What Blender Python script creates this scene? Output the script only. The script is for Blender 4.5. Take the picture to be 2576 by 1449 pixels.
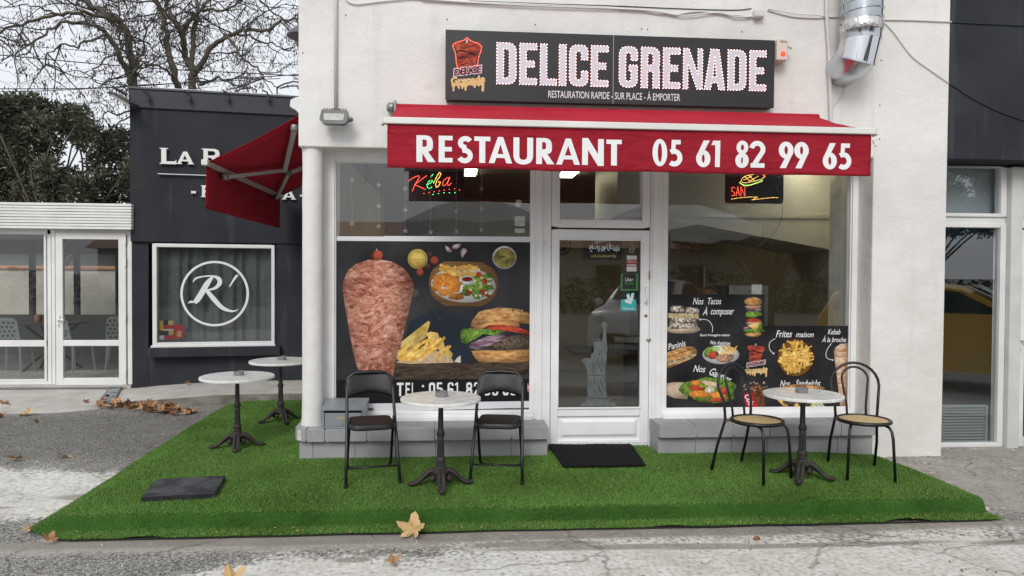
import bpy, bmesh, math, random
import numpy as np
from mathutils import Vector, Matrix, noise as mnoise
from mathutils.geometry import tessellate_polygon

for o in list(bpy.data.objects):
    bpy.data.objects.remove(o)
SC = bpy.context.scene
COL = SC.collection
rnd = random.Random(7)
R = math.radians

# ---------------------------------------------------------------- camera
FPX, CX, CY = 1805.0, 1288.0, 724.5          # focal length in pixels of a 2576 px wide view
CAM = Vector((0, -6.556, 1.66))
YAW, PITCH, ROLL = R(4.5), math.atan(34.5 / 1805), .0062
_f = Vector((math.sin(YAW) * math.cos(PITCH), math.cos(YAW) * math.cos(PITCH), -math.sin(PITCH)))
_r0 = Vector((math.cos(YAW), -math.sin(YAW), 0)); _u0 = _r0.cross(_f)
_r = _r0 * math.cos(ROLL) + _u0 * math.sin(ROLL)
_u = _u0 * math.cos(ROLL) - _r0 * math.sin(ROLL)
cd = bpy.data.cameras.new('camera'); cam = bpy.data.objects.new('camera', cd); COL.objects.link(cam)
cd.sensor_width = 36; cd.lens = 36 * FPX / 2576; cd.clip_start = .05; cd.clip_end = 2000
cam.matrix_world = Matrix(((_r.x, _u.x, -_f.x, CAM.x), (_r.y, _u.y, -_f.y, CAM.y), (_r.z, _u.z, -_f.z, CAM.z), (0, 0, 0, 1)))
SC.camera = cam

# ---------------------------------------------------------------- sky, sun, exposure
W = bpy.data.worlds.new('World'); SC.world = W; W.use_nodes = True
nt = W.node_tree; bg = nt.nodes['Background']
sky = nt.nodes.new('ShaderNodeTexSky'); sky.sky_type = 'NISHITA'; sky.sun_disc = False
SUN_EL, SUN_AZ = R(38), R(197)                # azimuth from +Y, clockwise
sky.sun_elevation = SUN_EL; sky.sun_rotation = SUN_AZ; sky.dust_density = 4; sky.air_density = 1.5
hs = nt.nodes.new('ShaderNodeHueSaturation'); hs.inputs['Saturation'].default_value = .25
nt.links.new(sky.outputs[0], hs.inputs['Color'])
mx = nt.nodes.new('ShaderNodeMix'); mx.data_type = 'RGBA'; mx.inputs[0].default_value = .8
nt.links.new(hs.outputs[0], mx.inputs[6]); mx.inputs[7].default_value = (7.9, 8.2, 8.8, 1)   # cloud cover
nt.links.new(mx.outputs[2], bg.inputs['Color']); bg.inputs['Strength'].default_value = .1
sl = bpy.data.lights.new('sun', 'SUN'); so = bpy.data.objects.new('sun', sl); COL.objects.link(so)
sl.energy = 1.25; sl.angle = R(25); sl.color = (1, .97, .93)
sd = Vector((math.sin(SUN_AZ) * math.cos(SUN_EL), math.cos(SUN_AZ) * math.cos(SUN_EL), math.sin(SUN_EL)))
so.rotation_euler = sd.to_track_quat('Z', 'Y').to_euler(); so.location = (0, 0, 30)
SC.view_settings.view_transform = 'Standard'; SC.view_settings.look = 'None'
SC.view_settings.exposure = .31; SC.view_settings.gamma = 1
SC.cycles.max_bounces = 8; SC.cycles.transparent_max_bounces = 16
SC.cycles.use_adaptive_sampling = True
SC.cycles.use_denoising = True

# ---------------------------------------------------------------- helpers: rays
def ray(px, py):
    return _f + _r * ((px - CX) / FPX) - _u * ((py - CY) / FPX)
def hy(px, py, y=0.0):
    d = ray(px, py); t = (y - CAM.y) / d.y; p = CAM + d * t; return (p.x, p.z)
def hz(px, py, z=0.0):
    d = ray(px, py); t = (z - CAM.z) / d.z; p = CAM + d * t; return (p.x, p.y)
def hp(px, py, pt, nrm):
    d = ray(px, py); n = Vector(nrm); t = (Vector(pt) - CAM).dot(n) / d.dot(n); return CAM + d * t
def zoom(ox, oy, s):
    """source-photo crop -> 2576-wide view coordinates"""
    return lambda x, y: ((ox + x / s) / 1.565217, (oy + y / s) / 1.565217)

# ---------------------------------------------------------------- helpers: materials
MATS = {}
def _bsdf(name):
    m = bpy.data.materials.new(name); m.use_nodes = True
    n = m.node_tree; return m, n, n.nodes['Principled BSDF'], n.nodes, n.links
def col(c):
    if isinstance(c, (int, float)): c = (c, c, c)
    return (c[0], c[1], c[2], 1)
def M(name, c1, c2=None, scale=5, rough=.6, metal=0, bump=0, bscale=40, detail=5, stretch=(1, 1, 1), lo=.35, hi=.65, spec=.5, dist=0, c3=None, coat=0, bdist=.01, island=0):
    if name in MATS: return MATS[name]
    m, n, b, N, L = _bsdf(name)
    b.inputs['Base Color'].default_value = col(c1); b.inputs['Roughness'].default_value = rough
    b.inputs['Metallic'].default_value = metal; b.inputs['Specular IOR Level'].default_value = spec
    b.inputs['Coat Weight'].default_value = coat
    tc = N.new('ShaderNodeTexCoord'); mp = N.new('ShaderNodeMapping'); mp.inputs['Scale'].default_value = stretch
    L.new(tc.outputs['Object'], mp.inputs[0])
    if c2 is not None:
        t = N.new('ShaderNodeTexNoise'); t.inputs['Scale'].default_value = scale; t.inputs['Detail'].default_value = detail
        t.inputs['Distortion'].default_value = dist
        L.new(mp.outputs[0], t.inputs['Vector'])
        r = N.new('ShaderNodeValToRGB'); e = r.color_ramp.elements
        e[0].position = lo; e[0].color = col(c1); e[1].position = hi; e[1].color = col(c2)
        if c3 is not None:
            x = e.new((lo + hi) / 2); x.color = col(c3)
        L.new(t.outputs[0], r.inputs[0]); out = r.outputs[0]
        if island:
            g = N.new('ShaderNodeNewGeometry'); h = N.new('ShaderNodeHueSaturation'); mr = N.new('ShaderNodeMapRange')
            mr.inputs[3].default_value = 1 - island; mr.inputs[4].default_value = 1 + island
            L.new(g.outputs['Random Per Island'], mr.inputs[0]); L.new(mr.outputs[0], h.inputs['Value']); L.new(out, h.inputs['Color']); out = h.outputs[0]
        L.new(out, b.inputs['Base Color'])
    if bump:
        t2 = N.new('ShaderNodeTexNoise'); t2.inputs['Scale'].default_value = bscale; t2.inputs['Detail'].default_value = 4
        L.new(mp.outputs[0], t2.inputs['Vector'])
        bp = N.new('ShaderNodeBump'); bp.inputs['Strength'].default_value = bump; bp.inputs['Distance'].default_value = bdist
        L.new(t2.outputs[0], bp.inputs['Height']); L.new(bp.outputs[0], b.inputs['Normal'])
    MATS[name] = m; return m
def EM(name, c, s):
    if name in MATS: return MATS[name]
    m, n, b, N, L = _bsdf(name)
    b.inputs['Base Color'].default_value = col(c); b.inputs['Emission Color'].default_value = col(c); b.inputs['Emission Strength'].default_value = s
    MATS[name] = m; return m
def GLASS(name, tint=(.9, .93, .92), ior=2.0, rough=0.0):
    if name in MATS: return MATS[name]
    m = bpy.data.materials.new(name); m.use_nodes = True; n = m.node_tree; N = n.nodes; L = n.links
    N.remove(N['Principled BSDF']); o = N['Material Output']
    tr = N.new('ShaderNodeBsdfTransparent'); tr.inputs[0].default_value = col(tint)
    gl = N.new('ShaderNodeBsdfGlossy'); gl.inputs['Roughness'].default_value = rough; gl.inputs['Color'].default_value = (.95, .97, .97, 1)
    lw = N.new('ShaderNodeLayerWeight'); lw.inputs[0].default_value = .5; f0 = ((ior - 1) / (ior + 1)) ** 2   # Schlick reflectance, the same from both sides
    pw = N.new('ShaderNodeMath'); pw.operation = 'POWER'; pw.inputs[1].default_value = 5; L.new(lw.outputs['Facing'], pw.inputs[0])
    fr = N.new('ShaderNodeMath'); fr.operation = 'MULTIPLY_ADD'; fr.inputs[1].default_value = 1 - f0; fr.inputs[2].default_value = f0; L.new(pw.outputs[0], fr.inputs[0])
    mxs = N.new('ShaderNodeMixShader'); L.new(fr.outputs[0], mxs.inputs[0]); L.new(tr.outputs[0], mxs.inputs[1]); L.new(gl.outputs[0], mxs.inputs[2])
    L.new(mxs.outputs[0], o.inputs['Surface']); MATS[name] = m; return m

# ---------------------------------------------------------------- helpers: meshes
class MB:
    def __init__(s): s.v = []; s.f = []; s.mi = []; s.m = 0
    def add(s, vs, fs):
        o = len(s.v); s.v += [tuple(p) for p in vs]
        for f in fs: s.f.append(tuple(i + o for i in f)); s.mi.append(s.m)
        return s
    def box(s, x0, x1, y0, y1, z0, z1):
        return s.add([(x0, y0, z0), (x1, y0, z0), (x1, y1, z0), (x0, y1, z0), (x0, y0, z1), (x1, y0, z1), (x1, y1, z1), (x0, y1, z1)],
                     [(0, 3, 2, 1), (4, 5, 6, 7), (0, 1, 5, 4), (1, 2, 6, 5), (2, 3, 7, 6), (3, 0, 4, 7)])
    def poly(s, loops, fn):
        """flat polygon with holes; fn maps 2D -> 3D"""
        pts = [[Vector((p[0], p[1], 0)) for p in l] for l in loops]
        tris = tessellate_polygon(pts); flat = [p for l in pts for p in l]
        return s.add([fn(p.x, p.y) for p in flat], [t for t in tris])
    def prism(s, loops, fa, fb):
        """extrude 2D loops between two mappings"""
        s.poly(loops, fa); s.poly(loops, fb)
        for l in loops:
            n = len(l); o = len(s.v)
            s.v += [tuple(fa(p[0], p[1])) for p in l] + [tuple(fb(p[0], p[1])) for p in l]
            for i in range(n):
                j = (i + 1) % n; s.f.append((o + i, o + j, o + n + j, o + n + i)); s.mi.append(s.m)
        return s
    def tube(s, path, rad, n=8, cap=True, closed=False):
        P = [Vector(p) for p in path]; k = len(P)
        rr = rad if isinstance(rad, (list, tuple)) else [rad] * k
        o = len(s.v); prev = None
        for i in range(k):
            a = P[i - 1] if (i or closed) else P[0]; b = P[(i + 1) % k] if (i < k - 1 or closed) else P[-1]
            t = (b - a)
            if t.length < 1e-9: t = Vector((0, 0, 1))
            t.normalize()
            if prev is None:
                up = Vector((0, 0, 1)) if abs(t.z) < .9 else Vector((1, 0, 0)); nx = t.cross(up).normalized()
            else:
                nx = (prev - t * prev.dot(t))
                nx = nx.normalized() if nx.length > 1e-6 else t.orthogonal().normalized()
            prev = nx; ny = t.cross(nx)
            for j in range(n):
                a_ = 2 * math.pi * j / n; s.v.append(tuple(P[i] + (nx * math.cos(a_) + ny * math.sin(a_)) * rr[i]))
        for i in range(k if closed else k - 1):
            for j in range(n):
                j2 = (j + 1) % n; i2 = (i + 1) % k
                s.f.append((o + i * n + j, o + i * n + j2, o + i2 * n + j2, o + i2 * n + j)); s.mi.append(s.m)
        if cap and not closed:
            s.f.append(tuple(o + j for j in range(n))[::-1]); s.mi.append(s.m)
            s.f.append(tuple(o + (k - 1) * n + j for j in range(n))); s.mi.append(s.m)
        return s
    def lathe(s, prof, c=(0, 0, 0), n=24, axis='z'):
        o = len(s.v); k = len(prof)
        for r_, h in prof:
            for j in range(n):
                a = 2 * math.pi * j / n
                if axis == 'z': s.v.append((c[0] + r_ * math.cos(a), c[1] + r_ * math.sin(a), c[2] + h))
                elif axis == 'y': s.v.append((c[0] + r_ * math.cos(a), c[1] + h, c[2] + r_ * math.sin(a)))
                else: s.v.append((c[0] + h, c[1] + r_ * math.cos(a), c[2] + r_ * math.sin(a)))
        for i in range(k - 1):
            for j in range(n):
                j2 = (j + 1) % n; s.f.append((o + i * n + j, o + i * n + j2, o + (i + 1) * n + j2, o + (i + 1) * n + j)); s.mi.append(s.m)
        s.f.append(tuple(o + j for j in range(n))[::-1]); s.mi.append(s.m)
        s.f.append(tuple(o + (k - 1) * n + j for j in range(n))); s.mi.append(s.m)
        return s
    def ball(s, c, r, n=8, sq=(1, 1, 1)):
        prof = [(math.sin(math.pi * i / n), -math.cos(math.pi * i / n)) for i in range(n + 1)]
        o = len(s.v)
        for rr, h in prof:
            for j in range(n):
                a = 2 * math.pi * j / n; s.v.append((c[0] + r * rr * math.cos(a) * sq[0], c[1] + r * rr * math.sin(a) * sq[1], c[2] + r * h * sq[2]))
        for i in range(n):
            for j in range(n):
                j2 = (j + 1) % n; s.f.append((o + i * n + j, o + i * n + j2, o + (i + 1) * n + j2, o + (i + 1) * n + j)); s.mi.append(s.m)
        return s
    def build(s, name, mat, parent=None, smooth=None, bevel=0, seg=2):
        me = bpy.data.meshes.new(name); me.from_pydata(s.v, [], s.f)
        ml = mat if isinstance(mat, (list, tuple)) else [mat]
        for m in ml: me.materials.append(m)
        if len(ml) > 1: me.polygons.foreach_set('material_index', s.mi)
        bm = bmesh.new(); bm.from_mesh(me)
        if bevel: bmesh.ops.remove_doubles(bm, verts=bm.verts, dist=1e-5)
        bmesh.ops.recalc_face_normals(bm, faces=bm.faces)
        if bevel:
            es = [e for e in bm.edges if len(e.link_faces) == 2 and e.calc_face_angle(0) > .6]
            try: bmesh.ops.bevel(bm, geom=es, offset=bevel, segments=seg, profile=.5, affect='EDGES', clamp_overlap=True)
            except Exception: pass
        bm.to_mesh(me); bm.free()
        if smooth is None: smooth = False
        if smooth:
            me.polygons.foreach_set('use_smooth', [True] * len(me.polygons))
            if smooth != 'all':
                me.set_sharp_from_angle(angle=R(40))
        me.update()
        return link(name, me, parent)
def link(name, me, parent=None):
    o = bpy.data.objects.new(name, me); COL.objects.link(o)
    if parent is not None:
        o.parent = parent; o.matrix_parent_inverse = world_inv(parent)
    return o
def world_inv(p):
    m = p.matrix_basis.copy()
    q = p
    while q.parent is not None:
        m = q.parent.matrix_basis @ q.matrix_parent_inverse @ m if False else m
        q = q.parent
    if p.parent is not None and p.type == 'MESH': return Matrix.Identity(4)
    return m.inverted() if not p.get('_local') else Matrix.Identity(4)
def tag(o, label=None, cat=None, group=None, kind=None):
    if label: o['label'] = label
    if cat: o['category'] = cat
    if group: o['group'] = group
    if kind: o['kind'] = kind
    return o
def thing(name, label, cat, loc=(0, 0, 0), group=None, local=False, rz=0):
    """Empty at the thing's base. local=True: parts are written in its own coordinates, else in world ones."""
    o = bpy.data.objects.new(name, None); COL.objects.link(o); o.empty_display_size = .1
    o.location = loc; o.rotation_euler = (0, 0, rz)
    o.matrix_basis = Matrix.Translation(loc) @ Matrix.Rotation(rz, 4, 'Z')
    if local: LOCALS.add(o.name)
    return tag(o, label, cat, group)
LOCALS = set()
def world_inv(p):
    if p.type == 'EMPTY': return Matrix.Identity(4) if p.name in LOCALS else p.matrix_basis.inverted()
    return Matrix.Identity(4)          # mesh parents sit at their own parent's frame
def copy_tree(o, parent=None):
    c = o.copy(); COL.objects.link(c)
    if parent is not None: c.parent = parent; c.matrix_parent_inverse = o.matrix_parent_inverse.copy()
    for ch in o.children: copy_tree(ch, c)
    return c
def place(o, loc, rz=0):
    o.location = loc; o.rotation_euler = (0, 0, rz)

# ---------------------------------------------------------------- helpers: outlines, lettering
def rp(pts, n=6):
    """polygon with rounded corners: points (x, y[, r])"""
    out = []; k = len(pts)
    for i, p in enumerate(pts):
        r_ = p[2] if len(p) > 2 else 0
        if r_ <= 0: out.append((p[0], p[1])); continue
        a = Vector(pts[i - 1][:2]) - Vector(p[:2]); b = Vector(pts[(i + 1) % k][:2]) - Vector(p[:2])
        la, lb = a.length, b.length; a.normalize(); b.normalize()
        ang = a.angle(b); d = min(r_ / math.tan(ang / 2), la * .5, lb * .5)
        s0 = Vector(p[:2]) + a * d; s1 = Vector(p[:2]) + b * d; c = Vector(p[:2])
        for j in range(n + 1):
            t = j / n; q = s0 * (1 - t) ** 2 + c * 2 * t * (1 - t) + s1 * t * t
            q2 = c + (q - c) * 1.0; out.append((q2.x, q2.y))
    return out
def rpath(pts, n=6):
    """open path with rounded corners"""
    out = [pts[0][:2]]
    for i in range(1, len(pts) - 1):
        p = pts[i]; r_ = p[2] if len(p) > 2 else 0
        if r_ <= 0: out.append(p[:2]); continue
        a = Vector(pts[i - 1][:2]) - Vector(p[:2]); b = Vector(pts[i + 1][:2]) - Vector(p[:2]); la, lb = a.length, b.length
        a.normalize(); b.normalize(); d = min(r_, la * .5, lb * .5); s0 = Vector(p[:2]) + a * d; s1 = Vector(p[:2]) + b * d; c = Vector(p[:2])
        for j in range(n + 1):
            t = j / n; q = s0 * (1 - t) ** 2 + c * 2 * t * (1 - t) + s1 * t * t; out.append((q.x, q.y))
    out.append(pts[-1][:2]); return out
def ribbon(path, w):
    """outline polygon of a stroked open path; w = width or list"""
    k = len(path); ws = w if isinstance(w, (list, tuple)) else [w] * k
    L_, R_ = [], []
    for i in range(k):
        a = Vector(path[max(i - 1, 0)]); p = Vector(path[i]); b = Vector(path[min(i + 1, k - 1)])
        d1 = (p - a); d2 = (b - p)
        if d1.length < 1e-9: d1 = d2
        if d2.length < 1e-9: d2 = d1
        d1 = d1.normalized(); d2 = d2.normalized(); n1 = Vector((-d1.y, d1.x)); n2 = Vector((-d2.y, d2.x))
        nn = (n1 + n2)
        nn = nn.normalized() if nn.length > 1e-6 else n1
        m = 1 / max(nn.dot(n1), .45); h = ws[i] / 2 * m
        L_.append(tuple(p + nn * h)); R_.append(tuple(p - nn * h))
    return L_ + R_[::-1]
def ell(cx, cy, rx, ry, n=28, rot=0):
    c, s_ = math.cos(rot), math.sin(rot); out = []
    for i in range(n):
        a = 2 * math.pi * i / n; x, y = rx * math.cos(a), ry * math.sin(a); out.append((cx + x * c - y * s_, cy + x * s_ + y * c))
    return out
def blob(cx, cy, rx, ry, seed, amp=.15, n=22, rot=0):
    q = random.Random(seed); ph = [q.uniform(0, 6.28) for _ in range(4)]; out = []
    c, s_ = math.cos(rot), math.sin(rot)
    for i in range(n):
        a = 2 * math.pi * i / n
        k = 1 + amp * (math.sin(2 * a + ph[0]) * .5 + math.sin(3 * a + ph[1]) * .5 + math.sin(5 * a + ph[2]) * .4 + math.sin(8 * a + ph[3]) * .25)
        x, y = rx * k * math.cos(a), ry * k * math.sin(a); out.append((cx + x * c - y * s_, cy + x * s_ + y * c))
    return out
def flip9(pieces, w, h): return [[[(w - x, h - y) for x, y in l] for l in p] for p in pieces]

def cond(ch, w, h, s, t=None):
    """condensed grotesque capitals and digits; list of pieces, a piece = [outer, holes...]"""
    t = t or s * .95; Rr = w * .46; r_ = max(Rr - s * .7, .004)
    if ch == 'D': return [[rp([(0, 0), (w, 0, Rr), (w, h, Rr), (0, h)]), rp([(s, t), (w - s, t, r_), (w - s, h - t, r_), (s, h - t)])]]
    if ch in 'O0': return [[rp([(0, 0, Rr), (w, 0, Rr), (w, h, Rr), (0, h, Rr)]), rp([(s, t, r_), (w - s, t, r_), (w - s, h - t, r_), (s, h - t, r_)])]]
    if ch == 'E': return [[[(0, 0), (w, 0), (w, t), (s, t), (s, h / 2 - t / 2), (w * .86, h / 2 - t / 2), (w * .86, h / 2 + t / 2), (s, h / 2 + t / 2), (s, h - t), (w, h - t), (w, h), (0, h)]]]
    if ch == 'L': return [[[(0, 0), (w, 0), (w, t), (s, t), (s, h), (0, h)]]]
    if ch == 'I': return [[[(0, 0), (w, 0), (w, h), (0, h)]]]
    if ch == 'T': return [[[(w / 2 - s / 2, 0), (w / 2 + s / 2, 0), (w / 2 + s / 2, h - t), (w, h - t), (w, h), (0, h), (0, h - t), (w / 2 - s / 2, h - t)]]]
    if ch == 'C': return [[rp([(0, 0, Rr), (w, 0, Rr), (w, .37 * h), (w - s, .37 * h), (w - s, t, r_), (s, t, r_), (s, h - t, r_), (w - s, h - t, r_), (w - s, .64 * h), (w, .64 * h), (w, h, Rr), (0, h, Rr)])]]
    if ch == 'G': return [[rp([(0, 0, Rr), (w, 0, Rr), (w, .55 * h), (.54 * w, .55 * h), (.54 * w, .55 * h - t), (w - s, .55 * h - t), (w - s, t, r_), (s, t, r_), (s, h - t, r_), (w - s, h - t, r_), (w - s, .66 * h), (w, .66 * h), (w, h, Rr), (0, h, Rr)])]]
    if ch == 'R': return [[rp([(0, 0), (s, 0), (s, .41 * h), (w - s, .41 * h, .5 * s), (w - s, 0), (w, 0), (w, .46 * h, .4 * s), (w * .88, .49 * h), (w, .53 * h, .4 * s), (w, h, Rr), (0, h)]), rp([(s, .41 * h + t), (w - s, .41 * h + t, r_), (w - s, h - t, r_), (s, h - t)])]]
    if ch == 'N': return [[[(0, 0), (s * .85, 0), (s * .85, .62 * h), (w - s, 0), (w, 0), (w, h), (w - s * .85, h), (w - s * .85, .38 * h), (s, h), (0, h)]]]
    if ch == 'A': return [[[(0, 0), (s * .95, 0), (s * 1.2, .17 * h), (w - 1.2 * s, .17 * h), (w - .95 * s, 0), (w, 0), (.7 * w, h), (.3 * w, h)], [(s * 1.38, .32 * h), (w - 1.38 * s, .32 * h), (w / 2, .84 * h)]]]
    if ch == '1': return [[[(.4 * w, 0), (.4 * w + s, 0), (.4 * w + s, h), (.4 * w + s * .25, h), (0, .88 * h), (0, .76 * h), (.4 * w, .82 * h)]]]
    a = s / 2
    if ch == '2': return [[ribbon(rpath([(a, .7 * h), (a, h - a, Rr), (w - a, h - a, Rr), (w - a, .6 * h, .1 * h), (a, .16 * h, .1 * h), (a, a)]), s)], [[(a, 0), (w, 0), (w, t), (a, t)]]]
    if ch == '5': return [[ribbon(rpath([(w - a, h - a), (a, h - a), (a, .56 * h), (w - a, .56 * h, Rr), (w - a, a, Rr), (a, a, Rr), (a, .28 * h)]), s)]]
    if ch in '69':
        p = [[rp([(0, 0, Rr), (w, 0, Rr), (w, .58 * h, Rr), (0, .58 * h, Rr)]), rp([(s, t, r_), (w - s, t, r_), (w - s, .58 * h - t, r_), (s, .58 * h - t, r_)])], [ribbon(rpath([(a, .3 * h), (a, h - a, Rr), (w - a, h - a, Rr), (w - a, .74 * h)]), s)]]
        return p if ch == '6' else flip9(p, w, h)
    if ch == '8': return [[rp([(0, 0, Rr), (w, 0, Rr), (w, .54 * h, Rr), (0, .54 * h, Rr)]), rp([(s, t, r_), (w - s, t, r_), (w - s, .54 * h - t, r_), (s, .54 * h - t, r_)])], [rp([(.04 * w, .44 * h, Rr), (.96 * w, .44 * h, Rr), (.96 * w, h, Rr), (.04 * w, h, Rr)]), rp([(s, .44 * h + t, r_), (w - s, .44 * h + t, r_), (w - s, h - t, r_), (s, h - t, r_)])]]
    return []
def arcp(cx, cy, rx, ry, a0, a1, n=18):
    return [(cx + rx * math.cos(R(a0 + (a1 - a0) * i / n)), cy + ry * math.sin(R(a0 + (a1 - a0) * i / n))) for i in range(n + 1)]
def geo(ch, w):
    """geometric bold capitals and digits, height 1, width w"""
    s = .228
    if ch == 'R': return [[rp([(0, 0), (s, 0), (s, .40), (w * .86, .40, .3), (w * .86, 1, .3), (0, 1)], 8), rp([(s, .57), (w * .86 - s, .57, .12), (w * .86 - s, .84, .12), (s, .84)])], [[(w * .24, .42), (w * .58, .42), (w, 0), (w - s * 1.25, 0)]]]
    if ch == 'E': return [[[(0, 0), (w, 0), (w, .17), (s, .17), (s, .41), (w * .95, .41), (w * .95, .58), (s, .58), (s, .83), (w, .83), (w, 1), (0, 1)]]]
    if ch == 'T': return [[[(w / 2 - s / 2, 0), (w / 2 + s / 2, 0), (w / 2 + s / 2, .83), (w, .83), (w, 1), (0, 1), (0, .83), (w / 2 - s / 2, .83)]]]
    if ch == 'A': return [[[(0, 0), (.22, 0), (.29, .2), (w - .29, .2), (w - .22, 0), (w, 0), (w / 2 + .1, 1), (w / 2 - .1, 1)], [(.335, .35), (w - .335, .35), (w / 2, .72)]]]
    if ch == 'N': return [[[(0, 0), (s, 0), (s, .58), (w - s, -.03), (w, -.03), (w, 1), (w - s, 1), (w - s, .42), (s, 1.03), (0, 1.03)]]]
    if ch == 'U': return [[rp([(0, 1), (0, -.03, w * .5), (w, -.03, w * .5), (w, 1), (w - s, 1), (w - s, .15, w * .3), (s, .15, w * .3), (s, 1)], 8)]]
    if ch == 'S':
        pth = arcp(w * .52, .745, w * .30, .165, 25, 270, 16)[:-1] + arcp(w * .48, .265, w * .34, .195, 90, -155, 16)
        return [[ribbon(pth, .19)]]
    if ch == '0': return [[ell(w / 2, .5, w / 2, .52, 32), ell(w / 2, .5, w / 2 - s * .9, .36, 32)]]
    if ch == '1': return [[[(w * .45, 0), (w, 0), (w, 1), (w * .2, 1), (0, .83), (w * .45, .83)]]]
    if ch == '5': return [[[(w * .16, .5), (w * .16 + .17, .55), (w * .16 + .19, .83), (w * .92, .83), (w * .92, 1), (w * .22, 1)]], [ribbon(arcp(w * .40, .32, w * .46, .245, 125, -130, 20), .19)]]
    if ch in '69':
        p = [[ell(w / 2, .31, w / 2, .33, 30), ell(w / 2, .31, w / 2 - s, .16, 26)], [[(w * .04, .42), (w * .5, 1.0), (w * .92, 1.0), (w * .42, .44)]]]
        return p if ch == '6' else flip9(p, w, 1)
    if ch == '8': return [[ell(w / 2, .27, w / 2, .29, 30), ell(w / 2, .27, w / 2 - s, .13, 24)], [ell(w / 2, .76, w * .44, .26, 30), ell(w / 2, .76, w * .44 - .17, .11, 24)]]
    if ch == '2': return [[ribbon(arcp(w * .47, .7, w * .40, .23, 170, -28, 16) + [(w * .3, .14)], .19)], [[(.02, 0), (w, 0), (w, .17), (.02, .17)]]]
    return []
def fit_text(s, box, y, mat, name, parent, shear=0, bold=0, rot=0, dep=0.0, w3=None):
    """lettering from the built-in font, fitted to a world rectangle box=(x0,x1,z0,z1) on the plane y"""
    cu = bpy.data.curves.new(name, 'FONT'); cu.body = s; cu.shear = shear; cu.offset = bold; cu.resolution_u = 3
    ob = bpy.data.objects.new(name, cu); COL.objects.link(ob)
    dg = bpy.context.evaluated_depsgraph_get(); dg.update()
    me = bpy.data.meshes.new_from_object(ob.evaluated_get(dg)); bpy.data.objects.remove(ob); bpy.data.curves.remove(cu)
    n = len(me.vertices); co = np.zeros(n * 3, 'f'); me.vertices.foreach_get('co', co); co = co.reshape(-1, 3)
    a, b = co.min(0), co.max(0); x0, x1, z0, z1 = box
    X = x0 + (co[:, 0] - a[0]) / max(b[0] - a[0], 1e-6) * (x1 - x0); Z = z0 + (co[:, 1] - a[1]) / max(b[1] - a[1], 1e-6) * (z1 - z0)
    if rot:
        cx, cz = (x0 + x1) / 2, (z0 + z1) / 2; c, s_ = math.cos(rot), math.sin(rot); dx, dz = X - cx, Z - cz
        X = cx + dx * c - dz * s_; Z = cz + dx * s_ + dz * c
    out = np.stack([X, np.full(n, y), Z], 1).astype('f')
    if w3 is not None: out = np.array([tuple(w3(px, py, pz)) for px, py, pz in out], 'f')
    me.vertices.foreach_set('co', out.ravel()); me.materials.clear(); me.materials.append(mat)
    me.name = name; me.update()
    return link(name, me, parent)
def dbox(x0, y0, x1, y1, y=0.0):
    """view rectangle (2576 px wide view) on the plane y -> world x0,x1,z0,z1"""
    a = hy(x0, y0, y); b = hy(x1, y1, y); return (a[0], b[0], b[1], a[1])

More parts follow.
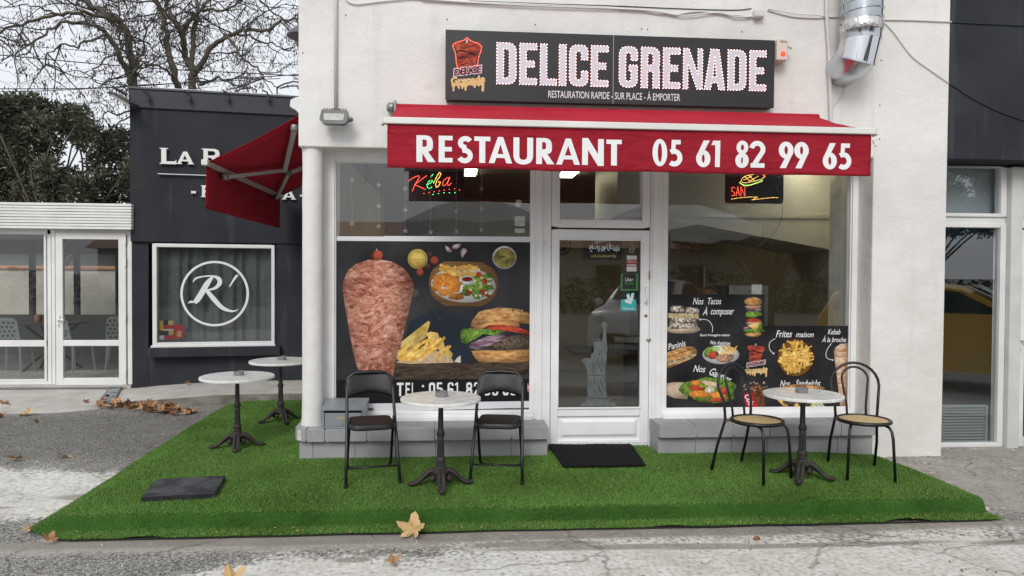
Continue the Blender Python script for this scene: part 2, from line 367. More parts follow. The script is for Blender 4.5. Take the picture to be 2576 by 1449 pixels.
# ================================================================ GROUND
def sm(a, b, t):
    t = max(0., min(1., (t - a) / (b - a))); return t * t * (3 - 2 * t)
def gz(x, y):
    z = -.10 + .07 * sm(-1.5, 2.0, y)
    z += .085 * sm(3.4, 4.0, x) * sm(-1.55, -.3, y) * (1 - sm(-.3, 1.5, y) * .8)
    return z
def ground_material():
    m, n, b, N, L = _bsdf('ground_worn_concrete')
    g = N.new('ShaderNodeNewGeometry'); P = g.outputs['Position']
    def noi(s, d=5, dist=0):
        t = N.new('ShaderNodeTexNoise'); t.inputs['Scale'].default_value = s; t.inputs['Detail'].default_value = d; t.inputs['Distortion'].default_value = dist
        L.new(P, t.inputs['Vector']); return t.outputs[0]
    def ramp(v, stops):
        r = N.new('ShaderNodeValToRGB'); e = r.color_ramp.elements
        e[0].position, e[0].color = stops[0][0], col(stops[0][1]); e[1].position, e[1].color = stops[-1][0], col(stops[-1][1])
        for p_, c_ in stops[1:-1]: x = e.new(p_); x.color = col(c_)
        L.new(v, r.inputs[0]); return r.outputs[0]
    def mth(op, a, b_=None, c_=None):
        q = N.new('ShaderNodeMath'); q.operation = op
        for i, v in enumerate((a, b_, c_)):
            if v is None: continue
            if isinstance(v, (int, float)): q.inputs[i].default_value = v
            else: L.new(v, q.inputs[i])
        return q.outputs[0]
    def mixc(f, a, b_):
        q = N.new('ShaderNodeMix'); q.data_type = 'RGBA'; L.new(f, q.inputs[0]); L.new(a, q.inputs[6]); L.new(b_, q.inputs[7]); return q.outputs[2]
    n1, n2, n3, n4, n5 = noi(1.1, 6), noi(5, 6), noi(30, 6), noi(85, 4), noi(.45, 4)
    def field(ells):
        f = None
        for cx_, cy_, rx, ry in ells:
            s_ = N.new('ShaderNodeVectorMath'); s_.operation = 'SUBTRACT'; L.new(P, s_.inputs[0]); s_.inputs[1].default_value = (cx_, cy_, 0)
            k = N.new('ShaderNodeVectorMath'); k.operation = 'MULTIPLY'; L.new(s_.outputs[0], k.inputs[0]); k.inputs[1].default_value = (1 / rx, 1 / ry, 0)
            l = N.new('ShaderNodeVectorMath'); l.operation = 'LENGTH'; L.new(k.outputs[0], l.inputs[0])
            v = mth('SUBTRACT', 1.0, l.outputs['Value']); f = v if f is None else mth('MAXIMUM', f, v)
        return f
    def soft(f, a1, a2, lo, hi):
        v = mth('ADD', f, mth('MULTIPLY', mth('SUBTRACT', n1, .5), a1)); v = mth('ADD', v, mth('MULTIPLY', mth('SUBTRACT', n2, .5), a2))
        v = mth('ADD', v, mth('MULTIPLY', mth('SUBTRACT', n3, .5), .9))
        mr = N.new('ShaderNodeMapRange'); mr.interpolation_type = 'SMOOTHSTEP'; mr.inputs[1].default_value = lo; mr.inputs[2].default_value = hi; L.new(v, mr.inputs[0]); return mr.outputs[0]
    asph = ramp(n4, [(.36, (.075, .072, .066)), (.5, (.225, .218, .204)), (.64, (.46, .45, .42))])
    warm = ramp(n3, [(.3, (.27, .255, .23)), (.7, (.42, .40, .37))])
    cem = ramp(n3, [(.25, (.28, .27, .245)), (.36, (.47, .46, .43)), (.48, (.61, .60, .565)), (.75, (.77, .76, .725))])
    pv = N.new('ShaderNodeTexVoronoi'); pv.inputs['Scale'].default_value = 58; L.new(P, pv.inputs['Vector']); pvr = N.new('ShaderNodeMapRange'); pvr.inputs[1].default_value = .10; pvr.inputs[2].default_value = .22; L.new(pv.outputs['Distance'], pvr.inputs[0])
    peb = N.new('ShaderNodeMapRange'); peb.inputs[1].default_value = .50; peb.inputs[2].default_value = .62; peb.inputs[3].default_value = 0; peb.inputs[4].default_value = .75; L.new(noi(4, 5), peb.inputs[0])
    pk = mth('MULTIPLY', mth('SUBTRACT', 1.0, pvr.outputs[0]), peb.outputs[0]); stone = ramp(pv.outputs['Color'], [(.2, (.10, .095, .085)), (.8, (.34, .32, .29))]); cem = mixc(pk, cem, stone); asph_s = ramp(pv.outputs['Color'], [(.2, (.09, .088, .082)), (.7, (.30, .29, .275)), (.95, (.62, .60, .57))])
    wp = lambda px, py: hz(px, py, -.1)
    a = wp(120, 1245); c = wp(1500, 1440); d = wp(2400, 1400); e = wp(820, 1440)
    cemf = soft(field([(a[0] - .15, a[1], 1.25, .62), (a[0] - 1.4, a[1] + .35, 1.4, .5), (1.5, -2.75, 3.0, .98), (3.6, -2.7, 2.2, .92), (-.6, -2.6, 1.2, .62), (6.5, -3.2, 3, 1.3), (-1, -6.5, 7, 2.4)]), .75, .4, -.06, .24)
    w1 = soft(field([(5.4, -.9, 2.0, 1.1), (.8, -1.80, 4.6, .20), (2.0, -2.25, .9, .10)]), .5, .3, -.05, .25)
    asph_d = ramp(n4, [(.38, (.060, .058, .054)), (.5, (.165, .160, .150)), (.64, (.35, .34, .318))]); ad = hz(230, 1092, -.06)
    adk = soft(field([(ad[0], ad[1], 2.6, 1.15), (ad[0] + 1.0, ad[1] - .5, 1.0, .8)]), .5, .4, -.02, .3)
    asph = mixc(mth('MULTIPLY', mth('SUBTRACT', 1.0, pvr.outputs[0]), .8), asph, asph_s); base = mixc(w1, mixc(adk, asph, asph_d), warm)
    base = mixc(cemf, base, cem)
    # the darker damp strip beside the turf edge, spread of stains
    st = soft(field([(.4, -1.76, 4.2, .12), (a[0] + .5, a[1] - .1, .45, .10), (a[0] - .5, a[1] - .32, .5, .05), (3.9, -2.1, .6, .06), (1.1, -2.02, 1.0, .05), (2.3, -2.06, 1.2, .045), (.55, -1.94, .5, .06), (-.62, -2.12, .13, .05)]), .35, .25, .0, .3)
    dirt = N.new('ShaderNodeRGB'); dirt.outputs[0].default_value = (.235, .215, .185, 1)
    base = mixc(mth('MULTIPLY', st, .75), base, dirt.outputs[0])
    # cracks
    dv = N.new('ShaderNodeVectorMath'); dv.operation = 'ADD'; L.new(P, dv.inputs[0])
    nn = N.new('ShaderNodeTexNoise'); nn.inputs['Scale'].default_value = 2.2; nn.inputs['Detail'].default_value = 6; L.new(P, nn.inputs['Vector'])
    sc_ = N.new('ShaderNodeVectorMath'); sc_.operation = 'SCALE'; sc_.inputs['Scale'].default_value = .55; L.new(nn.outputs['Color'], sc_.inputs[0]); L.new(sc_.outputs[0], dv.inputs[1])
    vo = N.new('ShaderNodeTexVoronoi'); vo.feature = 'DISTANCE_TO_EDGE'; vo.inputs['Scale'].default_value = .62; L.new(dv.outputs[0], vo.inputs['Vector'])
    cr = N.new('ShaderNodeMapRange'); cr.inputs[1].default_value = .002; cr.inputs[2].default_value = .011; cr.inputs[3].default_value = 1; cr.inputs[4].default_value = 0; L.new(vo.outputs[0], cr.inputs[0])
    crk = mth('MULTIPLY', cr.outputs[0], mth('GREATER_THAN', n5, .47))
    dk = N.new('ShaderNodeRGB'); dk.outputs[0].default_value = (.13, .12, .105, 1)
    base = mixc(mth('MULTIPLY', crk, .42), base, dk.outputs[0])
    mot = ramp(n2, [(.3, (.78, .755, .715)), (.6, (1.0, .985, .955))]); mm = N.new('ShaderNodeMix'); mm.data_type = 'RGBA'; mm.blend_type = 'MULTIPLY'; mm.inputs[0].default_value = .85; L.new(base, mm.inputs[6]); L.new(mot, mm.inputs[7]); base = mm.outputs[2]
    L.new(base, b.inputs['Base Color']); b.inputs['Roughness'].default_value = .85; b.inputs['Specular IOR Level'].default_value = .25
    bp = N.new('ShaderNodeBump'); bp.inputs['Strength'].default_value = .5; bp.inputs['Distance'].default_value = .014
    hsum = mth('SUBTRACT', mth('ADD', n4, mth('MULTIPLY', n3, .7)), mth('MULTIPLY', crk, 1.5)); L.new(hsum, bp.inputs['Height']); L.new(bp.outputs[0], b.inputs['Normal'])
    return m
def axis(lo, hi, step, far):
    a = [-far, -far * .4, -40, -20, -12]; v = lo; a = [t for t in a if t < lo - .5]
    while v <= hi + 1e-6: a.append(v); v += step
    return a + [t for t in (12, 20, 40, far * .4, far) if t > hi + .5]
xs = axis(-8, 8, .25, 600); ys = axis(-8, 8, .25, 600)
gb = MB()
for yy in ys:
    for xx in xs: gb.v.append((xx, yy, gz(xx, yy) + .006 * mnoise.noise(Vector((xx * .9, yy * .9, 3)))))
nx_ = len(xs)
for j in range(len(ys) - 1):
    for i in range(nx_ - 1): gb.f.append((j * nx_ + i, j * nx_ + i + 1, (j + 1) * nx_ + i + 1, (j + 1) * nx_ + i)); gb.mi.append(0)
tag(gb.build('street', ground_material(), smooth='all'), kind='structure')

# ---------------------------------------------------------------- concrete apron and raised footpath at the left
CONC = M('footpath_concrete', (.40, .38, .345), (.55, .53, .49), scale=3.5, rough=.9, bump=.35, bscale=90, detail=8, lo=.3, hi=.7, spec=.2)
edge = [(-420, 1062, -.05), (0, 1053, -.045), (112, 1050, -.045), (200, 1042, -.045), (244, 1034, -.04), (281, 1021, -.02), (339, 1009, .03), (406, 1005, .065), (470, 1000, .085), (542, 994, .10), (650, 991, .10), (758, 990, .10), (900, 987, .10)]
fr, bk = [], []
for px, py, z in edge:
    x, y = hz(px, py, z); fr.append((x, y, z)); bk.append((x - .25, 5.2, .11))
pb = MB(); nseg = 8
for (a, b) in zip(fr, bk):
    for j in range(nseg + 1):
        t = j / nseg; tz = min(1, t / .75)
        pb.v.append((a[0] + (b[0] - a[0]) * t, a[1] + (b[1] - a[1]) * t, a[2] + (b[2] - a[2]) * tz))
for i in range(len(fr) - 1):
    for j in range(nseg): k = i * (nseg + 1) + j; pb.f.append((k, k + nseg + 1, k + nseg + 2, k + 1)); pb.mi.append(0)
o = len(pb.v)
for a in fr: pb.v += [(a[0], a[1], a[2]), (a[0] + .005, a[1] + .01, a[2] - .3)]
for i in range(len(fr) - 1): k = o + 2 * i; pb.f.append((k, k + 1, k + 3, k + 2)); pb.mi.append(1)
tag(pb.build('footpath', [CONC, M('kerb_face_dark', (.13, .12, .10), (.27, .25, .215), scale=5, rough=.95, bump=.5, bscale=50, detail=8)]), kind='structure')  # front face in a darker concrete than the path top
def path_z(x, y):
    """height of the footpath surface"""
    for (a, b), (c, d) in zip(zip(fr, bk), zip(fr[1:], bk[1:])):
        if a[0] <= x <= c[0] + .3:
            s_ = (x - a[0]) / max(c[0] - a[0], 1e-6); s_ = max(0, min(1, s_))
            y0 = a[1] + (c[1] - a[1]) * s_; z0 = a[2] + (c[2] - a[2]) * s_; t = max(0, (y - y0) / (5.2 - y0))
            return z0 + (.11 - z0) * min(1, t / .75)
    return .1
# drain channel with grating
GREY_METAL = M('galvanised_grating', (.20, .22, .23), (.30, .32, .33), scale=20, rough=.55, metal=.6)
dr = thing('drain_grating', 'grey steel drain grating set into the concrete apron before the white door', 'drain', (-4.3, 3.2, .05))
qa, qb, qc, qd = [hz(px, py, z) for px, py, z in ((276, 973, .08), (306, 971, .08), (283, 1018, -.02), (252, 1014, -.02))]
fbm = MB(); sb = MB(); NS = 16
def onq(u, v):
    x = (qa[0] * (1 - u) + qb[0] * u) * (1 - v) + (qd[0] * (1 - u) + qc[0] * u) * v; y = (qa[1] * (1 - u) + qb[1] * u) * (1 - v) + (qd[1] * (1 - u) + qc[1] * u) * v
    return Vector((x, y, path_z(x, y) + .008))
for u in (0, 1): fbm.tube([onq(u, t / 6) for t in range(7)], .012, 4)
for v in (0, 1): fbm.tube([onq(0, v), onq(1, v)], .012, 4)
for i in range(1, NS): sb.tube([onq(0, i / NS), onq(1, i / NS)], .009, 4)
fbm.build('frame', GREY_METAL, dr); tag(sb.build('slat', GREY_METAL, dr), kind='stuff')
dk = MB(); dk.add([onq(0, 0) - Vector((0, 0, .006)), onq(1, 0) - Vector((0, 0, .006)), onq(1, 1) - Vector((0, 0, .006)), onq(0, 1) - Vector((0, 0, .006))], [(0, 1, 2, 3)]); dk.build('gutter', M('drain_dark', .02), dr)

# ================================================================ ARTIFICIAL TURF
def turf_right(y): return 3.80 + .10 * sm(-.3, -1.0, y) + (.05 if y < -1.6 else .03 * sm(-.8, -1.6, y))
def turf_z(x, y):
    """height of the carpet"""
    g = gz(x, y) + .016
    yl = -1.545 + .012 * mnoise.noise(Vector((x * 1.3, 0, 1)))
    top = .010 + .06 * sm(-1.5, -.33, y) * sm(-1.9, -1.3, x) * (1 - .55 * sm(3.0, 3.9, x)) - .03 * sm(-1.2, .8, y) * (1 - sm(-1.9, -1.3, x)) + .03 * sm(1.6, 3.0, y) * (1 - sm(-1.9, -1.3, x))
    top -= .010 * math.exp(-((y - (.02 + .03 * x)) / .03) ** 2) * (1 - sm(-1.5, -1.3, x))   # seam between two lengths of carpet
    top += .006 * mnoise.noise(Vector((x * 1.6, y * 2.2, 0)))
    if x > .72 and x < 1.95 and y > -.33: top += .01
    top = max(top, g)
    edge_l = sm(-2.9, -2.62, x)                     # carpet runs down to the asphalt at its left border
    top = g + (top - g) * edge_l
    f = sm(yl - .040, yl + .032, y)
    low = -.10 + .017
    return low + (top - low) * f
TURF_Y0 = -1.712
tx = [-2.9 + i * .06 for i in range(int((4.1 + 2.9) / .06) + 1)]
ty = [TURF_Y0, -1.69, -1.66, -1.62, -1.59, -1.575, -1.56, -1.545, -1.53, -1.515, -1.50, -1.48, -1.45] + [-1.4 + i * .07 for i in range(66)]
tb = MB(); idx = {}
def tv(i, j):
    if (i, j) in idx: return idx[(i, j)]
    x, y = tx[i], ty[j]
    xr = turf_right(y)
    xx = min(x, xr)
    if x < -2.55 and y < -1.3:                       # cut-off front left corner
        yc = -1.712 + (-2.55 - x) * .62
        if y < yc: y = yc + (y - yc) * .02
    yy = y
    z = turf_z(xx, y)
    if j == 0:
        yy += .015 * mnoise.noise(Vector((x * 2.1, 5, 0))) ; w = mnoise.noise(Vector((x * 1.7, 9, 0)))
        z += max(0, w - .25) * .09
    elif j == 1:
        w = mnoise.noise(Vector((x * 1.7, 9, 0))); z += max(0, w - .25) * .05
    xl = -2.87 + .012 * mnoise.noise(Vector((0, y * 2, 2)))
    if i == 0: xx = xl
    tb.v.append((xx, yy, z)); idx[(i, j)] = len(tb.v) - 1; return idx[(i, j)]
for j in range(len(ty) - 1):
    for i in range(len(tx) - 1):
        xm, ym = (tx[i] + tx[i + 1]) / 2, (ty[j] + ty[j + 1]) / 2
        if ym > 3.12: continue
        if xm > -1.26 and ym > .1: continue
        if xm > -1.26 and ym > -.30 and not (.80 < xm < 1.80): continue
        if tx[i] > turf_right(ty[j]): continue
        tb.f.append((tv(i, j), tv(i + 1, j), tv(i + 1, j + 1), tv(i, j + 1))); tb.mi.append(0)
TURF = M('turf_backing', (.028, .080, .014), (.045, .12, .022), scale=3, rough=.95, bump=.4, bscale=200, spec=.1)
turf = thing('turf_carpet', 'bright green artificial grass carpet laid around the restaurant front', 'artificial grass', (0, -1, 0))
tmesh = tb.build('backing', TURF, turf, smooth='all')
# blades: real geometry, one part
me = tmesh.data; tris = []
vv = np.array([v.co[:] for v in me.vertices]); quads = np.array([p.vertices[:] for p in me.polygons if len(p.vertices) == 4])
A, B, C_, D_ = (vv[quads[:, k]] for k in range(4))
ar = np.linalg.norm(np.cross(C_ - A, D_ - B), axis=1) * .5
ctr = (A + C_) / 2; dist = np.hypot(ctr[:, 0], ctr[:, 1] + 6.556)
den = 52000 * np.clip(5.2 / dist, .45, 1.1) ** 1.4
rng = np.random.default_rng(3); _n3 = np.cross(B - A, D_ - A); _n3 /= np.maximum(np.linalg.norm(_n3, axis=1), 1e-9)[:, None]; den = den * np.where(np.abs(_n3[:, 2]) < .75, .8, 1.0)   # the pile opens on the bend
cnt = rng.poisson(ar * den); q = np.repeat(np.arange(len(quads)), cnt); nb = len(q)
u = rng.random(nb)[:, None]; v = rng.random(nb)[:, None]
base = (A[q] * (1 - u) + B[q] * u) * (1 - v) + (D_[q] * (1 - u) + C_[q] * u) * v
nrm = np.cross(B - A, D_ - A); nrm /= np.maximum(np.linalg.norm(nrm, axis=1), 1e-9)[:, None]; nrm[nrm[:, 2] < 0] *= -1
ang = rng.random(nb) * 6.283; hgt = rng.uniform(.007, .0145, nb); wd = rng.uniform(.0015, .0029, nb)
pn = np.sin(base[:, 0] * 2.3 + 1.7 * np.sin(base[:, 1] * 3.1)) * .5 + np.sin(base[:, 1] * 5 + base[:, 0]) * .3
tang = ang * .5 + pn * 1.6
side = np.stack([np.cos(ang), np.sin(ang), np.zeros(nb)], 1) * wd[:, None]
lean = np.stack([np.cos(tang), np.sin(tang) - .35, np.zeros(nb)], 1) * (hgt * rng.uniform(.3, 1.1, nb))[:, None]
steep = np.clip(1.1 * (1 - nrm[q][:, 2]), 0, 1)[:, None]
tip = base + nrm[q] * (.35 + .45 * steep) * hgt[:, None] + np.array([0, 0, .75]) * hgt[:, None] * (1 - 1.5 * steep) + lean * (1 - .6 * steep)
co = np.stack([base - side, base + side, tip], 1).reshape(-1, 3).astype('f')
bm_ = bpy.data.meshes.new('blade'); bm_.vertices.add(nb * 3); bm_.vertices.foreach_set('co', co.ravel())
bm_.loops.add(nb * 3); bm_.loops.foreach_set('vertex_index', np.arange(nb * 3, dtype='i'))
bm_.polygons.add(nb); bm_.polygons.foreach_set('loop_start', np.arange(0, nb * 3, 3, dtype='i')); bm_.update()
def blade_mat():
    m, n, b, N, L = _bsdf('turf_blade')
    g = N.new('ShaderNodeNewGeometry'); r = N.new('ShaderNodeValToRGB'); e = r.color_ramp.elements
    e[0].position = 0; e[0].color = (.060, .138, .020, 1); e[1].position = 1; e[1].color = (.215, .355, .088, 1)
    x = e.new(.55); x.color = (.112, .232, .038, 1)
    L.new(g.outputs['Random Per Island'], r.inputs[0])
    t = N.new('ShaderNodeTexNoise'); t.inputs['Scale'].default_value = 1.7; t.inputs['Detail'].default_value = 4; L.new(g.outputs['Position'], t.inputs['Vector'])
    mr = N.new('ShaderNodeMapRange'); mr.inputs[1].default_value = .3; mr.inputs[2].default_value = .7; mr.inputs[3].default_value = .80; mr.inputs[4].default_value = 1.16; L.new(t.outputs[0], mr.inputs[0])
    h = N.new('ShaderNodeHueSaturation'); L.new(mr.outputs[0], h.inputs['Value']); L.new(r.outputs[0], h.inputs['Color']); L.new(h.outputs[0], b.inputs['Base Color'])
    b.inputs['Roughness'].default_value = .6; b.inputs['Specular IOR Level'].default_value = .3
    return m
bm_.materials.append(blade_mat()); tag(link('blade', bm_, turf), kind='stuff')
# black backing visible where the front edge curls up
hb = MB(); hb.tube([(x, TURF_Y0 + .008 + .015 * mnoise.noise(Vector((x * 2.1, 5, 0))), gz(x, TURF_Y0) + .006) for x in [-2.5 + i * .06 for i in range(107)]], .007, 5)
hb.build('hem', M('turf_hem_black', .012, rough=.9), turf)

# ================================================================ RESTAURANT BUILDING
def stucco(name, c1, c2, lump=.5, scale=1.2, stain=None):
    m, n, b, N, L = _bsdf(name)
    g = N.new('ShaderNodeTexCoord'); P = g.outputs['Object']
    def noi(s, d=5, v=P):
        t = N.new('ShaderNodeTexNoise'); t.inputs['Scale'].default_value = s; t.inputs['Detail'].default_value = d; L.new(v, t.inputs['Vector']); return t.outputs[0]
    r = N.new('ShaderNodeValToRGB'); e = r.color_ramp.elements; e[0].position = .3; e[0].color = col(c1); e[1].position = .65; e[1].color = col(c2)
    L.new(noi(scale, 7), r.inputs[0]); out = r.outputs[0]
    # run marks and grime
    mp = N.new('ShaderNodeMapping'); mp.inputs['Scale'].default_value = (5, 5, .5); L.new(P, mp.inputs[0])
    r2 = N.new('ShaderNodeMapRange'); r2.inputs[1].default_value = .58; r2.inputs[2].default_value = .75; L.new(noi(1.3, 6, mp.outputs[0]), r2.inputs[0])
    mu = N.new('ShaderNodeMath'); mu.operation = 'MULTIPLY'; mu.inputs[1].default_value = .6 if stain else .30; L.new(r2.outputs[0], mu.inputs[0])
    mx_ = N.new('ShaderNodeMix'); mx_.data_type = 'RGBA'; L.new(mu.outputs[0], mx_.inputs[0]); L.new(out, mx_.inputs[6]); mx_.inputs[7].default_value = col(stain or tuple(k * .75 for k in c1))
    out = mx_.outputs[2]
    # hairline cracks
    dv = N.new('ShaderNodeVectorMath'); dv.operation = 'ADD'; L.new(P, dv.inputs[0])
    nn = N.new('ShaderNodeTexNoise'); nn.inputs['Scale'].default_value = 3.1; nn.inputs['Detail'].default_value = 7; L.new(P, nn.inputs['Vector'])
    sc_ = N.new('ShaderNodeVectorMath'); sc_.operation = 'SCALE'; sc_.inputs['Scale'].default_value = .6; L.new(nn.outputs['Color'], sc_.inputs[0]); L.new(sc_.outputs[0], dv.inputs[1])
    vo = N.new('ShaderNodeTexVoronoi'); vo.feature = 'DISTANCE_TO_EDGE'; vo.inputs['Scale'].default_value = 1.15; L.new(dv.outputs[0], vo.inputs['Vector'])
    cr = N.new('ShaderNodeMapRange'); cr.inputs[1].default_value = .003; cr.inputs[2].default_value = .012; cr.inputs[3].default_value = 1; cr.inputs[4].default_value = 0; L.new(vo.outputs[0], cr.inputs[0])
    gt = N.new('ShaderNodeMapRange'); gt.inputs[1].default_value = .60; gt.inputs[2].default_value = .68; L.new(noi(.8, 3), gt.inputs[0])
    ck = N.new('ShaderNodeMath'); ck.operation = 'MULTIPLY'; L.new(cr.outputs[0], ck.inputs[0]); L.new(gt.outputs[0], ck.inputs[1])
    c2_ = N.new('ShaderNodeMath'); c2_.operation = 'MULTIPLY'; c2_.inputs[1].default_value = .08; L.new(ck.outputs[0], c2_.inputs[0])
    m3 = N.new('ShaderNodeMix'); m3.data_type = 'RGBA'; L.new(c2_.outputs[0], m3.inputs[0]); L.new(out, m3.inputs[6]); m3.inputs[7].default_value = col(tuple(k * .5 for k in c1))
    L.new(m3.outputs[2], b.inputs['Base Color']); b.inputs['Roughness'].default_value = .8; b.inputs['Specular IOR Level'].default_value = .25
    # trowel marks, grain
    h1 = N.new('ShaderNodeMath'); h1.operation = 'MULTIPLY'; h1.inputs[1].default_value = 1.6; L.new(noi(4.5, 3), h1.inputs[0])
    h2 = N.new('ShaderNodeMath'); h2.operation = 'MULTIPLY_ADD'; h2.inputs[1].default_value = .28; L.new(noi(75, 3), h2.inputs[0]); L.new(h1.outputs[0], h2.inputs[2])
    h3 = N.new('ShaderNodeMath'); h3.operation = 'MULTIPLY_ADD'; h3.inputs[1].default_value = -.12; L.new(ck.outputs[0], h3.inputs[0]); L.new(h2.outputs[0], h3.inputs[2])
    bp = N.new('ShaderNodeBump'); bp.inputs['Strength'].default_value = lump; bp.inputs['Distance'].default_value = .02; L.new(h3.outputs[0], bp.inputs['Height']); L.new(bp.outputs[0], b.inputs['Normal'])
    return m
WALL = stucco('white_stucco', (.67, .655, .625), (.78, .765, .735), .6)
PAINT = M('white_joinery_paint', (.78, .78, .78), (.86, .86, .86), scale=4, rough=.45, bump=.12, bscale=25, detail=6)
FY = -.28
rb = thing('restaurant_building', 'white stuccoed restaurant with shop windows, glazed door and round corner column', 'building', (1.5, 0, 0))
w = MB(); w.prism([[(-1.345, 2.74), (3.79, 2.74), (3.79, -.15), (4.490, -.15), (4.507, 5.4), (-1.345, 5.4)]], lambda x, z: (x, FY, z), lambda x, z: (x, .06, z)); w.box(-1.345, 4.505, .06, 6, 3.0, 5.4); w.box(-1.345, -1.05, .06, 6, 2.74, 3.0)
w.build('upper_wall', WALL, rb, bevel=.012)
MB().box(3.80, 4.482, .06, .5, -.15, 2.74).build('pillar', WALL, rb)
w = MB(); w.box(-1.2, -1.06, .12, 6, -.1, 2.74); w.box(-1.06, 4.49, 5.86, 6, -.1, 3.0); w.box(4.30, 4.49, .5, 5.86, -.1, 3.0); w.build('side_wall', WALL, rb)
cb = MB(); pr_ = [(.098, .32), (.10, .34), (.094, .40), (.092, .5)] + [(.09 + .003 * mnoise.noise(Vector((0, 0, i * .9))), .6 + i * .12) for i in range(17)] + [(.09, 2.70), (.095, 2.75)]
cb.lathe(pr_, (-1.243, -.165, 0), 28); cb.build('corner_column', WALL, rb, smooth=True)
BEIGE = M('beige_inner_wall', (.46, .38, .27), (.50, .42, .31), scale=2, rough=.8)
w = MB(); w.add([(-1.05, 5.85, 0), (4.3, 5.85, 0), (4.3, 5.85, 3), (-1.05, 5.85, 3)], [(0, 1, 2, 3)]); w.add([(-1.05, .1, 0), (-1.05, 5.85, 0), (-1.05, 5.85, 3), (-1.05, .1, 3)], [(0, 1, 2, 3)]); w.add([(4.295, .1, 0), (4.295, 5.85, 0), (4.295, 5.85, 3), (4.295, .1, 3)], [(0, 1, 2, 3)])
w.build('inner_wall', BEIGE, rb)
MB().add([(-1.05, .07, 2.96), (4.3, .07, 2.96), (4.3, 5.85, 2.96), (-1.05, 5.85, 2.96)], [(0, 1, 2, 3)]).build('ceiling', M('inner_ceiling', (.42, .38, .33), rough=.8), rb)
MB().add([(-1.2, -.25, .01), (4.49, -.25, .01), (4.49, 5.9, .01), (-1.2, 5.9, .01)], [(0, 1, 2, 3)]).build('floor', M('inner_floor', (.16, .13, .11), (.2, .17, .14), rough=.4), rb)
GL = GLASS('shop_glass')
def frame(name, x0, x1, z0, z1, l, r_, b, t, y0=-.045, y1=.05, parent=rb, mat=PAINT, bevel=.006):
    """window frame with four members around an opening"""
    m = MB(); m.box(x0, x0 + l, y0, y1, z0, z1); m.box(x1 - r_, x1, y0, y1, z0, z1); m.box(x0 + l, x1 - r_, y0, y1, z0, z0 + b); m.box(x0 + l, x1 - r_, y0, y1, z1 - t, z1)
    return m.build(name, mat, parent, bevel=bevel)
def pane(x0, x1, z0, z1, parent, y=0., mat=None, name='glass'):
    return MB().add([(x0, y, z0), (x1, y, z0), (x1, y, z1), (x0, y, z1)], [(0, 1, 2, 3)]).build(name, mat or GL, parent)
wl = frame('window', -1.175, .722, .335, 2.745, .095, .03, .07, .088)
frame('bead', -1.082, .694, .403, 2.66, .014, .014, .012, .014, -.022, .02, wl, bevel=.003)
MB().box(-1.19, .70, -.075, -.02, .325, .372).build('window_board', PAINT, wl, bevel=.008)
pane(-1.08, .692, .405, 2.657, wl)
m = MB(); m.box(.722, .868, -.05, .06, .0, 2.745); m.box(.735, .79, -.066, -.05, .0, 2.745); m.build('door_post', PAINT, rb, bevel=.006)
m = MB(); m.box(1.79, 1.905, -.05, .06, .0, 2.745); m.box(1.812, 1.845, -.066, -.05, .32, 2.745); m.build('door_post', PAINT, rb, bevel=.006)
wr = frame('window', 1.905, 3.79, .335, 2.745, .05, .055, .08, .088)
frame('bead', 1.952, 3.739, .41, 2.66, .012, .012, .012, .014, -.022, .02, wr, bevel=.003)
MB().box(1.92, 3.76, -.085, -.02, .325, .378).build('window_board', PAINT, wr, bevel=.008)
pane(1.953, 3.737, .412, 2.657, wr)
# transom light
tr_ = frame('transom_window', .87, 1.788, 2.10, 2.745, .075, .075, .07, .085, -.055, .03, bevel=.014); pane(.944, 1.714, 2.168, 2.662, tr_)
MB().box(.87, 1.79, -.02, .03, 2.07, 2.10).build('door_head', M('dark_gap', .03), rb)
# door
PAINT2 = M('white_door_paint', (.80, .81, .82), (.87, .87, .88), scale=3, rough=.4, bump=.10, bscale=18)
dm = MB(); dm.box(.873, .938, -.045, .01, .05, 2.072); dm.box(1.710, 1.787, -.045, .01, .05, 2.072); dm.box(.938, 1.710, -.045, .01, 1.978, 2.072); dm.box(.938, 1.710, -.045, .01, .355, .434); dm.box(.938, 1.710, -.045, .01, .05, .135)
door = dm.build('door', PAINT2, rb, bevel=.006)
pane(.936, 1.712, .43, 1.982, door, -.012)
dm = MB(); dm.box(.93, 1.715, -.028, .0, .13, .36); dm.build('panel', PAINT2, door)
dm = MB(); a0, a1, c0, c1 = .962, 1.688, .158, .332
dm.add([(a0, -.028, c0), (a1, -.028, c0), (a1, -.028, c1), (a0, -.028, c1), (a0 + .03, -.046, c0 + .03), (a1 - .03, -.046, c0 + .03), (a1 - .03, -.046, c1 - .03), (a0 + .03, -.046, c1 - .03)], [(0, 1, 5, 4), (1, 2, 6, 5), (2, 3, 7, 6), (3, 0, 4, 7), (4, 5, 6, 7)])
dm.build('raised_panel', PAINT2, door)
kp = MB().box(.885, 1.782, -.052, -.046, .02, .118).build('kick_plate', M('kick_plate_white', (.75, .76, .77), rough=.3), door, bevel=.002)
sm_ = MB()
for i in range(12): sm_.lathe([(.006, 0), (.005, -.004), (.001, -.005)], (.90 + i * .078, -.052, .108), 8, 'y')
tag(sm_.build('screw', M('steel_screw', (.55, .55, .55), rough=.35, metal=.8), kp), kind='stuff')
frame('glazing_bead', .93, 1.718, .425, 1.988, .014, .014, .014, .014, -.054, -.045, door, PAINT2, .003)
MB().tube([(1.752, -.046, 1.54), (1.752, -.085, 1.525), (1.752, -.092, 1.47), (1.752, -.085, 1.415), (1.752, -.046, 1.40)], .010, 8).build('handle', PAINT2, door, smooth='all')
MB().box(1.732, 1.764, -.056, -.045, 1.86, 1.95).build('plate', PAINT2, door, bevel=.003)
BRASS = M('aged_brass', (.30, .22, .11), rough=.4, metal=.8)
